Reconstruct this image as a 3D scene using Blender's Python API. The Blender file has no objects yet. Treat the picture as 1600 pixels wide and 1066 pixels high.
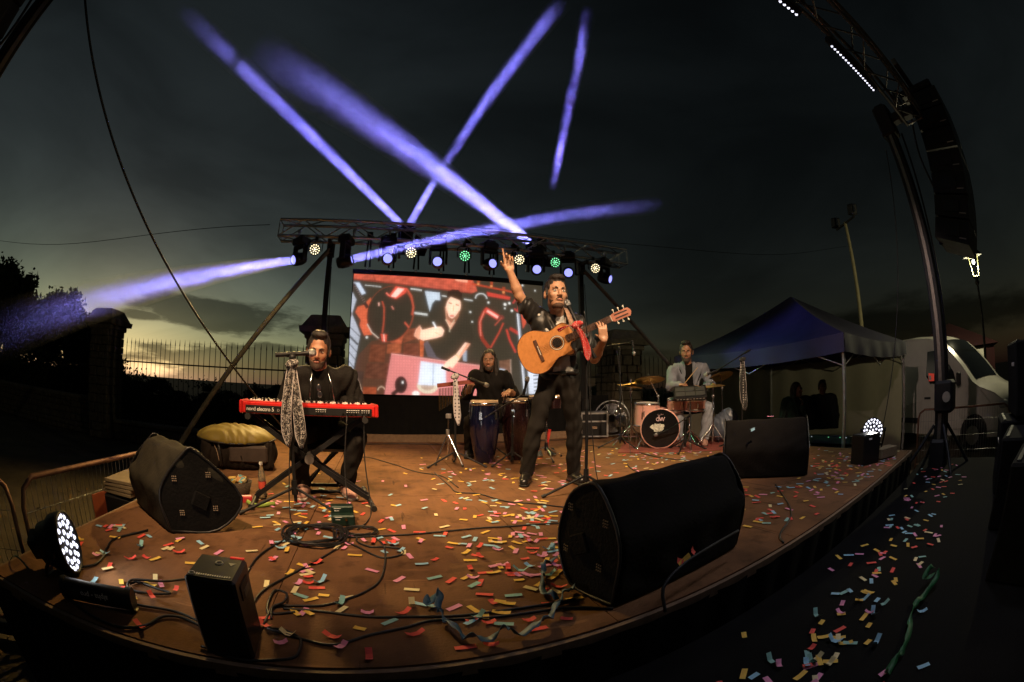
import bpy, bmesh, math, random
import numpy as np
from math import radians as rad, sin, cos, pi, sqrt
from mathutils import Vector, Matrix, Euler

random.seed(7)
SC = bpy.context.scene
COL = SC.collection

# ------------------------------------------------------------------ camera, world, exposure
cam = bpy.data.cameras.new("camera")
cam.type = 'PANO'
cam.sensor_width = 36.0
cam.sensor_height = 24.0
cam.clip_start = 0.02
cam.clip_end = 3000.0
for holder in (getattr(cam, "cycles", None), cam):
    try:
        holder.panorama_type = 'FISHEYE_EQUISOLID'
        holder.fisheye_lens = 15.0
        holder.fisheye_fov = rad(200)
    except Exception:
        pass
camo = bpy.data.objects.new("camera", cam)
COL.objects.link(camo)
camo.location = (0, 0, 0.84)                       # stage deck is z = 0, ground is z = -0.9
camo.rotation_euler = (rad(90 + 6.6), 0, rad(-18))
SC.camera = camo

SC.view_settings.view_transform = 'Standard'
SC.view_settings.look = 'None'
SC.view_settings.exposure = 0.0
SC.view_settings.gamma = 1.0
SC.render.engine = 'CYCLES'
SC.cycles.use_denoising = True
SC.cycles.max_bounces = 5
SC.cycles.diffuse_bounces = 2
SC.cycles.glossy_bounces = 2
SC.cycles.transparent_max_bounces = 12
SC.cycles.volume_bounces = 0
SC.cycles.sample_clamp_indirect = 4.0
SC.cycles.caustics_reflective = False
SC.cycles.caustics_refractive = False

SUN_AZ = -36.0                                     # the sun has set behind the railings on the left
world = bpy.data.worlds.new("World")
SC.world = world
world.use_nodes = True
try:
    world.cycles.sampling_method = 'MANUAL'
    world.cycles.sample_map_resolution = 512
except Exception:
    pass
wn, wl = world.node_tree.nodes, world.node_tree.links
wn.clear()
w_out = wn.new("ShaderNodeOutputWorld")
w_bg = wn.new("ShaderNodeBackground")
w_bg.inputs["Strength"].default_value = 0.12
w_sky = wn.new("ShaderNodeTexSky")
w_sky.sky_type = 'NISHITA'
w_sky.sun_disc = False
w_sky.sun_elevation = rad(0.55)
w_sky.sun_rotation = rad(SUN_AZ)
w_sky.air_density = 1.0
w_sky.dust_density = 0.3
w_sky.ozone_density = 1.0


def wmath(op, a, b=None, c=None):
    n = wn.new("ShaderNodeMath")
    n.operation = op
    for i, v in enumerate((a, b, c)):
        if v is None:
            continue
        if isinstance(v, (int, float)):
            n.inputs[i].default_value = v
        else:
            wl.new(v, n.inputs[i])
    return n.outputs[0]


w_tc = wn.new("ShaderNodeTexCoord")
w_sep = wn.new("ShaderNodeSeparateXYZ")
wl.new(w_tc.outputs["Generated"], w_sep.inputs[0])
w_az = wmath('ARCTAN2', w_sep.outputs[0], w_sep.outputs[1])
w_el = wmath('ARCSINE', w_sep.outputs[2])
w_azd = wmath('MULTIPLY', w_az, 180 / pi)
w_eld = wmath('MULTIPLY', w_el, 180 / pi)
# stretched cloud noise: long flat streaks
w_cmb = wn.new("ShaderNodeCombineXYZ")
wl.new(wmath('MULTIPLY', w_azd, 0.075), w_cmb.inputs[0])
wl.new(wmath('MULTIPLY', w_eld, 0.30), w_cmb.inputs[1])
w_n1 = wn.new("ShaderNodeTexNoise")
w_n1.inputs["Scale"].default_value = 1.0
w_n1.inputs["Detail"].default_value = 8.0
w_n1.inputs["Roughness"].default_value = 0.62
wl.new(w_cmb.outputs[0], w_n1.inputs["Vector"])
w_n2 = wn.new("ShaderNodeTexNoise")
w_n2.inputs["Scale"].default_value = 1.0
w_n2.inputs["Detail"].default_value = 6.0
w_n2.inputs["Distortion"].default_value = 0.6
w_map2 = wn.new("ShaderNodeMapping")
w_map2.inputs["Rotation"].default_value = (0.30, 0.25, 0)
w_map2.inputs["Scale"].default_value = (1.6, 1.6, 4.2)
wl.new(w_tc.outputs["Generated"], w_map2.inputs[0])
wl.new(w_map2.outputs[0], w_n2.inputs["Vector"])


def cloud(az0, el0, wa, we, soft):
    """one bank of cloud: an uneven ellipse in azimuth and elevation"""
    a = wmath('DIVIDE', wmath('SUBTRACT', w_azd, az0), wa)
    e = wmath('DIVIDE', wmath('SUBTRACT', w_eld, el0), we)
    rr = wmath('SQRT', wmath('ADD', wmath('MULTIPLY', a, a), wmath('MULTIPLY', e, e)))
    rr = wmath('ADD', rr, wmath('MULTIPLY', wmath('SUBTRACT', w_n1.outputs[0], 0.5), 2.6))
    n = wn.new("ShaderNodeMapRange")
    n.interpolation_type = 'SMOOTHSTEP'
    wl.new(rr, n.inputs["Value"])
    n.inputs["From Min"].default_value = 1.0 + soft
    n.inputs["From Max"].default_value = 1.0 - soft
    return n.outputs[0]


w_mask = cloud(-23, 8.3, 12.5, 2.2, 0.22)
for args in ((-17, 1.6, 16, 3.0, 0.18), (-24, -0.6, 26, 1.5, 0.5), (-34, 7.2, 4, 0.7, 0.3), (18, 3.0, 20, 2.0, 0.5), (75, 6.0, 22, 2.5, 0.5), (150, 5, 30, 3, 0.5), (-110, 6, 26, 3, 0.5)):
    w_mask = wmath('MAXIMUM', w_mask, cloud(*args))
# thin high veil over the whole sky
w_veil = wn.new("ShaderNodeMapRange")
wl.new(w_n2.outputs[0], w_veil.inputs["Value"])
w_veil.inputs["From Min"].default_value = 0.35
w_veil.inputs["From Max"].default_value = 0.68
w_veil.inputs["To Min"].default_value = 0.62
w_veil.inputs["To Max"].default_value = 1.15
# a deck of cloud covers most of the sky; it is open only low down over the sunset
w_ga = wmath('DIVIDE', wmath('SUBTRACT', w_azd, SUN_AZ - 2), 42.0)
w_gap = wmath('EXPONENT', wmath('MULTIPLY', wmath('MULTIPLY', w_ga, w_ga), -1.0))
w_ge = wmath('DIVIDE', wmath('MAXIMUM', w_eld, 0.0), 14.0)
w_gap = wmath('MULTIPLY', w_gap, wmath('EXPONENT', wmath('MULTIPLY', wmath('MULTIPLY', w_ge, w_ge), -1.0)))
w_da = wmath('DIVIDE', wmath('SUBTRACT', w_azd, SUN_AZ), 62.0)
w_deck = wmath('ADD', wmath('MULTIPLY', wmath('EXPONENT', wmath('MULTIPLY', wmath('MULTIPLY', w_da, w_da), -1.0)), 0.19), 0.10)
w_open = wmath('ADD', wmath('MULTIPLY', w_gap, 0.74), w_deck)
w_tint = wn.new("ShaderNodeMixRGB")
w_tint.blend_type = 'MIX'
w_tint.inputs[1].default_value = (0.84, 0.95, 0.92, 1)   # under the deck
w_tint.inputs[2].default_value = (0.82, 1.12, 0.88, 1)    # in the opening
wl.new(w_gap, w_tint.inputs[0])
w_mul = wn.new("ShaderNodeMixRGB")
w_mul.blend_type = 'MULTIPLY'
w_mul.inputs[0].default_value = 1.0
w_hs = wn.new("ShaderNodeHueSaturation")
w_hs.inputs["Saturation"].default_value = 0.72
wl.new(w_sky.outputs[0], w_hs.inputs["Color"])
wl.new(w_hs.outputs[0], w_mul.inputs[1])
wl.new(w_tint.outputs[0], w_mul.inputs[2])
w_v = wn.new("ShaderNodeVectorMath")
w_v.operation = 'SCALE'
wl.new(w_mul.outputs[0], w_v.inputs[0])
wl.new(wmath('MULTIPLY', w_veil.outputs[0], w_open), w_v.inputs["Scale"])
w_cl = wn.new("ShaderNodeVectorMath")              # cloud banks: the same light, much of it held back
w_cl.operation = 'SCALE'
wl.new(w_v.outputs[0], w_cl.inputs[0])
w_cl.inputs["Scale"].default_value = 0.22
w_mix = wn.new("ShaderNodeMixRGB")
wl.new(wmath('MULTIPLY', w_mask, 0.9), w_mix.inputs[0])
wl.new(w_v.outputs[0], w_mix.inputs[1])
wl.new(w_cl.outputs[0], w_mix.inputs[2])
wl.new(w_mix.outputs[0], w_bg.inputs["Color"])
wl.new(w_bg.outputs[0], w_out.inputs[0])

sun = bpy.data.lights.new("sun", 'SUN')            # last afterglow, all but gone
sun.energy = 0.03
sun.angle = rad(20)
sun.color = (1.0, 0.8, 0.6)
suno = bpy.data.objects.new("sun", sun)
COL.objects.link(suno)
suno.rotation_euler = (rad(86), 0, rad(180 - SUN_AZ))

# ------------------------------------------------------------------ materials
MATS = {}


def mat(name, col=(.5, .5, .5), rough=.6, metal=0., var=0., vscale=6., bump=0., bscale=60., spec=.5, emit=None, estr=0., alpha=None, trans=0., coat=0., stretch=None, sheen=0.):
    """Principled material with noise-driven colour variation, roughness variation and fine relief"""
    if name in MATS:
        return MATS[name]
    m = bpy.data.materials.new(name)
    m.use_nodes = True
    nt = m.node_tree
    b = nt.nodes["Principled BSDF"]
    b.inputs["Base Color"].default_value = (*col, 1)
    b.inputs["Roughness"].default_value = rough
    b.inputs["Metallic"].default_value = metal
    b.inputs["Specular IOR Level"].default_value = spec
    if coat:
        b.inputs["Coat Weight"].default_value = coat
        b.inputs["Coat Roughness"].default_value = .15
    if sheen:
        b.inputs["Sheen Weight"].default_value = sheen
    if trans:
        b.inputs["Transmission Weight"].default_value = trans
    if emit:
        b.inputs["Emission Color"].default_value = (*emit, 1)
        b.inputs["Emission Strength"].default_value = estr
    vec = None
    if var or bump:
        tc = nt.nodes.new("ShaderNodeTexCoord")
        vec = tc.outputs["Object"]
        if stretch:
            mp = nt.nodes.new("ShaderNodeMapping")
            mp.inputs["Scale"].default_value = stretch
            nt.links.new(vec, mp.inputs[0])
            vec = mp.outputs[0]
    if var:
        n = nt.nodes.new("ShaderNodeTexNoise")
        n.inputs["Scale"].default_value = vscale
        n.inputs["Detail"].default_value = 7
        n.inputs["Roughness"].default_value = .65
        nt.links.new(vec, n.inputs["Vector"])
        mr = nt.nodes.new("ShaderNodeMapRange")
        mr.inputs["From Min"].default_value = .3
        mr.inputs["From Max"].default_value = .7
        mr.inputs["To Min"].default_value = 1 - var
        mr.inputs["To Max"].default_value = 1 + var
        nt.links.new(n.outputs[0], mr.inputs[0])
        mx = nt.nodes.new("ShaderNodeVectorMath")
        mx.operation = 'SCALE'
        mx.inputs[0].default_value = col
        nt.links.new(mr.outputs[0], mx.inputs["Scale"])
        nt.links.new(mx.outputs[0], b.inputs["Base Color"])
        mr2 = nt.nodes.new("ShaderNodeMapRange")
        mr2.inputs["To Min"].default_value = max(.05, rough - .15)
        mr2.inputs["To Max"].default_value = min(1, rough + .15)
        nt.links.new(n.outputs[0], mr2.inputs[0])
        nt.links.new(mr2.outputs[0], b.inputs["Roughness"])
    if bump:
        n2 = nt.nodes.new("ShaderNodeTexNoise")
        n2.inputs["Scale"].default_value = bscale
        n2.inputs["Detail"].default_value = 4
        nt.links.new(vec, n2.inputs["Vector"])
        bp = nt.nodes.new("ShaderNodeBump")
        bp.inputs["Strength"].default_value = bump
        bp.inputs["Distance"].default_value = .01
        nt.links.new(n2.outputs[0], bp.inputs["Height"])
        nt.links.new(bp.outputs[0], b.inputs["Normal"])
    MATS[name] = m
    return m


def emis(name, col, strength):
    if name in MATS:
        return MATS[name]
    m = bpy.data.materials.new(name)
    m.use_nodes = True
    nt = m.node_tree
    nt.nodes.clear()
    o = nt.nodes.new("ShaderNodeOutputMaterial")
    e = nt.nodes.new("ShaderNodeEmission")
    e.inputs[0].default_value = (*col, 1)
    e.inputs[1].default_value = strength
    nt.links.new(e.outputs[0], o.inputs[0])
    MATS[name] = m
    return m


# ------------------------------------------------------------------ mesh building
def basis(zdir, xhint=(1, 0, 0)):
    z = Vector(zdir).normalized()
    x = Vector(xhint)
    x = x - z * x.dot(z)
    if x.length < 1e-4:
        x = Vector((0, 1, 0)) - z * z.y
        if x.length < 1e-4:
            x = Vector((1, 0, 0))
    x.normalize()
    y = z.cross(x)
    return x, y, z


def frame(o, xdir, ydir):
    """matrix whose x axis is xdir and whose y axis lies near ydir"""
    x = Vector(xdir).normalized()
    y = Vector(ydir)
    y = (y - x * y.dot(x)).normalized()
    z = x.cross(y)
    m = Matrix((x, y, z)).transposed().to_4x4()
    m.translation = Vector(o)
    return m


def TR(loc=(0, 0, 0), rz=0., rx=0., ry=0.):
    return Matrix.Translation(Vector(loc)) @ Euler((rad(rx), rad(ry), rad(rz))).to_matrix().to_4x4()


def spline(pts, n=6):
    """Catmull-Rom through the points"""
    p = [Vector(q) for q in pts]
    p = [p[0] * 2 - p[1]] + p + [p[-1] * 2 - p[-2]]
    out = []
    for i in range(1, len(p) - 2):
        a, b, c, d = p[i - 1:i + 3]
        for k in range(n):
            t = k / n
            out.append(.5 * ((2 * b) + (c - a) * t + (2 * a - 5 * b + 4 * c - d) * t * t + (3 * b - a - 3 * c + d) * t ** 3))
    out.append(p[-2])
    return out


class MB:
    """collects shapes, then links them as ONE mesh object"""

    def __init__(s, M=None):
        s.v, s.f, s.mi, s.sm = [], [], [], []
        s.M = M
        s.cur = 0

    def add(s, verts, faces, smooth=False):
        o = len(s.v)
        for v in verts:
            v = Vector(v)
            s.v.append(tuple(s.M @ v) if s.M is not None else tuple(v))
        for f in faces:
            s.f.append(tuple(i + o for i in f))
            s.mi.append(s.cur)
            s.sm.append(smooth)
        return s

    def box(s, c, size, R=None, b=None):
        """chamfered box of full size about c; R rotates it about c"""
        hx, hy, hz = (d / 2 for d in size)
        if b is None:
            b = min(hx, hy, hz) * .12
        vs, idx = [], {}
        for sx in (-1, 1):
            for sy in (-1, 1):
                for sz in (-1, 1):
                    for ax in range(3):
                        p = [sx * (hx - b), sy * (hy - b), sz * (hz - b)]
                        p[ax] = (sx * hx, sy * hy, sz * hz)[ax]
                        idx[(sx, sy, sz, ax)] = len(vs)
                        p = Vector(p)
                        if R is not None:
                            p = R @ p
                        vs.append(p + Vector(c))
        fs = []
        for ax in range(3):
            u, w = (ax + 1) % 3, (ax + 2) % 3
            for sg in (-1, 1):
                q = []
                for a, bb in ((-1, -1), (1, -1), (1, 1), (-1, 1)):
                    k = [0, 0, 0]
                    k[ax], k[u], k[w] = sg, a, bb
                    q.append(idx[(*k, ax)])
                fs.append(q if sg > 0 else q[::-1])
        for ax in range(3):
            u, w = (ax + 1) % 3, (ax + 2) % 3
            for a in (-1, 1):
                for bb in (-1, 1):
                    k0, k1 = [0, 0, 0], [0, 0, 0]
                    k0[ax], k1[ax] = -1, 1
                    k0[u] = k1[u] = a
                    k0[w] = k1[w] = bb
                    q = [idx[(*k0, u)], idx[(*k1, u)], idx[(*k1, w)], idx[(*k0, w)]]
                    fs.append(q if a * bb < 0 else q[::-1])
        for sx in (-1, 1):
            for sy in (-1, 1):
                for sz in (-1, 1):
                    q = [idx[(sx, sy, sz, k)] for k in range(3)]
                    fs.append(q if sx * sy * sz > 0 else q[::-1])
        return s.add(vs, fs)

    def cyl(s, a, b, r1, r2=None, n=10, caps=True, smooth=True):
        a, b = Vector(a), Vector(b)
        if r2 is None:
            r2 = r1
        x, y, z = basis(b - a)
        ring = lambda c, r: [c + x * (r * cos(2 * pi * i / n)) + y * (r * sin(2 * pi * i / n)) for i in range(n)]
        s.add(ring(a, r1) + ring(b, r2), [(i, (i + 1) % n, n + (i + 1) % n, n + i) for i in range(n)], smooth)
        if caps:
            s.add(ring(a, r1), [tuple(range(n))[::-1]])
            s.add(ring(b, r2), [tuple(range(n))])
        return s

    def tube(s, pts, r, n=6, closed=False, caps=True):
        p = [Vector(q) for q in pts]
        m = len(p)
        rr = r if isinstance(r, (list, tuple)) else [r] * m
        vs = []
        xh = None
        for i in range(m):
            t = (p[(i + 1) % m] - p[i - 1]) if closed else (p[min(i + 1, m - 1)] - p[max(i - 1, 0)])
            if t.length < 1e-9:
                t = Vector((0, 0, 1))
            if xh is None:
                x, y, z = basis(t, (.3, .5, .8))
            else:
                x, y, z = basis(t, xh)
            xh = x
            vs += [p[i] + x * (rr[i] * cos(2 * pi * k / n)) + y * (rr[i] * sin(2 * pi * k / n)) for k in range(n)]
        fs = []
        for i in range(m if closed else m - 1):
            j = (i + 1) % m
            fs += [(i * n + k, i * n + (k + 1) % n, j * n + (k + 1) % n, j * n + k) for k in range(n)]
        if not closed and caps:
            fs += [tuple(range(n))[::-1], tuple((m - 1) * n + k for k in range(n))]
        return s.add(vs, fs, True)

    def lathe(s, prof, n=20, M=None, smooth=True, cap0=False, cap1=False):
        """profile of (radius, height) turned about z, placed by M"""
        M = M or Matrix()
        vs = [M @ Vector((r * cos(2 * pi * i / n), r * sin(2 * pi * i / n), z)) for r, z in prof for i in range(n)]
        fs = [(j * n + i, j * n + (i + 1) % n, (j + 1) * n + (i + 1) % n, (j + 1) * n + i) for j in range(len(prof) - 1) for i in range(n)]
        s.add(vs, fs, smooth)
        if cap0:
            s.add(vs[:n], [tuple(range(n))[::-1]])
        if cap1:
            s.add(vs[-n:], [tuple(range(n))])
        return s

    def ball(s, c, r, n=12, R=None):
        rx, ry, rz = (r, r, r) if isinstance(r, (int, float)) else r
        M = Matrix.Translation(Vector(c)) @ (R.to_4x4() if R is not None else Matrix()) @ Matrix.Diagonal((rx, ry, rz, 1))
        k = max(4, n // 2)
        prof = [(max(1e-4, sin(pi * i / k)), -cos(pi * i / k)) for i in range(k + 1)]
        return s.lathe(prof, n, M)

    def prism(s, poly, h, M=None, smooth=False):
        """polygon in xy pushed up by h in z (counter-clockwise polygon), placed by M"""
        M = M or Matrix()
        n = len(poly)
        a = [M @ Vector((x, y, 0)) for x, y in poly]
        b = [M @ Vector((x, y, h)) for x, y in poly]
        s.add(a, [tuple(range(n))[::-1]])
        s.add(b, [tuple(range(n))])
        s.add(a + b, [(i, (i + 1) % n, n + (i + 1) % n, n + i) for i in range(n)], smooth)
        return s

    def disc(s, c, nrm, r, n=16, sy=1.):
        x, y, z = basis(nrm)
        return s.add([Vector(c) + x * (r * cos(2 * pi * i / n)) + y * (r * sy * sin(2 * pi * i / n)) for i in range(n)], [tuple(range(n))])

    def quad(s, a, b, c, d):
        return s.add([a, b, c, d], [(0, 1, 2, 3)])

    def grid(s, fn, nu, nv, smooth=True):
        vs = [fn(i / nu, j / nv) for j in range(nv + 1) for i in range(nu + 1)]
        w = nu + 1
        return s.add(vs, [(j * w + i, j * w + i + 1, (j + 1) * w + i + 1, (j + 1) * w + i) for j in range(nv) for i in range(nu)], smooth)

    def mesh(s, name, mats):
        me = bpy.data.meshes.new(name)
        me.from_pydata(s.v, [], s.f)
        for m in (mats if isinstance(mats, (list, tuple)) else [mats]):
            me.materials.append(m)
        me.polygons.foreach_set("material_index", s.mi)
        me.polygons.foreach_set("use_smooth", s.sm)
        me.update()
        return me

    def build(s, name, mats, parent=None):
        return link(name, s.mesh(name, mats), parent)


def link(name, data, parent=None):
    o = bpy.data.objects.new(name, data)
    COL.objects.link(o)
    if parent is not None:
        o.parent = parent
    return o


def tag(o, label=None, cat=None, group=None, kind=None):
    if label:
        o["label"] = label
    if cat:
        o["category"] = cat
    if group:
        o["group"] = group
    if kind:
        o["kind"] = kind
    return o


def thing(name, label, cat, loc=(0, 0, 0), rz=0., group=None):
    o = bpy.data.objects.new(name, None)
    o.empty_display_size = .1
    COL.objects.link(o)
    o.location = loc
    o.rotation_euler = (0, 0, rad(rz))
    return tag(o, label, cat, group)


def copy_tree(o, parent=None):
    c = o.copy()
    COL.objects.link(c)
    c.parent = parent
    for ch in list(o.children):
        copy_tree(ch, c)
    return c


def part(parent, name, m, fn, *a, **k):
    """part(parent, 'leg', material, 'cyl', a, b, r): one shape as one part"""
    b = MB()
    getattr(b, fn)(*a, **k)
    return b.build(name, m, parent)


def text_mesh(name, body, size, m, parent, M, extrude=.0008, spacing=1., shear=0.):
    cu = bpy.data.curves.new(name, 'FONT')
    cu.body = body
    cu.size = size
    cu.extrude = extrude
    cu.align_x = 'CENTER'
    cu.align_y = 'CENTER'
    cu.space_character = spacing
    cu.shear = shear
    cu.resolution_u = 3
    tmp = bpy.data.objects.new("tmp_text", cu)
    COL.objects.link(tmp)
    bpy.context.view_layer.update()
    me = bpy.data.meshes.new_from_object(tmp.evaluated_get(bpy.context.evaluated_depsgraph_get()))
    bpy.data.objects.remove(tmp)
    bpy.data.curves.remove(cu)
    me.transform(M)
    me.materials.clear()
    me.materials.append(m)
    return link(name, me, parent)


# ------------------------------------------------------------------ solid modelling by distance fields (people, cloth)
class Field:
    def __init__(s, lo, hi, vox):
        s.lo = np.array(lo, np.float32)
        s.vox = vox
        s.n = np.ceil((np.array(hi) - s.lo) / vox).astype(int) + 1
        s.d = np.full(s.n, .2, np.float32)

    def _sub(s, lo, hi, m):
        a = np.clip(np.floor((np.array(lo) - m - s.lo) / s.vox).astype(int), 0, s.n)
        b = np.clip(np.ceil((np.array(hi) + m - s.lo) / s.vox).astype(int) + 1, 0, s.n)
        if (b <= a).any():
            return None, None
        ax = [s.lo[i] + s.vox * np.arange(a[i], b[i], dtype=np.float32) for i in range(3)]
        g = np.meshgrid(*ax, indexing='ij', sparse=True)
        return (slice(a[0], b[0]), slice(a[1], b[1]), slice(a[2], b[2])), g

    def put(s, d, sl, k, op):
        cur = s.d[sl]
        if op == 'add':
            if k > 0:
                h = np.clip(.5 + .5 * (cur - d) / k, 0, 1)
                s.d[sl] = cur * (1 - h) + d * h - k * h * (1 - h)
            else:
                s.d[sl] = np.minimum(cur, d)
        else:
            nd = -d
            if k > 0:
                h = np.clip(.5 - .5 * (cur - nd) / k, 0, 1)
                s.d[sl] = cur * (1 - h) + nd * h + k * h * (1 - h)
            else:
                s.d[sl] = np.maximum(cur, nd)

    def cone(s, a, b, ra, rb, k=.02, op='add', flat=None):
        a, b = np.array(a, np.float32), np.array(b, np.float32)
        r = max(ra, rb)
        sl, g = s._sub(np.minimum(a, b) - r, np.maximum(a, b) + r, .06 + k)
        if sl is None:
            return s
        ab = b - a
        L2 = float(ab @ ab) + 1e-12
        px, py, pz = g[0] - a[0], g[1] - a[1], g[2] - a[2]
        t = np.clip((px * ab[0] + py * ab[1] + pz * ab[2]) / L2, 0, 1)
        dx, dy, dz = px - t * ab[0], py - t * ab[1], pz - t * ab[2]
        d = np.sqrt(dx * dx + dy * dy + dz * dz) - (ra + (rb - ra) * t)
        s.put(d, sl, k, op)
        return s

    def ell(s, c, r, R=None, k=.02, op='add'):
        c, r = np.array(c, np.float32), np.array(r, np.float32)
        m = float(r.max())
        sl, g = s._sub(c - m, c + m, .06 + k)
        if sl is None:
            return s
        px, py, pz = g[0] - c[0], g[1] - c[1], g[2] - c[2]
        if R is not None:
            Q = np.array(R)
            px, py, pz = (Q[0, i] * px + Q[1, i] * py + Q[2, i] * pz for i in range(3))
        k0 = np.sqrt((px / r[0]) ** 2 + (py / r[1]) ** 2 + (pz / r[2]) ** 2)
        k1 = np.sqrt((px / r[0] ** 2) ** 2 + (py / r[1] ** 2) ** 2 + (pz / r[2] ** 2) ** 2)
        d = k0 * (k0 - 1) / np.maximum(k1, 1e-6)
        s.put(d.astype(np.float32), sl, k, op)
        return s

    def boxf(s, c, h, R=None, rnd=.01, k=.0, op='add'):
        c, h = np.array(c, np.float32), np.array(h, np.float32)
        m = float(np.linalg.norm(h))
        sl, g = s._sub(c - m, c + m, .05 + k)
        if sl is None:
            return s
        px, py, pz = g[0] - c[0], g[1] - c[1], g[2] - c[2]
        if R is not None:
            Q = np.array(R)
            px, py, pz = (Q[0, i] * px + Q[1, i] * py + Q[2, i] * pz for i in range(3))
        qx, qy, qz = np.abs(px) - h[0] + rnd, np.abs(py) - h[1] + rnd, np.abs(pz) - h[2] + rnd
        d = np.sqrt(np.maximum(qx, 0) ** 2 + np.maximum(qy, 0) ** 2 + np.maximum(qz, 0) ** 2) + np.minimum(np.maximum(qx, np.maximum(qy, qz)), 0) - rnd
        s.put(d.astype(np.float32), sl, k, op)
        return s

    def cut(s, p, n):
        """keep the side of the plane that n points away from"""
        n = np.array(n, float)
        n /= np.linalg.norm(n)
        ax = [s.lo[i] + s.vox * np.arange(s.n[i]) for i in range(3)]
        g = np.meshgrid(*ax, indexing='ij', sparse=True)
        d = (g[0] - p[0]) * n[0] + (g[1] - p[1]) * n[1] + (g[2] - p[2]) * n[2]
        s.d = np.maximum(s.d, d.astype(np.float32))
        return s

    def warp(s, fn):
        ax = [s.lo[i] + s.vox * np.arange(s.n[i], dtype=np.float32) for i in range(3)]
        g = np.meshgrid(*ax, indexing='ij', sparse=True)
        s.d = s.d + fn(*g).astype(np.float32)
        return s

    def surface(s):
        """naive surface nets"""
        d = s.d
        ins = d < 0
        nx, ny, nz = d.shape
        cnt = np.zeros((nx - 1, ny - 1, nz - 1), np.int8)
        for i in (0, 1):
            for j in (0, 1):
                for k in (0, 1):
                    cnt += ins[i:nx - 1 + i, j:ny - 1 + j, k:nz - 1 + k]
        act = np.argwhere((cnt > 0) & (cnt < 8))
        idx = -np.ones(cnt.shape, np.int32)
        idx[tuple(act.T)] = np.arange(len(act))
        acc = np.zeros((len(act), 3))
        num = np.zeros(len(act))
        corners = [(i, j, k) for i in (0, 1) for j in (0, 1) for k in (0, 1)]
        val = {c: d[act[:, 0] + c[0], act[:, 1] + c[1], act[:, 2] + c[2]] for c in corners}
        for c in corners:
            for ax in range(3):
                if c[ax]:
                    continue
                e = list(c)
                e[ax] = 1
                e = tuple(e)
                a, b = val[c], val[e]
                m = (a < 0) != (b < 0)
                t = a[m] / (a[m] - b[m])
                p = np.tile(np.array(c, float), (m.sum(), 1))
                p[:, ax] = t
                acc[m] += p
                num[m] += 1
        V = (act + acc / num[:, None]) * s.vox + s.lo
        F = []
        for ax in range(3):
            u, w = (ax + 1) % 3, (ax + 2) % 3
            a = np.take(ins, range(0, ins.shape[ax] - 1), axis=ax)
            b = np.take(ins, range(1, ins.shape[ax]), axis=ax)
            for first, flip in ((a & ~b, False), (b & ~a, True)):
                e = np.argwhere(first)
                ok = (e[:, u] > 0) & (e[:, w] > 0) & (e[:, u] < d.shape[u] - 1) & (e[:, w] < d.shape[w] - 1)
                e = e[ok]
                q = []
                for du, dw in ((-1, -1), (0, -1), (0, 0), (-1, 0)):
                    c = e.copy()
                    c[:, u] += du
                    c[:, w] += dw
                    q.append(idx[tuple(c.T)])
                q = np.stack(q, 1)
                F.append(q[:, ::-1] if flip else q)
        return V, np.concatenate(F)

    def build(s, name, m, parent=None, smooth_it=1):
        V, F = s.surface()
        if smooth_it and len(V):
            for _ in range(smooth_it):
                A = np.zeros_like(V)
                N = np.zeros(len(V))
                for i in range(4):
                    for j in (1, 3):
                        np.add.at(A, F[:, i], V[F[:, (i + j) % 4]])
                        np.add.at(N, F[:, i], 1)
                V = V * .5 + .5 * A / np.maximum(N, 1)[:, None]
        me = bpy.data.meshes.new(name)
        me.vertices.add(len(V))
        me.vertices.foreach_set("co", V.astype(np.float32).ravel())
        me.loops.add(F.size)
        me.loops.foreach_set("vertex_index", F.astype(np.int32).ravel())
        me.polygons.add(len(F))
        me.polygons.foreach_set("loop_start", np.arange(0, F.size, 4, dtype=np.int32))
        me.polygons.foreach_set("loop_total", np.full(len(F), 4, np.int32))
        me.polygons.foreach_set("use_smooth", np.ones(len(F), bool))
        me.materials.append(m)
        me.update()
        me.validate()
        return link(name, me, parent)

# ------------------------------------------------------------------ ground, stage, apron
M_soil = mat("soil", (.11, .085, .052), .95, var=.5, vscale=1.3, bump=.6, bscale=14)
M_ply = mat("stage_ply", (.172, .085, .041), .85, spec=.12, var=.22, vscale=1.7, bump=.2, bscale=80)


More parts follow.
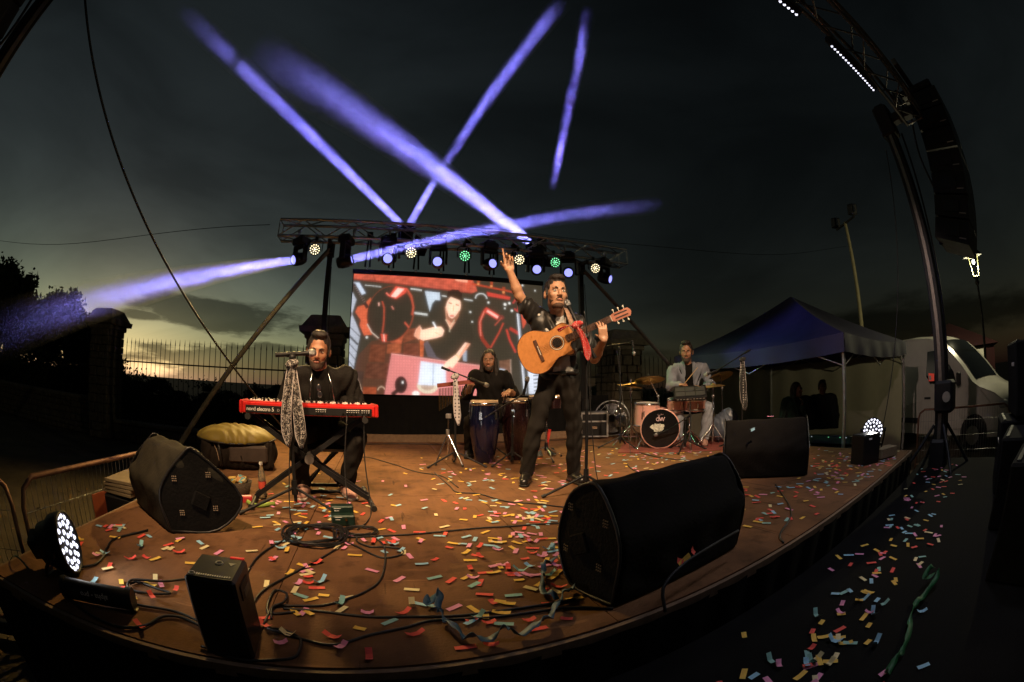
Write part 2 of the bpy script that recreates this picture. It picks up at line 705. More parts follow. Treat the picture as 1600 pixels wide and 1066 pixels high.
def wear(m):
    """scuffs, boot marks and grain on the deck sheets"""
    nt = m.node_tree
    bs = nt.nodes["Principled BSDF"]
    src = bs.inputs["Base Color"].links[0].from_socket
    tc = nt.nodes.new("ShaderNodeTexCoord")

    def noise(scale, stretch, detail, lo, hi, a, b):
        mp = nt.nodes.new("ShaderNodeMapping")
        mp.inputs["Scale"].default_value = stretch
        mp.inputs["Rotation"].default_value = (0, 0, scale)
        nt.links.new(tc.outputs["Object"], mp.inputs[0])
        n = nt.nodes.new("ShaderNodeTexNoise")
        n.inputs["Scale"].default_value = scale
        n.inputs["Detail"].default_value = detail
        nt.links.new(mp.outputs[0], n.inputs["Vector"])
        r = nt.nodes.new("ShaderNodeMapRange")
        r.inputs["From Min"].default_value = lo
        r.inputs["From Max"].default_value = hi
        r.inputs["To Min"].default_value = a
        r.inputs["To Max"].default_value = b
        nt.links.new(n.outputs[0], r.inputs[0])
        return r.outputs[0]
    f = None
    for args in ((26., (1, .06, 1), 4, .40, .62, .95, 1.04), (9., (1, 1, 1), 8, .56, .66, 1., .72), (14., (.12, 1, 1), 3, .66, .70, 1., 1.5), (17., (1, .1, 1), 3, .67, .71, 1., .55), (3.1, (1, 1, 1), 5, .52, .66, 1., .68)):
        o = noise(*args)
        if f is None:
            f = o
        else:
            mm = nt.nodes.new("ShaderNodeMath")
            mm.operation = 'MULTIPLY'
            nt.links.new(f, mm.inputs[0])
            nt.links.new(o, mm.inputs[1])
            f = mm.outputs[0]
    v = nt.nodes.new("ShaderNodeVectorMath")
    v.operation = 'SCALE'
    nt.links.new(src, v.inputs[0])
    nt.links.new(f, v.inputs["Scale"])
    nt.links.new(v.outputs[0], bs.inputs["Base Color"])


wear(M_ply)
M_plyedge = mat("ply_edge", (.19, .12, .07), .8, var=.3, vscale=20)
M_blackcloth = mat("black_cloth", (.007, .007, .007), .95, spec=.1, var=.3, vscale=9, bump=.3, bscale=120)
M_blackdeck = mat("black_deck", (.006, .006, .006), .95, spec=.08, var=.4, vscale=4, bump=.3, bscale=90)
M_steel = mat("galvanised_steel", (.42, .42, .42), .42, .9, var=.2, vscale=12)
M_alu = mat("aluminium", (.62, .62, .63), .35, 1., var=.12, vscale=14)
M_black = mat("black_paint", (.010, .010, .011), .5, spec=.3, var=.3, vscale=10)
M_blacksat = mat("black_satin", (.010, .010, .011), .4, spec=.3, var=.2, vscale=15)
M_chrome = mat("chrome", (.75, .75, .77), .16, 1.)
M_rubber = mat("black_rubber", (.012, .012, .012), .6)

GZ = -.9


def ground_mesh():
    b = MB()
    xs = [-1500, -400, -120, -50, -25, -12, -6, -3, 0, 3, 6, 12, 25, 50, 120, 400, 1500]
    vs, n = [], len(xs)
    for y in xs:
        for x in xs:
            d = max(abs(x), abs(y))
            vs.append((x, y, GZ + (random.uniform(-.02, .02) if 6 < d < 40 else 0) - (max(0, y - 25) * .012 if y > 25 and d < 500 else 0)))
    b.add(vs, [(j * n + i, j * n + i + 1, (j + 1) * n + i + 1, (j + 1) * n + i) for j in range(n - 1) for i in range(n - 1)], True)
    return b.build("ground", M_soil)


tag(ground_mesh(), "dark trodden earth ground around the stage", kind="structure")

SX0, SX1, SY1 = -1.78, 4.95, 6.75


def sfront(x):
    return .95 + (x - SX0) * .0713


deck = MB()
deck.prism([(SX0 + .02, sfront(SX0) + .02), (SX1 - .02, sfront(SX1) + .02), (SX1 - .02, SY1), (SX0 + .02, SY1)], .09, TR((0, 0, -.125)))
stage = tag(deck.build("stage_floor", M_plyedge), "brown plywood stage deck strewn with confetti", kind="structure")
xs = [SX0, -.46, .76, 1.98, 3.20, 4.42, SX1]
for i in range(len(xs) - 1):
    off = 0 if i % 2 else .55
    ys = [None, 2.05 + off, 3.27 + off, 4.9 + off, SY1]
    for j in range(4):
        x0, x1 = xs[i] + .0025, xs[i + 1] - .0025
        if j == 0:
            poly = [(x0, sfront(x0)), (x1, sfront(x1)), (x1, ys[1] - .002), (x0, ys[1] - .002)]
        else:
            poly = [(x0, ys[j] + .002), (x1, ys[j] + .002), (x1, ys[j + 1] - .002), (x0, ys[j + 1] - .002)]
        dz = random.uniform(-.0015, .0015)
        p = MB().prism(poly, .034, TR((0, 0, -.034 + dz)))
        p.build("deck_panel", M_ply, stage)

# trim along the front and the left edge
tr = MB()
tr.box(((SX0 + SX1) / 2, (sfront(SX0) + sfront(SX1)) / 2 - .014, -.03), (SX1 - SX0 + .04, .022, .05), Matrix.Rotation(math.atan(.0713), 3, 'Z'))
tr.build("edge_trim", M_plyedge, stage)
part(stage, "edge_trim", M_plyedge, "box", (SX0 - .012, (sfront(SX0) + SY1) / 2, -.03), (.022, SY1 - sfront(SX0), .05))


def drape(a, b, z0, z1, waves, amp, nrm):
    a, b, nrm = Vector(a), Vector(b), Vector(nrm)

    def fn(u, v):
        p = a.lerp(b, u)
        w = amp * (sin(u * waves * 2 * pi) + .5 * sin(u * waves * 4.7 + 1)) * (.25 + .75 * (1 - v))
        return (p.x + nrm.x * w, p.y + nrm.y * w, z0 + (z1 - z0) * v)
    return fn


d = MB()
d.grid(drape((SX0, sfront(SX0) - .03, 0), (SX1, sfront(SX1) - .03, 0), GZ, -.035, 26, .02, (0, -1, 0)), 220, 4)
d.build("stage_skirt", M_blackcloth, stage)
d = MB()
d.grid(drape((SX0 - .03, SY1, 0), (SX0 - .03, sfront(SX0) - .03, 0), GZ, -.035, 22, .02, (-1, 0, 0)), 160, 4)
d.build("stage_skirt", M_blackcloth, stage)
d = MB()
d.grid(drape((SX1 + .03, sfront(SX1), 0), (SX1 + .03, SY1, 0), GZ, -.035, 22, .02, (1, 0, 0)), 160, 4)
d.build("stage_skirt", M_blackcloth, stage)
part(stage, "toe_board", M_plyedge, "box", (1.6, SY1 - .03, .055), (6.7, .05, .13))

AZ = -.2
a = MB()
a.prism([(.55, -1.4), (5.6, -1.4), (5.6, sfront(5.6) - .09), (.55, sfront(.55) - .09)], .06, TR((0, 0, AZ - .06)))
apron = tag(a.build("apron_floor", M_blackdeck), "low black platform in front of the stage", kind="structure")
for x in (.6, 1.8, 3.0, 4.2, 5.5):
    for y in (-1.3, .6):
        part(apron, "leg", M_steel, "cyl", (x, y, GZ), (x, y, AZ - .06), .025)

# ------------------------------------------------------------------ boundary: stone piers, low wall, railings
M_stone = mat("old_stone", (.16, .125, .085), .95, var=.45, vscale=7, bump=.9, bscale=24)
M_stone2 = mat("old_stone_pale", (.22, .18, .13), .95, var=.4, vscale=6, bump=.9, bscale=20)
M_mortar = mat("mortar", (.12, .10, .075), 1., var=.3, vscale=20)
M_iron = mat("wrought_iron", (.012, .012, .012), .6, var=.3, vscale=20)
WY = 10.0


def stone_pier(x, label, w, top):
    t = thing("stone_pier", label, "pillar", (x, WY, GZ), 0, "stone piers of the boundary")
    core = MB().box((0, 0, (top - .5) / 2), (w - .06, w - .06, top - .5), b=.01)
    core.build("mortar_core", M_mortar, t)
    z = 0.
    row = 0
    sh = MB()
    while z < top - .55:
        h = random.uniform(.17, .27)
        for face in range(4):
            R = Matrix.Rotation(face * pi / 2, 3, 'Z')
            u = -w / 2 + (random.uniform(0, .12) if row % 2 else 0)
            while u < w / 2 - .03:
                l = min(random.uniform(.18, .38), w / 2 - u)
                c = R @ Vector((u + l / 2, -w / 2 + random.uniform(.0, .02), 0))
                sh.box((c.x, c.y, z + h / 2), (l - .015, .09, h - .015), R, b=.018)
                u += l
        z += h
        row += 1
    tag(sh.build("shaft_stones", M_stone, t), kind="stuff")
    cp = MB()
    cp.box((0, 0, top - .50), (w + .14, w + .14, .14), b=.03)
    cp.build("cornice", M_stone2, t)
    cp = MB()
    hw = w / 2 + .17
    for z0, z1, a0, a1 in ((top - .43, top - .30, hw, hw + .02), (top - .30, top - .02, hw - .03, .62 * hw), (top - .02, top, .62 * hw, .5 * hw)):
        q0 = [(-a0, -a0, z0), (a0, -a0, z0), (a0, a0, z0), (-a0, a0, z0)]
        q1 = [(-a1, -a1, z1), (a1, -a1, z1), (a1, a1, z1), (-a1, a1, z1)]
        cp.add(q0 + q1, [(0, 1, 5, 4), (1, 2, 6, 5), (2, 3, 7, 6), (3, 0, 4, 7), (4, 5, 6, 7), (3, 2, 1, 0)])
    cp.build("capstone", M_stone2, t)
    return t


stone_pier(-8.05, "old stone gate pier with sloping capstone beside the dark tree", .80, 3.40)
stone_pier(-1.28, "stone pier standing behind the keyboard player's head", .80, 3.36)
stone_pier(6.35, "stone pier behind the drum kit, by the electric fan", .92, 3.34)


def low_wall(x0, x1, h, label):
    t = thing("stone_wall", label, "wall", ((x0 + x1) / 2, WY + .05, GZ))
    L = x1 - x0
    part(t, "mortar_core", M_mortar, "box", (0, 0, h / 2 - .02), (L, .34, h - .04), b=.01)
    s = MB()
    z = 0.
    while z < h - .1:
        hh = random.uniform(.13, .22)
        u = -L / 2
        while u < L / 2 - .05:
            l = min(random.uniform(.2, .45), L / 2 - u)
            s.box((u + l / 2, -.17 + random.uniform(-.01, .02), z + hh / 2), (l - .018, .1, hh - .018), b=.02)
            u += l
        z += hh
    tag(s.build("wall_stones", M_stone, t), kind="stuff")
    part(t, "coping", M_stone2, "box", (0, 0, h + .03), (L, .46, .09), b=.02)


low_wall(-22, -8.5, .95, "low rubble stone wall below the dark tree")
low_wall(-7.62, -1.72, .45, "low stone wall under the railings behind the keyboard")
low_wall(-.84, 5.85, .45, "low stone wall behind the video screen")
low_wall(6.85, 14, .45, "low stone wall under the railings behind the drum kit")


def railings(x0, x1, label):
    t = thing("iron_railings", label, "fence", ((x0 + x1) / 2, WY, GZ + .45), 0, "iron railings along the boundary")
    L = x1 - x0
    for z in (.18, 1.62):
        part(t, "rail", M_iron, "box", (0, 0, z), (L, .012, .035))
    bar = MB()
    bar.cyl((0, 0, .05), (0, 0, 2.08), .0095, .0095, 6)
    bar.cyl((0, 0, 2.08), (0, 0, 2.24), .016, .001, 6)
    me = bar.mesh("bar", M_iron)
    n = int(L / .158)
    for i in range(n):
        o = link("bar", me, t)
        o.location = (-L / 2 + (i + .5) * L / n, .0, 0)
        o.rotation_euler = (random.uniform(-.004, .004), random.uniform(-.006, .006), 0)


railings(-7.6, -1.75, "spiked iron railings in front of the sunset sky, left of the screen")
railings(-.8, 5.85, "spiked iron railings directly behind the video screen")
railings(6.85, 13, "spiked iron railings between the drummer and the blue tent")

# ------------------------------------------------------------------ trees
M_leaf = mat("dark_leaf", (.030, .045, .016), .75, var=.5, vscale=3)
M_bark = mat("bark", (.06, .045, .03), .95, var=.4, vscale=12, bump=.6, bscale=30)


def tree(label, loc, h, spread, nleaf, leaf=.13, name="broadleaf_tree"):
    t = thing(name, label, "tree", loc, random.uniform(0, 360))
    tr = MB()
    tips = []

    def limb(p, d, L, r, lev):
        pts = [p]
        q = p
        for _ in range(4):
            d = (d + Vector((random.uniform(-.22, .22), random.uniform(-.22, .22), random.uniform(-.04, .14)))).normalized()
            q = q + d * (L / 4)
            pts.append(q)
        tr.tube(pts, [r * (1 - .16 * i) for i in range(5)], 6 if lev < 2 else 4)
        if lev >= 3:
            tips.extend(pts[1:])
            return
        for _ in range(4 if lev == 0 else 3):
            a = random.uniform(0, 2 * pi)
            s = .55 + .35 * random.random()
            limb(pts[random.choice((2, 3, 4))], Vector((cos(a) * s * spread, sin(a) * s * spread, .7)).normalized(), L * random.uniform(.55, .75), r * .5, lev + 1)
    limb(Vector((0, 0, -.1)), Vector((0, 0, 1)), h * .42, h * .03, 0)
    tr.build("trunk", M_bark, t)
    lf = MB()
    for _ in range(nleaf):
        c = random.choice(tips) + Vector((random.gauss(0, .2), random.gauss(0, .2), random.gauss(0, .16))) * (h / 5)
        a = Vector((random.gauss(0, 1), random.gauss(0, 1), random.gauss(0, .7))).normalized() * leaf * random.uniform(.5, 1)
        bb = a.cross(Vector((random.gauss(0, 1), random.gauss(0, 1), random.gauss(0, 1)))).normalized() * leaf * .45
        lf.add([c - a, c + bb * .9, c + a, c - bb * .9], [(0, 1, 2, 3)])
    lf.build("crown", M_leaf, t)
    return t


tree("tall dark broadleaf tree over the wall at the left edge", (-17.6, 12.6, GZ), 6.2, 1.2, 26000, .17)
tree("rounded dark tree nearest the stone gate pier", (-11.9, 12.6, GZ), 4.3, 1.25, 20000, .14)
tree("bushy dark tree between the wall and the tall tree", (-14.3, 11.6, GZ), 5.2, 1.35, 24000, .15)
tree("dark shrub growing against the wall at the far left", (-19.5, 11.0, GZ), 5.0, 1.4, 18000, .17, "large_shrub")


def hedge(label, x0, x1, y, h, n):
    t = thing("hedge", label, "hedge", ((x0 + x1) / 2, y, GZ))
    L = x1 - x0
    core = MB()
    core.grid(lambda u, v: (-L / 2 + L * u, .25 * sin(u * 40) * v, (h - .25 + .12 * sin(u * L * 1.3) + .08 * sin(u * L * 3.1)) * v), int(L * 2), 3)
    core.build("branch_core", M_bark, t)
    lf = MB()
    for _ in range(n):
        u = random.random()
        top = h + .18 * sin(u * L * 1.3) + .12 * sin(u * L * 3.1 + 1) + .1 * sin(u * L * 7)
        c = Vector((-L / 2 + L * u, random.gauss(0, .28), top * (1 - random.random() ** 2.2)))
        a = Vector((random.gauss(0, 1), random.gauss(0, 1), random.gauss(0, 1))).normalized() * random.uniform(.05, .1)
        w = a.cross(Vector((random.gauss(0, 1), random.gauss(0, 1), random.gauss(0, 1)))).normalized() * .045
        lf.add([c - a, c + w, c + a, c - w], [(0, 1, 2, 3)])
    tag(lf.build("foliage", M_leaf, t), kind="stuff")


hedge("dark hedge behind the railings left of the screen", -9.5, 1.0, 12.6, 1.35, 12000)
hedge("dark hedge along the wall under the left trees", -24, -8.4, 11.4, 2.0, 16000)
hedge("dark hedge behind the railings right of the screen", 1.2, 17, 12.8, 1.6, 14000)

tl = MB()
for i in range(46):
    az = rad(random.uniform(-52, 60))
    dist = random.uniform(70, 150)
    x, y = sin(az) * dist, cos(az) * dist
    hgt = random.uniform(1.0, 3.0) * (1.8 if random.random() < .25 else 1) * dist / 110
    wid = hgt * random.uniform(.5, 2.2)
    zb = GZ - (y - 25) * .012
    for _ in range(110):
        c = Vector((x + random.gauss(0, wid * .5), y + random.gauss(0, wid * .5), zb + abs(random.gauss(0, hgt * .45))))
        u = Vector((random.gauss(0, 1), random.gauss(0, 1), random.gauss(0, 1))).normalized() * .45
        w = u.cross(Vector((random.gauss(0, 1), random.gauss(0, 1), random.gauss(0, 1)))).normalized() * .35
        tl.add([c - u, c + w, c + u, c - w], [(0, 1, 2, 3)])
tag(tl.build("treeline", M_leaf), "distant dark treeline along the horizon beyond the railings", kind="stuff")

# ------------------------------------------------------------------ box trusses
M_lampglass = mat("lamp_black_glass", (.02, .02, .025), .1, spec=.8)
M_brace = mat("truss_tube", (.50, .50, .50), .38, 1., var=.2, vscale=25)


def box_truss(name, label, a, b, w, h, bay, m=M_brace, rc=.024, rb=.011):
    """four chords with zigzag bracing between a and b (b - a horizontal along x)"""
    a, b = Vector(a), Vector(b)
    t = thing(name, label, "truss", tuple(a))
    d = b - a
    L = d.length
    x = d.normalized()
    y = Vector((0, 0, 1)).cross(x)
    z = Vector((0, 0, 1))
    for sy in (-1, 1):
        for sz in (-1, 1):
            part(t, "chord", m, "cyl", y * (sy * w / 2) + z * (sz * h / 2), x * L + y * (sy * w / 2) + z * (sz * h / 2), rc, n=10)
    n = max(1, round(L / bay))
    cache = {}

    def brace(p, q, r=rb):
        ln = (q - p).length
        key = round(ln, 3)
        if key not in cache:
            cache[key] = MB().cyl((0, 0, 0), (0, 0, ln), r, n=6).mesh("brace", m)
        o = link("brace", cache[key], t)
        o.location = p
        o.rotation_euler = (q - p).to_track_quat('Z', 'Y').to_euler()
    for i in range(n):
        p0, p1 = x * (L * i / n), x * (L * (i + 1) / n)
        for s in (-1, 1):
            k = 1 if (i % 2 == 0) else -1
            brace(p0 + y * (s * w / 2) - z * (k * h / 2), p1 + y * (s * w / 2) + z * (k * h / 2))
            brace(p0 + z * (s * h / 2) - y * (k * w / 2), p1 + z * (s * h / 2) + y * (k * w / 2))
    for e in (0, L):
        for s in (-1, 1):
            brace(x * e + y * (s * w / 2) - z * h / 2, x * e + y * (s * w / 2) + z * h / 2, rb)
            brace(x * e + z * (s * h / 2) - y * w / 2, x * e + z * (s * h / 2) + y * w / 2, rb)
    return t


TZ = 3.37
box_truss("lighting_truss", "silver box truss spanning above the video screen with stage lamps", (-1.85, 6.75, TZ), (4.48, 6.75, TZ), .29, .29, .42)

for x, lab in ((-.94, "black upright post carrying the truss left of the screen"), (3.62, "black upright post carrying the truss behind the singer's shoulder")):
    t = thing("support_post", lab, "post", (x, 6.95, GZ), 0, "posts under the rear truss")
    part(t, "mast", M_black, "box", (0, 0, 2.05), (.085, .085, 4.1))
    part(t, "base_plate", M_black, "box", (0, 0, .02), (.5, .5, .03))
    part(t, "sleeve", M_black, "box", (0, 0, 4.02), (.13, .13, .26))
    part(t, "arm", M_black, "box", (0, -.16, 4.08), (.06, .3, .05))
    part(t, "guy_wire", M_rubber, "cyl", (.05, -.05, 3.7), (.16, -.1, .9), .006, n=5)
t = tag(MB().cyl((-.94, 6.86, 3.1), (-3.70, 5.80, GZ), .04, .044, 10).build("outrigger_strut", mat("strut_grey", (.13, .12, .12), .55, .3, var=.3, vscale=8)), "long dark diagonal strut from the truss down behind the keyboard", "strut")
part(t, "end_bracket", M_black, "box", (-.94, 6.87, 3.1), (.1, .1, .14))
t = tag(MB().cyl((3.62, 6.88, 3.1), (8.05, 6.82, GZ), .036, .04, 10).build("outrigger_strut", MATS["strut_grey"]), "dark diagonal strut from the truss down behind the drummer", "strut")
part(t, "end_bracket", M_black, "box", (3.62, 6.89, 3.1), (.1, .1, .14))

# ------------------------------------------------------------------ video screen
WS, HS = 3.30, 1.95
SCX, SCZ, SCYY = -.49, .745, 6.90


def srgb(c):
    return tuple(((v / 255) / 12.92 if v / 255 <= .04045 else ((v / 255 + .055) / 1.055) ** 2.4) for v in c)


def screen_picture(nu=216, nv=128, ss=4):
    """what the screen shows, drawn flat: a man at a table seen from above among red cymbals"""
    W, H = nu * ss, nv * ss
    src = np.array([(65, 88), (1500, 140), (1440, 950), (90, 950)], float)
    dst = np.array([(0, 0), (W, 0), (W, H), (0, H)], float)
    A, B = [], []
    for (x, y), (u, v) in zip(src, dst):
        A += [[x, y, 1, 0, 0, 0, -u * x, -u * y], [0, 0, 0, x, y, 1, -v * x, -v * y]]
        B += [u, v]
    hm = np.append(np.linalg.solve(np.array(A), np.array(B)), 1).reshape(3, 3)
    img = np.zeros((H, W, 3))
    img[:] = (66, 58, 45)
    yy, xx = np.mgrid[0:H, 0:W] + .5
    rng = np.random.RandomState(3)

    def tp(pts):
        p = np.c_[np.array(pts, float), np.ones(len(pts))] @ hm.T
        return p[:, :2] / p[:, 2:]

    def poly(pts, col, tex=0.):
        p = tp(pts)
        x0, y0 = np.maximum(np.floor(p.min(0)).astype(int), 0)
        x1, y1 = np.ceil(p.max(0)).astype(int) + 1
        x1, y1 = min(x1, W), min(y1, H)
        if x1 <= x0 or y1 <= y0:
            return
        X, Y = xx[y0:y1, x0:x1], yy[y0:y1, x0:x1]
        ins = np.zeros(X.shape, bool)
        for (ax, ay), (bx, by) in zip(p, np.roll(p, -1, 0)):
            if ay != by:
                ins ^= ((ay > Y) != (by > Y)) & (X < (bx - ax) * (Y - ay) / (by - ay) + ax)
        c = np.array(col, float)
        sub = img[y0:y1, x0:x1]
        if tex:
            f = 1 + tex * np.sin(X / 9. + 2 * np.sin(Y / 13.)) * np.cos(Y / 7. + X / 31.)
            sub[ins] = (c * f[..., None])[ins]
        else:
            sub[ins] = c

    def ell(cx, cy, rx, ry, col, rot=0., tex=0.):
        a = np.linspace(0, 2 * pi, 40, endpoint=False)
        c, s = cos(rad(rot)), sin(rad(rot))
        poly([(cx + rx * cos(t) * c - ry * sin(t) * s, cy + rx * cos(t) * s + ry * sin(t) * c) for t in a], col, tex)

    def line(pts, w, col):
        for (ax, ay), (bx, by) in zip(pts[:-1], pts[1:]):
            dx, dy = bx - ax, by - ay
            L = max(1e-6, math.hypot(dx, dy))
            nx, ny = -dy / L * w / 2, dx / L * w / 2
            poly([(ax + nx, ay + ny), (bx + nx, by + ny), (bx - nx, by - ny), (ax - nx, ay - ny)], col)

    skin, skin2, dark, red, pink = (248, 205, 180), (222, 160, 130), (58, 50, 39), (196, 84, 62), (206, 128, 122)
    # roof beam, ladder
    poly([(60, 80), (68, 130), (230, 140), (955, 222), (1000, 205), (990, 170), (965, 112), (500, 90)], (190, 88, 66), .10)
    line([(65, 130), (960, 222)], 7, (140, 60, 45))
    line([(215, 92), (235, 140)], 5, (120, 52, 40))
    poly([(830, 108), (932, 116), (926, 140), (842, 130)], (226, 160, 130))
    line([(958, 148), (1290, 205)], 13, (190, 72, 45))
    for x, y in ((1012, 108), (1110, 122), (1200, 165)):
        line([(x, y), (x - 4, y + 58)], 20, (170, 72, 44))
        ell(x - 4, y + 40, 9, 9, (230, 150, 90))
    poly([(1070, 208), (1246, 240), (1240, 264), (1075, 240)], (205, 72, 58))
    line([(945, 118), (930, 200)], 24, (196, 84, 60))
    # floor bricks
    poly([(150, 690), (240, 590), (620, 540), (610, 710), (385, 680), (345, 950), (95, 950)], (88, 58, 42))
    for p, c in (([(235, 615), (345, 612), (340, 735), (225, 735)], (112, 62, 42)), ([(355, 612), (455, 600), (450, 672), (352, 676)], (158, 84, 54)), ([(462, 505), (585, 490), (580, 560), (468, 600)], (128, 70, 48)),
                 ([(470, 605), (578, 598), (576, 690), (470, 684)], (112, 62, 44)), ([(585, 565), (615, 560), (608, 695), (585, 690)], (190, 96, 56)), ([(215, 745), (380, 742), (368, 850), (200, 845)], (98, 58, 42)),
                 ([(120, 800), (195, 800), (180, 945), (100, 945)], (70, 50, 40)), ([(195, 905), (290, 905), (285, 948), (190, 948)], (150, 70, 42)), ([(360, 560), (468, 550), (455, 605), (380, 600)], (186, 92, 62))):
        poly(p, c, .12)
    # keys and guitar, far left
    poly([(52, 205), (105, 290), (82, 400), (120, 470), (155, 545), (95, 948), (42, 800)], (176, 180, 190))
    poly([(70, 155), (115, 158), (172, 242), (118, 262)], (196, 205, 220))
    for k in range(9):
        line([(46, 470 + 55 * k), (152 - 7 * k, 560 + 55 * k)], 6, (70, 66, 64))
    ell(66, 402, 14, 26, (110, 80, 70))
    line([(55, 545), (140, 620)], 8, (60, 56, 52))
    poly([(165, 330), (212, 272), (232, 330), (196, 420), (212, 470), (240, 545), (182, 552), (146, 480), (150, 440), (105, 385), (118, 345)], (204, 98, 64), .05)
    line([(70, 168), (195, 352)], 26, (62, 48, 40))
    for k in range(9):
        line([(78 + 10 * k, 196 + 14.5 * k), (98 + 10 * k, 184 + 14.5 * k)], 3, (150, 130, 110))
    # big cymbal
    ell(365, 388, 172, 208, (150, 70, 48), 8)
    ell(362, 388, 166, 204, (60, 52, 41), 8)
    poly([(345, 262), (395, 182), (485, 198), (470, 235), (402, 282)], (214, 80, 62))
    poly([(362, 262), (410, 196), (460, 204), (400, 270)], (252, 205, 190))
    line([(480, 205), (515, 260), (532, 340), (524, 400)], 14, (190, 84, 60))
    line([(325, 235), (350, 258)], 12, (240, 120, 100))
    line([(300, 300), (318, 350), (322, 440), (316, 530)], 11, (178, 78, 56))
    line([(276, 310), (278, 335)], 12, (230, 170, 150))
    line([(372, 335), (388, 360)], 10, (214, 130, 110))
    line([(472, 452), (505, 490)], 12, (200, 90, 66))
    poly([(303, 538), (350, 543), (346, 596), (316, 592)], (214, 84, 62))
    line([(325, 540), (332, 592)], 9, (250, 190, 170))
    line([(200, 470), (238, 530), (290, 570)], 7, (220, 200, 180))
    # background bits
    poly([(612, 215), (722, 225), (727, 286), (690, 282), (668, 310), (652, 372)], (190, 200, 210))
    for p, w in (([(540, 382), (636, 394)], 15), ([(505, 200), (590, 211)], 11), ([(160, 178), (285, 190)], 6), ([(738, 248), (785, 256)], 9), ([(900, 270), (965, 280)], 9), ([(686, 310), (725, 312)], 8)):
        line(p, w, (205, 205, 200))
    a = np.linspace(pi, 2 * pi, 12)
    line([(1027 + 42 * cos(t), 262 + 40 * sin(t)) for t in a], 9, (210, 210, 206))
    # table with book, plate and ball
    poly([(385, 676), (1005, 748), (1000, 952), (343, 952)], pink)
    line([(385, 676), (1005, 748)], 7, (226, 160, 150))
    ell(640, 888, 72, 52, (206, 196, 172))
    ell(640, 884, 48, 34, (176, 150, 130))
    poly([(592, 722), (766, 744), (766, 888), (574, 882)], (204, 210, 220))
    line([(682, 738), (676, 884)], 7, (150, 160, 170))
    ell(457, 884, 43, 57, (44, 36, 31))
    ell(468, 868, 7, 9, (240, 235, 230))
    line([(435, 922), (395, 950)], 26, (44, 36, 31))
    ell(560, 940, 26, 18, (225, 222, 216))
    # the man
    poly([(600, 560), (640, 430), (676, 306), (752, 268), (860, 284), (925, 380), (968, 540), (950, 600), (905, 590), (880, 690), (752, 712), (650, 660)], (62, 54, 42))
    poly([(610, 600), (640, 580), (700, 690), (740, 712), (640, 690)], (96, 88, 92))
    poly([(885, 660), (915, 640), (912, 720), (885, 715)], (150, 160, 172))
    poly([(762, 330), (860, 340), (838, 440), (800, 500), (772, 440)], skin2)
    ell(822, 330, 53, 86, skin, 10)
    poly([(768, 330), (776, 360), (790, 405), (812, 420), (838, 398), (868, 352), (862, 400), (838, 440), (806, 448), (776, 420)], (150, 100, 76))
    ell(812, 398, 17, 7, (190, 90, 80))
    poly([(772, 262), (782, 214), (815, 196), (862, 200), (888, 228), (882, 286), (856, 276), (800, 254)], (42, 35, 28))
    line([(788, 300), (812, 306)], 8, (60, 40, 30))
    line([(838, 312), (862, 318)], 8, (60, 40, 30))
    line([(826, 318), (820, 362)], 6, (226, 160, 130))
    line([(765, 425), (798, 480), (830, 425)], 4, (235, 215, 180))
    line([(797, 480), (794, 515)], 4, (235, 215, 180))
    poly([(540, 548), (556, 500), (582, 470), (600, 505), (690, 480), (735, 478), (757, 505), (744, 545), (700, 560), (608, 580)], skin)
    poly([(540, 548), (560, 495), (582, 470), (590, 510), (580, 576)], skin2)
    line([(690, 520), (735, 540)], 5, skin2)
    line([(676, 446), (700, 490)], 11, (240, 240, 240))
    poly([(942, 596), (903, 588), (838, 672), (772, 720), (738, 766), (748, 780), (792, 756), (812, 768), (862, 704)], skin)
    poly([(942, 596), (920, 590), (860, 680), (862, 704)], skin2)
    line([(838, 672), (866, 700)], 9, (214, 190, 140))
    # second cymbal, stands and pipes
    line([(1062, 338), (1015, 420), (1012, 500), (1026, 560), (1072, 622)], 26, (150, 60, 44))
    line([(1050, 350), (1012, 440), (1016, 540)], 10, (230, 120, 100))
    line([(1052, 342), (1150, 402)], 40, (206, 76, 60))
    line([(1068, 352), (1146, 400)], 18, (255, 190, 176))
    line([(1184, 440), (1150, 510), (1082, 624)], 11, (190, 74, 56))
    line([(1205, 486), (1222, 560), (1262, 652)], 15, (198, 70, 56))
    line([(1228, 478), (1302, 520)], 24, (180, 62, 48))
    ell(1170, 400, 22, 18, (120, 60, 50))
    line([(1120, 460), (1175, 400)], 9, (180, 84, 66))
    poly([(1318, 348), (1372, 355), (1362, 420), (1326, 480)], (204, 86, 62))
    line([(1262, 290), (1300, 240), (1308, 300), (1296, 350), (1270, 330)], 13, (190, 70, 62))
    line([(1296, 366), (1300, 520), (1312, 935)], 19, (150, 155, 165))
    line([(1292, 366), (1296, 520), (1308, 935)], 8, (236, 238, 244))
    for x, y, r in ((1203, 300, 11), (1236, 290, 9), (1252, 346, 9), (1200, 330, 6), (1080, 290, 8), (945, 366, 7), (957, 438, 6), (1345, 145, 7), (204, 565, 8), (1408, 418, 7), (1440, 182, 6)):
        ell(x, y, r, r, (240, 238, 230))
    poly([(1140, 712), (1222, 700), (1216, 860), (1150, 900)], (120, 84, 64), .1)
    line([(1222, 700), (1216, 870)], 5, (200, 170, 150))
    line([(1140, 770), (1180, 780), (1205, 840), (1208, 900)], 13, (190, 200, 214))
    poly([(1345, 690), (1422, 765), (1450, 800), (1442, 935), (1338, 940)], (206, 210, 220))
    for k in range(7):
        line([(1378, 762 + 26 * k), (1440, 756 + 26 * k)], 8, (40, 38, 38))
    line([(98, 872), (140, 845), (165, 882), (186, 946)], 7, (216, 180, 150))
    a = np.linspace(pi, 1.9 * pi, 9)
    line([(322 + 24 * cos(t), 925 + 26 * sin(t)) for t in a], 6, (214, 180, 150))
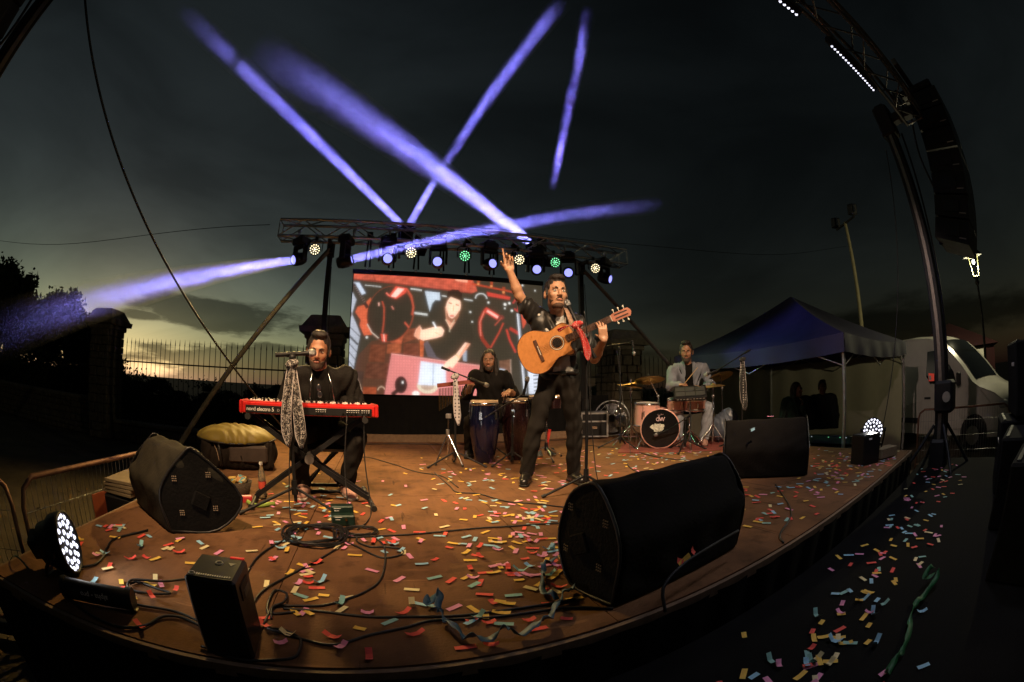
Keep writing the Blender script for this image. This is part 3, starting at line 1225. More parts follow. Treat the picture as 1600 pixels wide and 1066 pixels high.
    lin = np.where(img / 255 <= .04045, img / 255 / 12.92, ((np.clip(img, 0, 255) / 255 + .055) / 1.055) ** 2.4)
    lin = lin.reshape(nv, ss, nu, ss, 3).mean((1, 3))

    def blur(a, r):
        for ax in (0, 1):
            for _ in range(2):
                k = np.cumsum(np.pad(a, [(r + 1, r) if i == ax else (0, 0) for i in range(3)], mode='edge'), axis=ax)
                a = (np.take(k, range(2 * r + 1, k.shape[ax]), ax) - np.take(k, range(0, k.shape[ax] - 2 * r - 1), ax)) / (2 * r + 1)
        return a
    lin = .62 * lin + .38 * blur(lin, 1)
    grain = sum(blur(rng.rand(nv, nu, 1), r_) * k_ for r_, k_ in ((1, .7), (3, 1.6), (8, 3.0)))
    grain = grain / grain.mean()
    lin = lin * (1 + .7 * (grain - 1))
    hot = np.clip(lin - .45, 0, 1)
    lin = lin + .22 * blur(hot, 2) + .18 * blur(hot, 5)
    soft = blur(lin, 4)
    lin = lin * (.90 + .6 * (blur(rng.rand(nv, nu, 1), 7) - .35)) * (1 + .35 * (soft.mean(2, keepdims=True) - .12)) + .05 * blur(lin, 9)
    gy, gx = np.mgrid[0:nv, 0:nu]
    lin = lin * (.93 + .07 * ((gx % 3 > 0) & (gy % 3 > 0)))[..., None]
    return lin * (1 + .02 * rng.randn(nv, nu, 1)).clip(.9, 1.1)


def led_screen():
    t = thing("video_screen", "large video screen showing a man among red cymbals, hung below the truss", "screen", (SCX, SCYY, SCZ))
    part(t, "cabinet", M_black, "box", (WS / 2, .07, HS / 2), (WS + .03, .12, HS + .03))
    part(t, "top_bar", M_black, "box", (WS / 2, .04, HS + .05), (WS + .05, .09, .07))
    nu, nv = 216, 128
    lin = screen_picture(nu, nv)
    xs = np.linspace(0, WS, nu + 1)
    zs = np.linspace(HS, 0, nv + 1)
    V = np.zeros(((nu + 1) * (nv + 1), 3), np.float32)
    V[:, 0] = np.tile(xs, nv + 1)
    V[:, 2] = np.repeat(zs, nu + 1)
    i = np.arange(nu)[None, :] + np.arange(nv)[:, None] * (nu + 1)
    F = np.stack([i, i + nu + 1, i + nu + 2, i + 1], -1).reshape(-1, 4)
    me = bpy.data.meshes.new("picture")
    me.from_pydata(V.tolist(), [], F.tolist())
    at = me.color_attributes.new("picture", 'FLOAT_COLOR', 'CORNER')
    cc = np.ones((len(F), 4, 4), np.float32)
    cc[:, :, :3] = lin.reshape(-1, 1, 3)
    at.data.foreach_set("color", cc.ravel())
    m = bpy.data.materials.new("screen_light")
    m.use_nodes = True
    nt = m.node_tree
    nt.nodes.clear()
    o = nt.nodes.new("ShaderNodeOutputMaterial")
    e = nt.nodes.new("ShaderNodeEmission")
    c = nt.nodes.new("ShaderNodeVertexColor")
    c.layer_name = "picture"
    e.inputs[1].default_value = 1.15
    nt.links.new(c.outputs[0], e.inputs[0])
    nt.links.new(e.outputs[0], o.inputs[0])
    me.materials.append(m)
    p = link("picture", me, t)
    p.location = (0, -.004, 0)
    b = MB()
    b.grid(drape((-.12, .04, 0), (WS + 1.35, .04, 0), -SCZ + .01, -.012, 19, .018, (0, -1, 0)), 150, 3)
    b.build("skirt", M_blackcloth, t)


led_screen()

for x, nth in zip((-.27, .13, .55, .98, 1.42, 1.86, 2.27), ("leftmost", "second", "third", "fourth", "fifth", "sixth", "rightmost")):
    t = thing("lifting_sling", nth + " black sling, counted from the left, between truss and screen", "sling", (x, 6.86, 2.78), 0, "slings holding the screen")
    b = MB()
    b.box((-.028, 0, .31), (.03, .012, .56), Matrix.Rotation(rad(2.5), 3, 'Y'))
    b.box((.028, 0, .31), (.03, .012, .56), Matrix.Rotation(rad(-2.5), 3, 'Y'))
    b.box((0, 0, .60), (.1, .16, .05))
    b.build("webbing", M_blackcloth, t)
    part(t, "shackle", M_chrome, "tube", [(.016 * cos(a), 0, .005 + .022 * sin(a)) for a in np.linspace(0, 2 * pi, 10, endpoint=False)], .005, 5, True)

# ------------------------------------------------------------------ stage lamps
VIOLET = (.25, .23, 1.0)
M_violet = emis("violet_lens", (.30, .31, 1.0), 1.7)
M_warmled = emis("warm_led", (1.0, .84, .50), 2.6)
M_greenled = emis("green_led", (.25, 1.0, .45), 1.7)
M_whiteled = emis("white_led", (.84, .84, 1.0), 2.2)


def spot(name, parent, loc, aim, watt, col, size, blend=.5, radius=.04):
    l = bpy.data.lights.new(name, 'SPOT')
    l.energy = watt
    l.color = col
    l.spot_size = rad(size)
    l.spot_blend = blend
    l.shadow_soft_size = radius
    o = link(name, l, parent)
    o.location = loc
    d = Vector(aim) - Vector(loc)
    o.rotation_euler = d.to_track_quat('-Z', 'Y').to_euler()
    return o


def moving_head(x, y, z, aim, label, lit=True, up=False):
    """hanging (or standing) moving head whose lens is near (x, y, z) and looks at aim"""
    s = -1 if up else 1
    t = thing("moving_head_lamp", label, "stage light", (x, y, z), 0, "moving head lamps on the rear truss")
    d = (Vector(aim) - Vector((x, y, z))).normalized()
    yaw = math.atan2(d.x, -d.y)
    Rz = Matrix.Rotation(yaw, 4, 'Z')
    b = MB(Rz)
    b.box((0, .11, s * .33), (.27, .22, .12), b=.02)
    b.box((0, .11, s * .40), (.16, .14, .05))
    b.build("base", M_black, t)
    b = MB(Rz)
    b.box((0, .11, s * .25), (.30, .10, .05), b=.012)
    for k in (-1, 1):
        b.box((k * .135, .11, s * .12), (.035, .10, .27), b=.012)
    b.build("yoke", M_black, t)
    x0, y0, z0 = basis(d)
    Mh = Matrix((x0, y0, z0)).transposed().to_4x4()
    b = MB(Mh)
    b.lathe([(.02, -.24), (.085, -.225), (.105, -.16), (.108, -.06), (.10, 0.), (.082, .025), (.076, .028)], 18, cap0=True)
    b.lathe([(.076, .028), (.074, .006)], 18)
    b.build("head", M_blacksat, t)
    b = MB(Mh)
    b.lathe([(.001, .012), (.045, .011), (.073, .006)], 18)
    b.build("lens", M_violet if lit else M_lampglass, t)
    b = MB()
    b.cyl((0, .12, s * .42), (0, .12, s * .52), .02)
    b.box((0, .12, s * .53), (.05, .06, .05))
    b.build("clamp", M_steel, t)
    return t, d


HEADS = [  # x, z, aim, label
    (-1.49, 2.80, (-4.77, 2.74, .96), "moving head lamp at the left end of the truss throwing a violet beam left"),
    (-.54, 2.83, (4.44, 5.19, 3.93), "moving head lamp throwing a violet beam rightwards in front of the truss"),
    (.06, 2.88, (.5, 0, 1.2), "moving head lamp hanging between the two screen slings, next right of the sideways beam lamp"),
    (.87, 2.88, (-.6, 0, 1.6), "moving head lamp just left of the left green lamp"),
    (1.79, 2.92, (3.2, 0, 2.0), "moving head lamp just right of the left green lamp, by the raised hand"),
    (2.58, 2.89, (.6, 0, .9), "moving head lamp just left of the right green lamp, above the singer"),
    (3.18, 2.89, (.2, 0, .8), "brightest moving head lamp, just right of the right green lamp"),
    (4.03, 2.86, (6.6, 2.0, 1.1), "moving head lamp at the right end of the truss"),
]
for i, (x, z, aim, lab) in enumerate(HEADS):
    t, d = moving_head(x, 6.56, z, aim, lab)
    if i >= 2:
        spot("lamp_glow", t, tuple(d * .04), tuple(d), (26 if i < 7 else 130), VIOLET, (24 if i < 7 else 46), .7, .05)

PARS = [(-1.15, 2.97, 'w', "amber-white lamp under the left end of the truss"), (.43, 2.99, 'w', "warm white lamp above the left half of the screen"),
        (1.31, 3.00, 'g', "left one of the two green lamps on the truss"), (2.25, 3.02, 'w', "warm white lamp right beside the singer's raised hand"),
        (2.91, 3.04, 'g', "right one of the two green lamps, above the singer's head"), (3.71, 3.02, 'w', "warm white lamp near the right end of the truss")]


def par_can(t, M, r, leds, m_led, m_body=None, loose=False):
    """a round LED wash lamp looking along +z of M: can, rim and its LED lenses"""
    m_body = m_body or M_black
    b = MB(M)
    b.lathe([(.02, -.16), (r * .72, -.15), (r * .82, -.09), (r * .98, -.06), (r * 1.05, -.01), (r * 1.05, .02), (r * .97, .022), (r * .96, .0)], 24, cap0=True)
    b.lathe([(r * .96, .0), (.001, -.001)], 24)
    b.build("can", m_body, t)
    rl = []
    rings = ((0, 1), (.34, 6), (.64, 12), (.88, 18)) if leds == 'many' else ((.0, 3), (.40, 6), (.78, 12))
    for rr, n in rings:
        for i in range(n):
            a = 2 * pi * (i + .5 * (rr > .5)) / n
            q = rr if rr else (.12 if n > 1 else 0)
            rl.append((q * r * cos(a), q * r * sin(a)))
    led_r = r * (.098 if leds == 'many' else .112)
    if loose:
        me = MB().lathe([(.0008, .009), (led_r * .6, .007), (led_r, .0)], 10).mesh("led_lens", m_led)
        for x, y in rl:
            o = link("led_lens", me, t)
            o.matrix_local = M @ Matrix.Translation((x, y, .003))
    else:
        b = MB(M)
        for x, y in rl:
            b.lathe([(.0008, .009), (led_r * .6, .007), (led_r, .0)], 8, Matrix.Translation((x, y, .003)))
        b.build("led_lenses", m_led, t)


def look_matrix(d, hint=(1, 0, 0)):
    x, y, z = basis(d, hint)
    return Matrix((x, y, z)).transposed().to_4x4()


for i, (x, z, k, lab) in enumerate(PARS):
    t = thing("wash_lamp", lab, "stage light", (x, 6.52, z), 0, "round wash lamps on the rear truss")
    aim = Vector((x * .55 + .3, .4, .9 if k == 'w' else 1.2))
    d = (aim - Vector((x, 6.52, z))).normalized()
    par_can(t, look_matrix(d), .095, 'few', M_warmled if k == 'w' else M_greenled)
    b = MB()
    b.tube([(-.115, .05, -.02), (-.115, .07, .14), (-.06, .08, .19), (.06, .08, .19), (.115, .07, .14), (.115, .05, -.02)], .009, 6)
    b.box((0, .08, .21), (.05, .05, .06))
    b.build("bracket", M_black, t)
    col = (1.0, .66, .22) if k == 'w' else (.3, 1.0, .42)
    tgt = ((x * .8 + .2, 4.2, 0) if i else (-2.2, 3.4, -.5)) if k == 'w' else (x + 2.4, 4.6, .2)
    spot("lamp_glow", t, tuple(d * .03), tuple(Vector(tgt) - Vector((x, 6.52, z))), ((800 if i == 0 else 190) if k == 'w' else 90), col, (105 if i == 0 else 58), .9, .05)

# the lamps behind the truss that throw the steep beams
STEEP = [(.26, 6.98, 3.62, (-4.18, 3.97, 6.39), "moving head lamp on top of the truss throwing the thin beam up left"),
         (.42, 6.98, 3.62, (2.57, 4.7, 8.07), "moving head lamp on top of the truss throwing a beam up right"),
         (2.60, 6.98, 3.55, (-2.37, 4.19, 5.21), "moving head lamp on top of the truss throwing the widest beam up left"),
         (2.85, 6.98, 3.62, (3.24, 4.9, 8.31), "moving head lamp on top of the truss throwing the broken steep beam")]
for x, y, z, aim, lab in STEEP:
    moving_head(x, y, z, aim, lab, up=True)
for x in (.34, 2.72):
    t = tag(MB().box((x, 6.98, 3.16), (.75, .34, .03)).build("lamp_shelf", M_black), "flat black shelf behind the truss under the steep beam lamps at " + ("centre" if x < 1 else "right"), "shelf")

# ------------------------------------------------------------------ violet beams: drifting stage smoke lit by the lamps
def smoke_material(name, seed, dens, nscale, thr, fade0, fade1, g=0., near=0.):
    """smoke of uneven density along the throw; it only scatters the light of the lamps"""
    m = bpy.data.materials.new(name)
    m.use_nodes = True
    nt = m.node_tree
    nt.nodes.clear()
    o = nt.nodes.new("ShaderNodeOutputMaterial")
    v = nt.nodes.new("ShaderNodeVolumeScatter")
    v.inputs["Color"].default_value = (.9, .9, .9, 1)
    v.inputs["Anisotropy"].default_value = g
    tc = nt.nodes.new("ShaderNodeTexCoord")
    sp = nt.nodes.new("ShaderNodeSeparateXYZ")
    nt.links.new(tc.outputs["Object"], sp.inputs[0])
    mp = nt.nodes.new("ShaderNodeMapping")
    mp.inputs["Location"].default_value = (seed * 3.1, seed * 1.7, seed)
    mp.inputs["Scale"].default_value = (nscale * 1.6, nscale * 1.6, nscale * .55)
    nt.links.new(tc.outputs["Object"], mp.inputs[0])
    n = nt.nodes.new("ShaderNodeTexNoise")
    n.inputs["Scale"].default_value = 1.
    n.inputs["Detail"].default_value = 3.
    nt.links.new(mp.outputs[0], n.inputs["Vector"])

    def M(op, a, b=None):
        q = nt.nodes.new("ShaderNodeMath")
        q.operation = op
        for i, x in enumerate((a, b)):
            if x is None:
                continue
            if isinstance(x, (int, float)):
                q.inputs[i].default_value = x
            else:
                nt.links.new(x, q.inputs[i])
        return q.outputs[0]
    r = nt.nodes.new("ShaderNodeMapRange")
    r.interpolation_type = 'SMOOTHSTEP'
    r.inputs["From Min"].default_value = thr - .14
    r.inputs["From Max"].default_value = thr + .14
    nt.links.new(n.outputs[0], r.inputs[0])
    f = nt.nodes.new("ShaderNodeMapRange")
    f.interpolation_type = 'SMOOTHSTEP'
    f.inputs["From Min"].default_value = fade1
    f.inputs["From Max"].default_value = fade0
    nt.links.new(sp.outputs[2], f.inputs[0])
    mp2 = nt.nodes.new("ShaderNodeMapping")
    mp2.inputs["Location"].default_value = (seed * 1.3, seed * 2.9, seed * .7)
    mp2.inputs["Scale"].default_value = (5.5, 5.5, 3.2)
    nt.links.new(tc.outputs["Object"], mp2.inputs[0])
    n2 = nt.nodes.new("ShaderNodeTexNoise")
    n2.inputs["Scale"].default_value = 1.
    n2.inputs["Detail"].default_value = 3.
    n2.inputs["Distortion"].default_value = 1.2
    nt.links.new(mp2.outputs[0], n2.inputs["Vector"])
    r2 = nt.nodes.new("ShaderNodeMapRange")
    r2.interpolation_type = 'SMOOTHSTEP'
    r2.inputs["From Min"].default_value = .34
    r2.inputs["From Max"].default_value = .66
    r2.inputs["To Min"].default_value = .68
    r2.inputs["To Max"].default_value = 1.4
    nt.links.new(n2.outputs[0], r2.inputs[0])
    z2 = M('POWER', M('MAXIMUM', M('ADD', sp.outputs[2], .6), 0), .45)
    dn = M('MULTIPLY', M('MULTIPLY', M('MULTIPLY', M('MULTIPLY', r.outputs[0], r2.outputs[0]), f.outputs[0]), z2), dens)
    if near:                                       # clear air close to the lamp
        q = nt.nodes.new("ShaderNodeMapRange")
        q.interpolation_type = 'SMOOTHSTEP'
        q.inputs["From Min"].default_value = near * .6
        q.inputs["From Max"].default_value = near
        nt.links.new(sp.outputs[2], q.inputs[0])
        dn = M('MULTIPLY', dn, q.outputs[0])
    nt.links.new(dn, v.inputs["Density"])
    nt.links.new(v.outputs[0], o.inputs["Volume"])
    return m


def beam(label, p0, p1, r0, r1, watt, dens, seed, nscale=.8, thr=.4, fade=(.5, 1.), col=VIOLET, near=0.):
    p0, p1 = Vector(p0), Vector(p1)
    d = p1 - p0
    L = d.length
    p0 = p0 + d.normalized() * .05
    b = MB()
    b.lathe([(r0, .0), (r1, L)], 24, cap0=True, cap1=True)
    o = b.build("light_beam", smoke_material("smoke_%d" % seed, seed, dens, nscale, thr, L * fade[0], L * fade[1], 0., near))
    o.location = p0
    o.rotation_euler = d.to_track_quat('Z', 'Y').to_euler()
    tag(o, label, kind="stuff")
    half = math.degrees(math.atan((r1 - r0) / L))
    l = bpy.data.lights.new("beam_lamp", 'AREA')
    l.shape = 'DISK'
    l.size = r0 * 1.7
    l.spread = rad(half * 2)
    l.energy = watt
    l.color = col
    lo_ = link("beam_lamp", l, None)
    lo_.location = p0
    lo_.rotation_euler = d.to_track_quat('-Z', 'Y').to_euler()
    return o


BW = 12.5
beam("violet light beam streaming left over the dark trees", (-1.49, 6.56, 2.80), (-4.77, 2.74, .96), .075, .36, BW, .30, 1, .7, .34, (.40, .98))
beam("violet light beam crossing in front of the truss to the right", (-.54, 6.56, 2.83), (4.44, 5.19, 3.93), .08, .19, BW * .75, .30, 12, 1.0, .42, (.60, 1.))
beam("thin violet light beam slanting up to the top left", (.28, 6.98, 3.62), (-4.18, 3.97, 6.39), .08, .26, BW, .30, 3, .8, .34, (.6, 1.))
beam("violet light beam slanting up to the right", (.38, 6.98, 3.62), (2.57, 4.7, 8.07), .08, .24, BW, .30, 4, 1.1, .38, (.7, 1.))
beam("widest violet light beam slanting up left across the sky", (2.60, 6.98, 3.55), (-2.37, 4.19, 5.21), .11, .46, BW * 2.4, .30, 5, .7, .32, (.75, 1.))
beam("broken faint violet beam rising steeply above the singer", (2.85, 6.98, 3.62), (3.24, 4.9, 8.31), .07, .19, BW * .8, .36, 6, 1.3, .50, (.8, 1.), near=1.5)

# ------------------------------------------------------------------ front truss, towers, wash lamps over the pit
FTZ, FTY = 3.85, .62
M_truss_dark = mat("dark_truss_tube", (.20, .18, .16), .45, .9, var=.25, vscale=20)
ft = box_truss("front_truss", "dark box truss crossing overhead at the top right corner", (-2.9, FTY, FTZ), (5.2, FTY, FTZ), .29, .29, .45, M_truss_dark)


def led_bar(x, label):
    t = thing("led_bar", label, "stage light", (x, FTY + .18, FTZ - .19), 0, "white LED bars under the front truss")
    part(t, "housing", M_black, "box", (0, 0, 0), (.98, .07, .08), Matrix.Rotation(rad(-30), 3, 'X'))
    me = MB().lathe([(.0008, .012), (.012, .008), (.017, .0)], 10).mesh("led_lens", M_whiteled)
    for i in range(18):
        o = link("led_lens", me, t)
        o.location = (-.45 + i * .053, .012, -.042)
        o.rotation_euler = (rad(180 - 30), 0, 0)
    spot("lamp_glow", t, (0, .02, -.08), (.1, -.45, -4.), 75, (.92, .88, 1.), 105, .8, .2)
    for s in (-.35, .35):
        part(t, "hanger", M_black, "box", (s, .04, .09), (.03, .05, .16))


led_bar(3.63, "whole white LED bar glowing under the overhead truss")
led_bar(2.17, "white LED bar cut by the top edge of the picture")

for i, (x, wt, c, tg) in enumerate(((-1.2, 780, (1., .66, .36), (-.6, 3.1, .1)), (.2, 820, (1., .62, .33), (.5, 4.4, .2)), (1.2, 450, (1., .74, .48), (1.5, 3.8, .9)), (2.1, 1050, (1., .68, .42), (3.4, 4.4, .4)), (-2.3, 560, (1., .72, .62), (8.6, 2.4, .6)))):  # last lamp is added, out of view, to brighten the van and tent
    t = thing("front_wash_lamp", ("first", "second", "third", "fourth", "fifth")[i] + " warm wash lamp along the front truss above the pit", "stage light", (x, FTY + .22, FTZ - .28), 0, "wash lamps on the front truss")
    d = (Vector(tg) - Vector((x, FTY + .22, FTZ - .28))).normalized()
    par_can(t, look_matrix(d), .1, 'few', M_warmled)
    part(t, "bracket", M_black, "tube", [(-.12, 0, 0), (-.12, -.02, .15), (0, -.03, .2), (.12, -.02, .15), (.12, 0, 0)], .009, 6)
    spot("lamp_glow", t, tuple(d * .03), tuple(d), wt, c, (59 if i < 4 else 22), 1., .06)


def tower(x, y, label):
    t = thing("truss_tower", label, "tower", (x, y, GZ), 0, "towers of the front truss")
    h = FTZ - GZ
    b = MB()
    b.box((0, 0, h / 2 + .1), (.15, .15, h + .2), b=.012)
    b.build("mast", M_black, t)
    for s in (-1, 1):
        MB().box((s * .082, 0, h / 2), (.012, .05, h), b=.003).build("lit_edge_strip", M_truss_dark, t)  # paler strips put the lit edges of the mast into colour
    part(t, "sleeve", M_black, "box", (0, 0, h - .05), (.22, .24, .42), b=.02)
    part(t, "cross_arm", M_black, "box", (0, -.24, h - .05), (.16, .56, .12), b=.02)
    part(t, "winch_box", M_black, "box", (.02, -.05, 1.45), (.30, .26, .34), b=.03)
    part(t, "winch_drum", M_steel, "cyl", (-.165, -.1, 1.45), (.165, -.1, 1.45), .055, n=14)
    part(t, "foot_block", M_black, "box", (0, 0, .5), (.24, .24, 1.0), b=.03)
    for a in (35, 125, 215, 305):
        part(t, "outrigger", M_black, "box", (cos(rad(a)) * .5, sin(rad(a)) * .5, .1), (1.0, .08, .09), Matrix.Rotation(rad(a), 3, 'Z'))
        part(t, "brace", M_black, "cyl", (cos(rad(a)) * .95, sin(rad(a)) * .95, .14), (cos(rad(a)) * .1, sin(rad(a)) * .1, 1.15), .02)
        part(t, "screw_jack", M_steel, "cyl", (cos(rad(a)) * .96, sin(rad(a)) * .96, 0), (cos(rad(a)) * .96, sin(rad(a)) * .96, .3), .018)
    return t


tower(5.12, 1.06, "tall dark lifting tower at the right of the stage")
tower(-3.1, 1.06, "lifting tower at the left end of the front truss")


def line_array(x, y, ztop, label, n, flip=1):
    t = thing("line_array", label, "loudspeaker", (x, y, ztop), 0, "line arrays of the sound system")
    part(t, "fly_frame", M_black, "box", (0, .05, .06), (.94, .62, .10), b=.02)
    part(t, "fly_arm", M_truss_dark, "box", (-flip * .45, .1, .22), (1.0, .08, .10))
    part(t, "cable_loom", M_rubber, "tube", spline([(-flip * .1, .35, .0), (-flip * .12, .5, -.7), (-flip * .1, .42, -1.5), (-flip * .15, .6, -1.9), (-flip * .1, .3, -1.75)]), .018, 6)
    p = Vector((0, 0, 0))
    ang = 4.
    for i in range(n):
        R = Matrix.Rotation(rad(ang), 4, 'X')
        M = Matrix.Translation(p) @ R
        b = MB(M)
        h = .285
        prof = [(-.30, -h), (.24, -h * .93), (.24, -h * .05), (-.30, 0)]
        q0 = [(-.45, yy, zz) for yy, zz in prof]
        q1 = [(.45, yy, zz) for yy, zz in prof]
        b.add(q0 + q1, [(3, 2, 1, 0), (4, 5, 6, 7), (0, 1, 5, 4), (1, 2, 6, 5), (2, 3, 7, 6), (3, 0, 4, 7)])
        o = b.build("cabinet", M_black, t)
        for sx in (-1, 1):
            MB(M).box((sx * .458, -.03, -h * .5), (.014, .24, .15), b=.004).build("side_handle", M_blacksat, o)
        b = MB(M)
        b.box((0, .245, -h * .5), (.50, .012, .13), b=.004)
        b.build("rear_panel", M_blacksat, o)
        MB(M).box((-.15, .2535, -h * .38), (.14, .004, .012), b=.001).build("name_plate", mat("plate_grey", (.35, .33, .32), .5), o)
        MB(M).box((-.4555, -.2, -h * .78), (.003, .11, .014), b=.001).build("name_plate", MATS["plate_grey"], o)
        p = p + (R @ Vector((0, 0, -h - .006)))
        ang += 3.2 if i > 1 else 1.5
    return t


line_array(5.95, .36, 4.25, "tall hanging column of dark loudspeakers at the upper right", 7)
line_array(-3.55, .55, 3.85, "hanging column of loudspeakers just inside the top left corner", 7, -1)

tag(MB().tube(spline([(5.6 + .18 * cos(a), .72 + .05 * a / 6, 4.25 + .18 * sin(a)) for a in np.linspace(0, 12.5, 22)], 3), .02, 6).build("cable_coil", M_rubber), "dark coil of cable hung on the end of the overhead truss", "cable")
tag(MB().tube(spline([(5.15, .9, 3.6), (5.28, .98, 2.4), (5.3, 1.0, 1.0), (5.25, 1.0, -.6)]), .014, 6).build("tower_cable", M_rubber), "dark cable hanging down beside the right tower", "cable")
tag(MB().cyl((5.0, 1.2, 3.4), (4.9, 1.9, -.05), .006, .006, 5).build("guy_wire", M_rubber), "thin guy wire slanting beside the right tower", "wire")

# thick cable over the left, overhead wires
tag(MB().tube(spline([(-2.75, 1.33, 3.33), (-2.0, 3.45, 1.72), (-1.22, 6.0, .06)], 10), .0125, 6).build("slanting_cable", mat("cable_black", (.012, .012, .012), .5)), "thick black cable slanting down across the sky on the left", "cable")
for lab, pts in (("thin overhead wire crossing the sky left of the truss", [(-32, 16, 8.3), (-17, 15, 6.35), (-4.3, 14, 6.3)]), ("thin overhead wire crossing the sky right of the truss", [(3.5, 14, 6.62), (9.2, 14, 6.75), (20, 14, 8.0), (34, 15, 11.6)])):
    tag(MB().tube(spline(pts, 8), .012, 5).build("overhead_wire", M_rubber), lab, "wire")

# ------------------------------------------------------------------ people
def A(*v):
    return np.array(v, float)


def unit(v):
    v = np.array(v, float)
    return v / (np.linalg.norm(v) + 1e-12)


def euler_np(yaw=0, pitch=0, roll=0):
    return np.array((Matrix.Rotation(rad(yaw), 3, 'Z') @ Matrix.Rotation(rad(pitch), 3, 'X') @ Matrix.Rotation(rad(roll), 3, 'Y')))


M_skin1 = mat("skin_light", (.42, .225, .135), .5, var=.16, vscale=22, bump=.06, bscale=160)
M_skin2 = mat("skin_tan", (.29, .135, .075), .5, var=.12, vscale=14, bump=.06, bscale=160)
M_hair = mat("dark_hair", (.014, .010, .008), .55, var=.4, vscale=60, bump=.6, bscale=220)
M_beard = mat("dark_beard", (.048, .028, .018), .7, var=.5, vscale=90, bump=.5, bscale=260)
M_eyew = mat("eye_white", (.6, .57, .53), .25)
M_iris = mat("eye_dark", (.015, .010, .008), .2)
M_lip = mat("lips", (.34, .13, .10), .45)


def head_frame(C, R, s):
    return lambda x, y, z: np.array(C) + np.array(R) @ (s * np.array((x, y, z)))


def add_head(f, C, R, s):
    P = head_frame(C, R, s)
    q = lambda *v: s * np.array(v)
    f.ell(P(0, .012, .035), q(.074, .093, .086), R, .02)
    f.ell(P(0, -.030, -.035), q(.058, .064, .085), R, .03)
    f.ell(P(0, -.050, -.090), q(.036, .040, .028), R, .025)
    f.cone(P(-.034, -.083, .022), P(.034, -.083, .022), .013 * s, .013 * s, .014)
    for k in (-1, 1):
        f.ell(P(k * .041, -.064, -.022), q(.021, .020, .022), R, .02)
        f.ell(P(k * .078, .012, -.008), q(.011, .021, .032), R, .008)
        f.ell(P(k * .030, -.104, .003), q(.019, .016, .012), R, .008, 'sub')
    f.cone(P(0, -.090, .012), P(0, -.109, -.028), .008 * s, .013 * s, .008)
    for k in (-1, 1):
        f.ell(P(k * .011, -.100, -.033), q(.009, .010, .008), R, .006)
    f.ell(P(0, -.092, -.063), q(.023, .009, .010), R, .008)


def face_parts(body, C, R, s, brow=True, squint=1.):
    P = head_frame(C, R, s)
    Rm = Matrix([list(r) for r in R])
    for k in (-1, 1):
        b = MB()
        b.ball(P(k * .030, -.0825, .003), (.0135 * s, .010 * s, .0085 * s * squint), 10, Rm)
        b.cur = 1
        b.ball(P(k * .030, -.0885, .003), (.0062 * s, .0050 * s, .0062 * s * squint), 8, Rm)
        b.build("eye", [M_eyew, M_iris], body)
        if brow:
            MB().tube([P(k * .012, -.094, .018), P(k * .028, -.0965, .025), P(k * .046, -.084, .021)], [.0045 * s, .0055 * s, .003 * s], 6).build("eyebrow", M_hair, body)
    MB().ball(P(0, -.0965, -.0635), (.020 * s, .006 * s, .0065 * s), 10, Rm).build("lips", M_lip, body)


def beard(body, C, R, s, thick=.008, high=-.030, m=None, name="beard"):
    P = head_frame(C, R, s)
    q = lambda *v: s * np.array(v)
    f = Field(np.array(C) - .2, np.array(C) + .2, .0048)
    f.ell(P(0, -.030, -.035), q(.058 + thick, .064 + thick, .085 + thick), R, .0)
    f.ell(P(0, -.052, -.095), q(.036 + thick, .040 + thick, .030 + thick), R, .02)
    up = np.array(R) @ unit((0, -.50, 1.))
    f.cut(P(0, -.06, high - .012), up)
    f.cut(P(0, .028, 0), np.array(R) @ A(0, 1, 0))
    f.cut(P(0, 0, -.116 - thick), np.array(R) @ A(0, 0, -1))
    f.ell(P(0, -.112, -.055), q(.022, .030, .016), R, .006, 'sub')
    f.cone(P(-.027, -.091, -.060), P(-.006, -.1015, -.047), .0030 * s, .0045 * s, .004)
    f.cone(P(.027, -.091, -.060), P(.006, -.1015, -.047), .0030 * s, .0045 * s, .004)
    return f.build(name, m or M_beard, body, 0)


def hair(body, C, R, s, style, m=None):
    P = head_frame(C, R, s)
    q = lambda *v: s * np.array(v)
    f = Field(np.array(C) - A(.2, .2, .32), np.array(C) + .22, .0052)
    f.ell(P(0, .020, .042), q(.081, .095, .090), R, .0)
    if style == 'short':
        f.ell(P(0, -.030, .112), q(.058, .055, .030), R, .02)
        f.ell(P(0, -.085, -.010), q(.066, .075, .082), R, .012, 'sub')
        f.ell(P(0, -.02, -.085), q(.10, .085, .075), R, .01, 'sub')
        for k in (-1, 1):
            f.cone(P(k * .073, -.012, .03), P(k * .071, -.022, -.022), .010 * s, .006 * s, .008)
    elif style == 'thin':
        f.ell(P(0, -.105, .030), q(.085, .095, .105), R, .012, 'sub')
        f.ell(P(0, -.02, -.080), q(.11, .10, .078), R, .01, 'sub')
    elif style == 'long':
        f.ell(P(0, -.100, -.02), q(.056, .085, .105), R, .012, 'sub')
        for k in (-1, 1):
            f.cone(P(k * .070, .00, .02), P(k * .082, .005, -.12), .026 * s, .028 * s, .02)
            f.cone(P(k * .082, .005, -.12), P(k * .090, -.012, -.185), .028 * s, .012 * s, .02)
        f.cone(P(0, .08, 0), P(0, .085, -.19), .06 * s, .06 * s, .03)
    f.warp(lambda x, y, z: .0022 * np.sin(150 * x + 60 * z) * np.cos(120 * y + 40 * x))
    return f.build("hair", m or M_hair, body, 0)


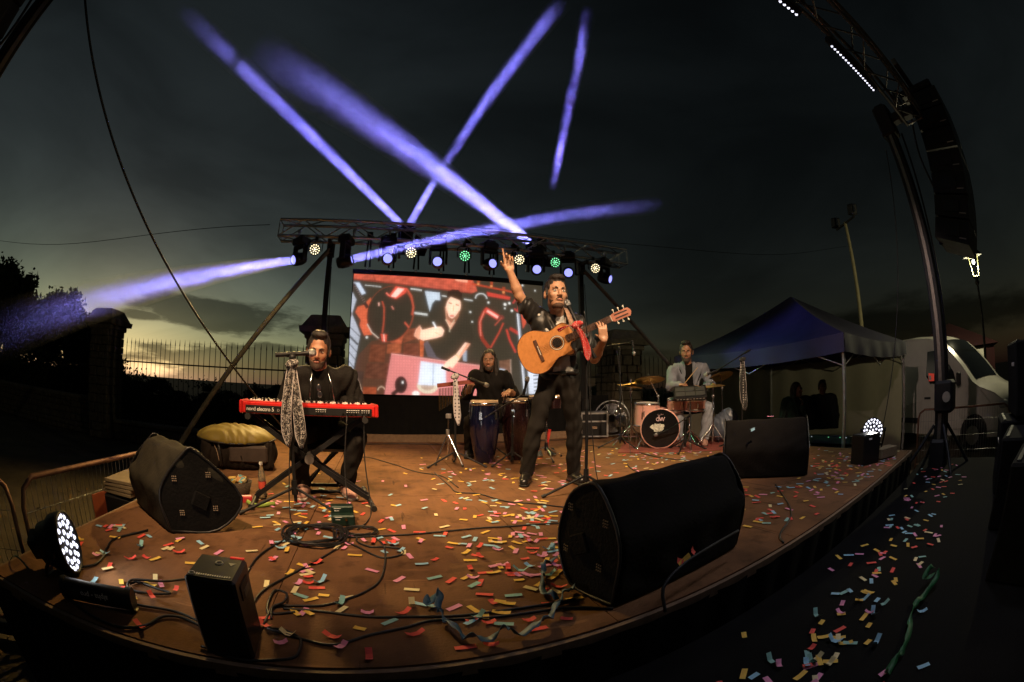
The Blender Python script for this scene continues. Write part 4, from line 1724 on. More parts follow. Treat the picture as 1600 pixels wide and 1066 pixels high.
def add_hand(f, W, D, N, side, curl, thumb=(.35, .3), spread=.0, sc=1.):
    """palm, four jointed fingers and a thumb; side = +1 when the thumb lies towards N x D"""
    D, N = unit(D), np.array(N, float)
    N = unit(N - D * (N @ D))
    T = np.cross(N, D) * side
    Rm = np.stack([T, N, D], 1)
    W = np.array(W, float)
    f.boxf(W + D * .052 * sc, A(.040, .0135, .050) * sc, Rm, .012, .012)
    L = ((.042, .026, .021), (.046, .030, .022), (.043, .028, .021), (.034, .021, .018))
    for i in range(4):
        b = W + D * (.094 - .006 * (i == 3)) * sc + T * (.029 - .0195 * i) * sc
        a = 0.
        dirT = T * (spread * (1.5 - i))
        for j in range(3):
            a += curl[i][j]
            d = unit(D * cos(a) + N * sin(a) + dirT)
            e = b + d * L[i][j] * sc
            f.cone(b, e, (.0096 - .0009 * j) * sc, (.0090 - .0009 * j) * sc, .004)
            b = e
    b = W + D * .028 * sc + T * .030 * sc
    d1 = unit(D * .65 + T * .75 + N * thumb[0])
    e = b + d1 * .045 * sc
    f.cone(b, e, .014 * sc, .0105 * sc, .008)
    d2 = unit(D * .95 + T * .25 + N * (thumb[0] + thumb[1]))
    f.cone(e, e + d2 * .032 * sc, .0105 * sc, .009 * sc, .004)


def folds(amp, fr=38.):
    def fn(x, y, z):
        return amp * (np.sin(fr * z + 9 * np.sin(11 * x + 4 * y)) * np.cos(17 * x - 9 * z) + .6 * np.sin(21 * x + 15 * y + 12 * z))
    return fn


def add_torso(f, J, g=0., w=1., low=True):
    """trunk between the shoulder, chest, belly and pelvis points, g thicker"""
    yaw = J.get('yaw', 0)
    R = euler_np(yaw)
    ch, be, pe = J['chest'], J['belly'], J['pelvis']
    lean = unit(np.array(J['neck']) - np.array(pe))
    Rt = R.copy()
    Rt[:, 2] = lean
    Rt[:, 0] = unit(np.cross(Rt[:, 1], lean))
    Rt[:, 1] = np.cross(lean, Rt[:, 0])
    f.ell(ch, A(.165 * w + g, .112 * w + g, .165 + g), Rt, .05)
    f.ell(be, A(.148 * w + g, .112 * w + g, .150 + g), Rt, .06)
    if low:
        f.ell(pe, A(.165 * w + g, .120 * w + g, .115 + g), Rt, .05)
    nk = np.array(J['neck'])
    for s_ in ('R', 'L'):
        sh = np.array(J['sh' + s_])
        f.cone(nk - lean * .02, sh, .058 + g, .062 * w + g, .04)
        f.cone(ch, sh, .09 + g, .062 * w + g, .05)


def person(label, loc, rz, J, o):
    s = o.get('head', 1.1)
    w = o.get('w', 1.)
    R = euler_np(*J['face'])
    C = np.array(J['head'], float)
    allp = np.array([J[k] for k in J if k not in ('face', 'yaw', 'handR', 'handL')], float)
    lo, hi = allp.min(0) - .24, allp.max(0) + .24
    lo[2] = max(lo[2], -.02)
    vox = o.get('vox', .008)
    f = Field(lo, hi, vox)
    add_torso(f, J, -.012, w)
    f.cone(J['neck'], C + R @ A(0, .02, -.06) * s, .060 * w, .055 * s, .03)
    aw = o.get('arm', 1.)
    for q in ('R', 'L'):
        f.cone(J['sh' + q], J['el' + q], .052 * aw, .043 * aw, .03)
        m = np.array(J['el' + q]) * .7 + np.array(J['wr' + q]) * .3
        f.cone(J['el' + q], m, .042 * aw, .043 * aw, .02)
        f.cone(m, J['wr' + q], .043 * aw, .029 * aw, .02)
        f.cone(J['hip' + q], J['kn' + q], .080 * w, .052 * w, .04)
        f.cone(J['kn' + q], J['an' + q], .052 * w, .036 * w, .03)
        h = J.get('hand' + q)
        if h:
            add_hand(f, J['wr' + q], *h)
    add_head(f, C, R, s)
    skin = o.get('skin', M_skin1)
    body = f.build("person", skin, None, 1)
    body.location = loc
    body.rotation_euler = (0, 0, rad(rz))
    tag(body, label, "person")
    face_parts(body, C, R, s, squint=o.get('squint', 1.))
    if o.get('hair'):
        hair(body, C, R, s, o['hair'])
    if o.get('beard') is not None:
        beard(body, C, R, s, *o['beard'])
    # trousers
    f = Field(lo, np.array([hi[0], hi[1], J['pelvis'][2] + .26]), .0085)
    pe = np.array(J['pelvis'])
    f.ell(pe, A(.177 * w, .132 * w, .125), euler_np(J.get('yaw', 0)), .05)
    tg = o.get('trouser', .018)
    for q in ('R', 'L'):
        f.cone(J['hip' + q], J['kn' + q], .084 * w + tg, .056 * w + tg, .035)
        m = np.array(J['kn' + q]) * .6 + np.array(J['an' + q]) * .4
        f.cone(J['kn' + q], m, .056 * w + tg, .055 * w + tg, .02)
        f.cone(m, np.array(J['an' + q]) + A(0, 0, .0), .055 * w + tg, .040 * w + tg * 1.3, .02)
    f.cut((0, 0, pe[2] + o.get('waist', .105)), (0, 0, 1))
    f.warp(folds(.0065))
    f.build("trousers", o['m_trousers'], body, 1)
    # shoes
    for q in ('R', 'L'):
        an, toe = np.array(J['an' + q], float), np.array(J['toe' + q], float)
        gz = o.get('floor', 0.)
        d = unit(toe - an * A(1, 1, 0) - A(0, 0, toe[2]))
        f = Field(an - .3, an + .3, .007)
        f.cone(an + A(0, 0, o.get('boot', .05)), A(an[0], an[1], gz + .05), .052, .050, .02)
        f.cone(A(an[0], an[1], gz + .045) - d * .045, A(an[0], an[1], gz + .045) + d * .07, .043, .048, .03)
        f.cone(A(an[0], an[1], gz + .045) + d * .07, A(toe[0], toe[1], gz + .038), .048, .040, .03)
        f.cut((0, 0, gz + .018), (0, 0, -1))
        sh = f.build("shoe", o['m_shoe'], body, 1)
        f = Field(an - .3, an + .3, .007)
        f.cone(A(an[0], an[1], gz + .02) - d * .045, A(toe[0], toe[1], gz + .02), .050, .045, .0)
        f.cut((0, 0, gz + .003), (0, 0, -1))
        f.cut((0, 0, gz + .024), (0, 0, 1))
        f.build("sole", o.get('m_sole', M_rubber), sh, 0)
    return body, (lo, hi, R, C, s)


def shirt(body, J, name, m, g, w, lo, hi, sleeve, hem, openw=None, arm=1., fold=.004, collar=True, vneck=None, R=None):
    """a garment over the trunk; sleeve = share of the arm covered (1 = elbow, 2 = wrist)"""
    f = Field(lo, hi, .0085)
    add_torso(f, J, g, w)
    for q in ('R', 'L'):
        sh, el, wr = (np.array(J[k + q], float) for k in ('sh', 'el', 'wr'))
        e = sh + (el - sh) * min(1, sleeve)
        f.cone(sh, e, .060 * arm + g, (.060 if sleeve < 1 else .050) * arm + g, .03)
        if sleeve > 1:
            e2 = el + (wr - el) * (sleeve - 1)
            f.cone(el, e2, .050 * arm + g, .040 * arm + g, .02)
    nk = np.array(J['neck'], float)
    if collar:
        f.cone(nk - A(0, 0, .01), nk + A(0, .012, .035), .072 + g * .5, .068, .02)
    f.warp(folds(fold, 30))
    fwd = euler_np(J.get('yaw', 0)) @ A(0, -1, 0)
    if hem is not None:
        f.cut((0, 0, hem), (0, 0, -1))
    if openw:
        be = np.array(J['belly'], float)
        side = np.cross(fwd, A(0, 0, 1))
        for zz, ww in openw:
            pass
        z0, z1 = openw[0][0], openw[-1][0]
        for i in range(len(openw) - 1):
            (za, wa), (zb, wb) = openw[i], openw[i + 1]
            for k in range(4):
                z = za + (zb - za) * (k + .5) / 4
                ww = wa + (wb - wa) * (k + .5) / 4
                c = be + fwd * .16
                f.boxf((c[0], c[1], z), (ww, .12, abs(zb - za) / 8 + .004), euler_np(J.get('yaw', 0)), .004, 0, 'sub')
    if vneck:
        f.cone(nk + fwd * .10 + A(0, 0, .05), nk + fwd * .15 - A(0, 0, vneck), .05, .012, .01, 'sub')
    f.ell(nk + A(0, 0, .085), (.063, .063, .06), None, .0, 'sub')
    return f.build(name, m, body, 1)


ST = (0., 0., 0.)
# ---- singer
M_blackshirt = mat("black_shirt_satin", (.010, .0095, .009), .42, spec=.35, var=.25, vscale=9, bump=.12, bscale=40, sheen=.1)
M_tee = mat("pale_tee", (.52, .50, .46), .85, var=.1, vscale=10, bump=.1, bscale=50)
M_jeans = mat("black_jeans", (.015, .0135, .012), .9, spec=.12, var=.35, vscale=7, bump=.25, bscale=120)
M_boot = mat("black_leather", (.012, .011, .010), .32, var=.3, vscale=18, bump=.12, bscale=60)
SING = dict(head=(.035, -.14, 1.665), face=(16, -3, 2), yaw=14, neck=(.055, -.03, 1.475), chest=(.045, -.005, 1.30), belly=(.05, .0, 1.10), pelvis=(.055, .015, .95),
            shR=(-.125, .005, 1.455), shL=(.205, .03, 1.42), elR=(-.285, -.14, 1.655), wrR=(-.362, -.22, 1.865), elL=(.365, -.055, 1.11), wrL=(.418, -.322, 1.240),
            hipR=(-.035, .01, .93), hipL=(.145, .02, .93), knR=(-.150, -.045, .52), knL=(.185, .0, .52), anR=(-.235, .01, .10), anL=(.190, .05, .10), toeR=(-.245, -.15, .03), toeL=(.255, -.10, .03),
            handR=((-.12, -.1, 1.), (.15, -1, -.1), 1, ((.0, .08, .05), (.75, .9, .6), (1.15, 1.2, .8), (1.2, 1.25, .8)), (.9, .6), .03, 1.10),
            handL=((-.10, -.16, 1.), (-.15, 1, .1), -1, ((.35, .75, .7), (.35, .75, .7), (.4, .8, .7), (.5, .8, .7)), (2.2, .8), .12, .98))
singer, (lo, hi, R_, C_, s_) = person("singer in open black shirt with raised arm, playing an acoustic guitar at centre stage", (1.5, 3.45, 0), -23.5, SING,
                                      dict(head=1.22, vox=.0065, hair='short', beard=(.0005, -.044, mat("short_beard", (.085, .045, .028), .75, var=.5, vscale=120, bump=.4, bscale=300)), m_trousers=M_jeans, m_shoe=M_boot, boot=.10, waist=.05, trouser=.016, arm=1.02, w=.98))
shirt(singer, SING, "tee_shirt", M_tee, .012, .98, lo, hi, .25, .975, None, 1., .003, False, .10)
shirt(singer, SING, "open_shirt", M_blackshirt, .020, .98, lo, hi, .62, .93, [(.86, .085), (1.15, .07), (1.30, .03), (1.44, .045), (1.56, .06)], 1.05, .010, True)
P_ = head_frame(C_, R_, s_)
part(singer, "belt", M_boot, "tube", [(.055 + .168 * cos(a), .015 + .128 * sin(a), .985) for a in np.linspace(0, 2 * pi, 24, endpoint=False)], .016, 6, True)
part(singer, "belt_buckle", M_chrome, "box", (.085, -.118, .985), (.05, .012, .035))

# ---- keyboard player
M_jacket = mat("black_bomber", (.008, .0072, .0065), .8, spec=.15, var=.3, vscale=8, bump=.3, bscale=70)
M_tee2 = mat("black_tee", (.007, .0065, .006), .9, spec=.1, bump=.1)
M_sneak = mat("pink_sneaker", (.42, .24, .19), .7, var=.3, vscale=20)
KEYP = dict(head=(.0, -.06, 1.105), face=(-6, 10, 4), yaw=0, neck=(.015, .0, .955), chest=(.02, .05, .80), belly=(.025, .09, .64), pelvis=(.03, .13, .51),
            shR=(-.185, .02, .905), shL=(.225, .02, .91), elR=(-.285, -.02, .69), wrR=(-.235, -.10, .72), elL=(.315, .02, .70), wrL=(.225, -.11, .72),
            hipR=(-.07, .10, .485), hipL=(.13, .10, .485), knR=(-.155, -.24, .47), knL=(.295, -.20, .47), anR=(-.135, -.06, .10), anL=(.215, -.05, .10), toeR=(-.15, -.22, .03), toeL=(.24, -.20, .03),
            handR=((.1, -.9, -.25), (.1, -.1, -1), -1, ((.3, .5, .3),) * 4, (.1, .2), .12, 1.05), handL=((-.15, -.9, -.2), (0, -.1, -1), 1, ((.3, .5, .3),) * 4, (.1, .2), .12, 1.05))
keyp, (lo, hi, R_, C_, s_) = person("bearded keyboard player in a black jacket seated behind the red keyboard", (-.48, 3.3, 0), 8.3, KEYP,
                                    dict(head=1.12, w=1.0, skin=M_skin2, hair='short', beard=(.005, -.040), squint=.5, m_trousers=M_jeans, m_shoe=M_sneak, m_sole=mat("sole_cream", (.5, .46, .4), .8), boot=.02, trouser=.014))
shirt(keyp, KEYP, "tee_shirt", M_tee2, .006, 1.0, lo, hi, .3, .50, None, 1., .003, False, None)
shirt(keyp, KEYP, "bomber_jacket", M_jacket, .016, 1.02, lo, hi, 1.9, .47, [(.42, .10), (.75, .075), (.90, .055), (1.05, .05)], 1.08, .010, True)
for k, x in ((-1, -.07), (1, .10)):
    part(keyp, "zip", M_chrome, "tube", spline([(x * .7 + .005, -.075, .95), (x + .012, -.118, .84), (x * 1.15 + .02, -.105, .68)]), .0035, 5)
part(keyp, "watch", M_chrome, "tube", [(.225 + .036 * cos(a), -.10 + .01 * sin(a), .722 + .034 * sin(a)) for a in np.linspace(0, 2 * pi, 14, endpoint=False)], .009, 6, True)
sg = MB()
for dx, dz in ((-.022, .03), (.022, -.02)):
    sg.ball((dx * .2 + .012, -.122, .80 + dz), (.021, .005, .026), 10)
sg.tube([(.012, -.118, .86), (.014, -.125, .80), (.02, -.118, .76)], .003, 5)
sg.build("sunglasses", mat("dark_lens", (.02, .02, .025), .08, spec=.9), keyp)

# ---- conga player
M_shirt3 = mat("black_work_shirt", (.008, .007, .0065), .85, spec=.12, var=.3, vscale=9, bump=.2, bscale=60)
CONG = dict(head=(-.02, .07, 1.205), face=(-4, 4, 0), yaw=0, neck=(-.01, .12, 1.05), chest=(-.01, .15, .90), belly=(-.01, .19, .74), pelvis=(-.01, .22, .60),
            shR=(-.20, .14, 1.00), shL=(.18, .14, 1.00), elR=(-.29, .06, .78), wrR=(-.225, -.17, .905), elL=(.28, .05, .79), wrL=(.22, -.16, .83),
            hipR=(-.10, .18, .57), hipL=(.09, .18, .57), knR=(-.24, -.12, .46), knL=(.26, -.08, .46), anR=(-.26, .10, .10), anL=(.28, .12, .10), toeR=(-.28, -.06, .03), toeL=(.30, -.04, .03),
            handR=((-.1, -.9, .1), (.5, -.1, -.6), -1, ((.4, .6, .4),) * 4, (.3, .3), .03, 1.), handL=((-.3, -.9, -.25), (0, -.2, -1), 1, ((.1, .2, .1),) * 4, (.1, .2), .08, 1.))
congp, (lo, hi, R_, C_, s_) = person("long-haired bearded percussionist in black behind the blue congas", (1.35, 5.0, 0), -15.1, CONG,
                                     dict(head=1.08, skin=M_skin2, hair='long', beard=(.006, -.042), squint=.45, m_trousers=M_jeans, m_shoe=M_boot, trouser=.02))
shirt(congp, CONG, "work_shirt", M_shirt3, .014, 1.0, lo, hi, 1.25, .58, None, 1.05, .009, True, .07)

# ---- drummer
M_denim = mat("pale_denim_shirt", (.17, .185, .225), .85, var=.22, vscale=9, bump=.3, bscale=90)
M_paleblue = mat("faded_jeans", (.25, .28, .33), .85, var=.3, vscale=8, bump=.3, bscale=90)
DRUM = dict(head=(.50, .42, 1.355), face=(-6, 6, 0), yaw=0, neck=(.51, .47, 1.165), chest=(.52, .50, .99), belly=(.53, .53, .80), pelvis=(.54, .55, .63),
            shR=(.30, .48, 1.095), shL=(.755, .48, 1.09), elR=(.24, .36, .85), wrR=(.385, .17, .87), elL=(.86, .40, .85), wrL=(.76, .17, .835),
            hipR=(.43, .52, .59), hipL=(.65, .52, .59), knR=(.34, .12, .55), knL=(.80, .16, .53), anR=(.36, .20, .10), anL=(.74, .18, .10), toeR=(.34, .05, .03), toeL=(.73, .0, .03),
            handR=((.55, -.75, .05), (.3, -.1, -1), -1, ((.9, 1.0, .7),) * 4, (.5, .5), .0, 1.), handL=((-.25, -.9, -.1), (-.3, -.1, -1), 1, ((.9, 1.0, .7),) * 4, (.5, .5), .0, 1.))
drumm, (lo, hi, R_, C_, s_) = person("bearded drummer in a pale denim shirt seated at the pink drum kit", (3.6, 4.75, 0), -37.2, DRUM,
                                     dict(head=1.24, w=1.14, arm=1.1, skin=M_skin2, hair='short', beard=(.005, -.040), squint=.5, m_trousers=M_paleblue, m_shoe=M_sneak, trouser=.02))
shirt(drumm, DRUM, "tee_shirt", M_tee2, .006, 1.14, lo, hi, .3, .62, None, 1., .003, False, .10)
shirt(drumm, DRUM, "denim_shirt", M_denim, .016, 1.12, lo, hi, 1.85, .56, [(.5, .09), (.85, .07), (1.02, .05), (1.12, .055), (1.25, .06)], 1.12, .011, True)

# ---- two people in the tent
M_darkcoat = mat("dark_coat", (.012, .012, .013), .9, var=.3, vscale=8)
M_coat2 = mat("dark_green_coat", (.016, .020, .018), .9, var=.3, vscale=8)


def stander(label, loc, rz, coat, face, hairst, hand=False):
    g = GZ
    J = dict(head=(0, -.02, g + 1.60), face=face, yaw=face[0] * .6, neck=(0, .02, g + 1.44), chest=(0, .03, g + 1.26), belly=(0, .03, g + 1.06), pelvis=(0, .03, g + .92),
             shR=(-.19, .03, g + 1.38), shL=(.19, .03, g + 1.38), elR=(-.26, .02, g + 1.10), wrR=(-.23, -.10, g + .88), elL=(.25, -.05, g + 1.10), wrL=(.12, -.22, g + 1.32) if hand else (.24, -.06, g + .86),
             hipR=(-.09, .03, g + .9), hipL=(.09, .03, g + .9), knR=(-.1, .02, g + .5), knL=(.1, .02, g + .5), anR=(-.1, .05, g + .1), anL=(.1, .05, g + .1), toeR=(-.12, -.12, g + .03), toeL=(.12, -.12, g + .03),
             handR=((0, -.4, -1), (1, 0, 0), 1, ((.3, .4, .3),) * 4, (.2, .2), .03, 1.), handL=((-.2, -.3, 1) if hand else (0, -.3, -1), (-1, 0, 0), -1, ((.3, .4, .3),) * 4, (.2, .2), .03, 1.))
    b, (lo, hi, R, C, s) = person(label, loc, rz, J, dict(head=1.05, vox=.011, skin=M_skin2, hair=hairst, m_trousers=M_jeans, m_shoe=M_boot, floor=g, trouser=.02))
    shirt(b, J, "coat", coat, .03, 1.05, lo, hi, 1.9, g + .72, None, 1.25, .006, True)
    return b


stander("person in a dark coat inside the tent, hand raised to the face", (6.42, 4.18, 0), -58, M_darkcoat, (60, 0, 0), 'long', True)
stander("person in a dark jacket inside the tent, facing the stage", (6.95, 3.92, 0), -58, M_coat2, (5, 0, 0), 'short')

# ------------------------------------------------------------------ microphones and stands
M_mesh = mat("mic_grille", (.35, .35, .36), .4, .9, bump=.6, bscale=600)
M_red = mat("red_bandana", (.60, .05, .045), .85, var=.35, vscale=55)
M_skinwood = None


def print_mat(name, base, ink, scale, lo=.42, hi=.50, kind='VORONOI'):
    """cloth printed with a spotted pattern"""
    m = bpy.data.materials.new(name)
    m.use_nodes = True
    nt = m.node_tree
    b = nt.nodes["Principled BSDF"]
    b.inputs["Roughness"].default_value = .85
    tc = nt.nodes.new("ShaderNodeTexCoord")
    if kind == 'VORONOI':
        n = nt.nodes.new("ShaderNodeTexVoronoi")
        n.inputs["Scale"].default_value = scale
        n.inputs["Randomness"].default_value = .25
        out = n.outputs["Distance"]
    else:
        n = nt.nodes.new("ShaderNodeTexNoise")
        n.inputs["Scale"].default_value = scale
        n.inputs["Detail"].default_value = 3
        n.inputs["Distortion"].default_value = 1.5
        out = n.outputs[0]
    nt.links.new(tc.outputs["Object"], n.inputs["Vector"])
    r = nt.nodes.new("ShaderNodeValToRGB")
    r.color_ramp.elements[0].position = lo
    r.color_ramp.elements[0].color = (*ink, 1)
    r.color_ramp.elements[1].position = hi
    r.color_ramp.elements[1].color = (*base, 1)
    nt.links.new(out, r.inputs[0])
    nt.links.new(r.outputs[0], b.inputs["Base Color"])
    MATS[name] = m
    return m


M_paisley = print_mat("paisley_print", (.40, .37, .35), (.016, .014, .014), 70, .52, .56, 'NOISE')
M_dots = print_mat("dotted_print", (.50, .48, .50), (.02, .02, .03), 26, .22, .27)
M_dots2 = print_mat("dotted_print_dark", (.02, .02, .02), (.5, .48, .46), 30, .24, .29)
M_redprint = print_mat("red_print", (.42, .028, .028), (.55, .34, .30), 75, .26, .34)
M_hem = mat("pale_hem", (.5, .46, .46), .9)


def mic(parent, M, wire=True):
    """hand microphone along +z of M, grille at the far end"""
    b = MB(M)
    b.lathe([(.008, 0), (.0115, .01), (.013, .06), (.017, .125), (.023, .14)], 14, cap0=True)
    o = b.build("mic_handle", M_black, parent)
    b = MB(M)
    b.lathe([(.022, .14), (.0265, .15), (.027, .162)], 14)
    b.lathe([(.0265, .162), (.0255, .18), (.018, .196), (.001, .201)], 14)
    b.build("mic_grille", M_mesh, parent)
    return o


def tripod(parent, c, h, r, r1=.010, ang0=20., lift=.16, m=None):
    """folding three-leg base with a hub on a pole"""
    m = m or M_black
    for k in range(3):
        a = rad(ang0 + 120 * k)
        e = (c[0] + r * cos(a), c[1] + r * sin(a), c[2] + .012)
        o = part(parent, "leg", m, "cyl", (c[0], c[1], c[2] + lift), e, r1)
        part(o, "rubber_foot", M_rubber, "cyl", (c[0] + r * .93 * cos(a), c[1] + r * .93 * sin(a), c[2] + .012 + .07 * lift), (c[0] + r * 1.02 * cos(a), c[1] + r * 1.02 * sin(a), c[2] + .010), .014)
    part(parent, "hub", M_black, "cyl", (c[0], c[1], c[2] + lift - .05), (c[0], c[1], c[2] + lift + .05), .024, .02, 12)
    part(parent, "pole", m, "cyl", (c[0], c[1], c[2] + .06), (c[0], c[1], c[2] + h * .58), .0125)
    part(parent, "inner_pole", m, "cyl", (c[0], c[1], c[2] + h * .56), (c[0], c[1], c[2] + h), .009)
    part(parent, "clutch", M_black, "cyl", (c[0], c[1], c[2] + h * .55), (c[0], c[1], c[2] + h * .61), .02, .017, 10)


def mic_stand(label, loc, rz, base, h, b0, b1, ang0=20., r=.3, micdir=None, with_mic=True, flat=False):
    t = thing("microphone_stand", label, "mic stand", loc, rz, "microphone stands on the stage")
    tripod(t, base, h, r, ang0=ang0)
    part(t, "boom", M_black, "cyl", b0, b1, .0085)
    part(t, "boom_joint", M_black, "ball", (base[0], base[1], base[2] + h), .026, 10)
    b0v, b1v = Vector(b0), Vector(b1)
    part(t, "counterweight", M_black, "cyl", b0v, b0v + (b1v - b0v).normalized() * .10, .015)
    if with_mic:
        d = Vector(micdir) if micdir else (b1v - b0v)
        M = look_matrix(d)
        M.translation = b1v
        part(t, "mic_clip", M_black, "cyl", b1v - d.normalized() * .02, b1v + d.normalized() * .05, .018, .017, 10)
        mic(t, M)
    return t


def bandana(name, label, parent_loc, rz, top, tails, m, width=.09, knot=True, cat="bandana", hem=False):
    """folded scarf tied round a stand: a knot and hanging tails (each a list of centre points)"""
    t = thing(name, label, cat, parent_loc, rz)
    if knot:
        f = Field(np.array(top) - .09, np.array(top) + .09, .006)
        f.ell(top, (.040, .036, .034), None, .01)
        f.ell((top[0] + .022, top[1] - .02, top[2] + .012), (.026, .022, .022), None, .01)
        f.ell((top[0] - .024, top[1] - .015, top[2] - .010), (.024, .022, .020), None, .01)
        f.build("knot", m, t, 0)
    for pts, w0, w1 in tails:
        pp = spline(pts, 8)
        n = len(pp) - 1
        b = MB()

        def fn(u, v, pp=pp, n=n, w0=w0, w1=w1):
            i = min(n, int(round(v * n)))
            p = pp[i]
            w = w0 + (w1 - w0) * min(1, v * 1.6)
            if v > .86:
                w *= 1 - .75 * (v - .86) / .14
            a = (u - .5) * w
            fold = .014 * sin(u * 9 + v * 5) * (1 - .4 * v)
            return (p.x + a, p.y + fold + .35 * abs(a) * (1 if (u > .5) else -1) * .4, p.z + .25 * abs(a) * (v > .8))
        b.grid(fn, 8, n)
        o = b.build("tail", m, t)
        so = o.modifiers.new("thickness", 'SOLIDIFY')
        so.thickness = .002
        if hem:
            for e in (0., 1.):
                MB().tube([fn(e, j / n) for j in range(n + 1)], .0035, 4).build("hem", M_hem, o)
    return t


# ------------------------------------------------------------------ singer's guitar
M_cedar = mat("cedar_top", (.46, .19, .055), .32, var=.14, vscale=9, stretch=(3, 30, 3), coat=.35)
M_rosewood = mat("rosewood", (.075, .032, .018), .4, var=.3, vscale=12, stretch=(3, 18, 18))
M_mahog = mat("mahogany_neck", (.21, .085, .045), .4, var=.15, vscale=20)
M_ivory = mat("ivory_plastic", (.62, .58, .48), .4)


def guitar():
    br, nut = Vector((-.115, -.235, 1.165)), Vector((.505, -.315, 1.425))
    xd = (nut - br).normalized()
    t = thing("acoustic_guitar", "orange cedar-topped classical guitar with cutaway, held by the singer", "guitar", (1.5, 3.45, 0), -23.5)
    # local: x to the headstock, y up across the body, z out of the top towards the viewer
    M = frame(br, xd, Vector((0, 0, 1)))
    zt = M.to_3x3() @ Vector((0, 0, 1))
    if zt.y > 0:
        raise RuntimeError("guitar faces away")
    half = [(-.175, 0), (-.172, .055), (-.150, .115), (-.105, .160), (-.045, .183), (.02, .176), (.075, .148), (.115, .124), (.150, .117), (.19, .125), (.235, .138), (.275, .134), (.305, .105), (.318, .06), (.322, .03)]
    up = spline([(x, y, 0) for x, y in half], 3)
    low = [(.322, -.03), (.318, -.038), (.285, -.040), (.262, -.058), (.262, -.09), (.275, -.118), (.262, -.134), (.235, -.138), (.19, -.125), (.150, -.117), (.115, -.124), (.075, -.148), (.02, -.176), (-.045, -.183), (-.105, -.160), (-.150, -.115), (-.172, -.055), (-.175, 0)]
    lo_ = spline([(x, y, 0) for x, y in low], 3)
    poly = [(p.x, p.y) for p in up] + [(p.x, p.y) for p in lo_[:-1]]
    poly = poly[::-1]
    b = MB(M)
    b.prism(poly, .092, TR((0, 0, -.095)), True)
    b.build("body", M_rosewood, t)
    b = MB(M)
    b.prism(poly, .004, TR((0, 0, -.0028)))
    b.build("top_plate", M_cedar, t)
    b = MB(M)
    outl = [Vector((x, y, .0005)) for x, y in poly]
    b.tube(outl, .0032, 5, True)
    b.build("binding", M_rosewood, t)
    b = MB(M)
    b.disc((.165, 0, .0018), (0, 0, 1), .043, 24)
    b.build("sound_hole", mat("hole_dark", (.006, .004, .003), 1.), t)
    b = MB(M)
    b.lathe([(.047, .0016), (.050, .0024), (.060, .0024), (.063, .0016)], 28, TR((.165, 0, 0)))
    b.build("rosette", M_rosewood, t)
    b = MB(M)
    b.lathe([(.0525, .0028), (.0575, .0028)], 28, TR((.165, 0, 0)))
    b.build("rosette_ring", M_ivory, t)
    b = MB(M)
    b.box((0, 0, .006), (.028, .19, .009))
    o = b.build("bridge", M_rosewood, t)
    b = MB(M)
    b.box((.004, 0, .0125), (.006, .08, .006))
    b.build("saddle", M_ivory, o)
    b = MB(M)
    b.prism([(.25, -.028), (.655, -.026), (.655, .026), (.25, .028)], .006, TR((0, 0, .0035)))
    fb = b.build("fretboard", M_rosewood, t)
    for k in range(1, 19):
        xx = .655 - .655 * (1 - 2 ** (-k / 12))
        b = MB(M)
        b.box((xx, 0, .0105), (.002, .051, .0022), b=.0003)
        b.build("fret", M_chrome, fb)
    b = MB(M)
    b.box((.657, 0, .0085), (.005, .052, .010))
    b.build("nut", M_ivory, t)
    b = MB(M)
    b.prism([(.31, -.024), (.66, -.0235), (.66, .0235), (.31, .024)], .020, TR((0, 0, -.0175)))
    b.lathe([(.034, 0), (.028, .06)], 8, frame((.31, 0, -.05), (0, 1, 0), (0, 0, 1)) @ TR((0, 0, 0)))
    b.build("neck", M_mahog, t)
    b = MB(M @ TR((.66, 0, .003), 0, 0, 12))
    b.prism([(0, -.026), (.02, -.034), (.165, -.037), (.178, -.020), (.186, 0), (.178, .020), (.165, .037), (.02, .034), (0, .026)], .017, TR((0, 0, -.014)))
    for yy in (-.015, .015):
        pass
    b.build("headstock", mat("headstock_red", (.26, .085, .045), .35, var=.2, vscale=20), t)
    Mh = M @ TR((.66, 0, .003), 0, 0, 12)
    for s in (-1, 1):
        b = MB(Mh)
        b.box((.09, s * .0155, .0035), (.12, .011, .003))
        b.build("slot", mat("slot_dark", (.02, .012, .01), .9), t)
        for k in range(3):
            b = MB(Mh)
            xx = .04 + .048 * k
            b.cyl((xx, s * .036, -.006), (xx, s * .052, -.006), .003, n=6)
            b.ball((xx, s * .060, -.006), (.009, .010, .006), 8)
            b.build("tuning_peg", M_ivory, t)
    for k in range(6):
        yy = -.0255 + k * .0102
        b = MB(M)
        b.cyl((.002, yy * 1.12, .0155), (.657, yy * .85, .0145), .0009, n=4, caps=False)
        b.build("string", M_chrome, t)
    # strap over the shoulder
    pts = spline([M @ Vector((.30, .05, -.10)), Vector((.16, -.175, 1.40)), Vector((.135, -.125, 1.505)), Vector((.11, -.01, 1.56)), Vector((.06, .12, 1.45)), Vector((-.05, .15, 1.25)), M @ Vector((-.17, .05, -.09))], 6)
    b = MB()
    n = len(pts) - 1
    vs, fs = [], []
    for i, p in enumerate(pts):
        tdir = (pts[min(i + 1, n)] - pts[max(i - 1, 0)]).normalized()
        c = (p - Vector((.05, .02, 1.25)))
        c.z *= .3
        side = tdir.cross(c).normalized() * .026
        vs += [p + side, p - side]
    for i in range(n):
        fs.append((2 * i, 2 * i + 1, 2 * i + 3, 2 * i + 2))
    b.add(vs, fs, True)
    o = b.build("strap", mat("tan_strap", (.30, .18, .12), .8, var=.4, vscale=40), t)
    o.modifiers.new("thickness", 'SOLIDIFY').thickness = .004
    return t


guitar()

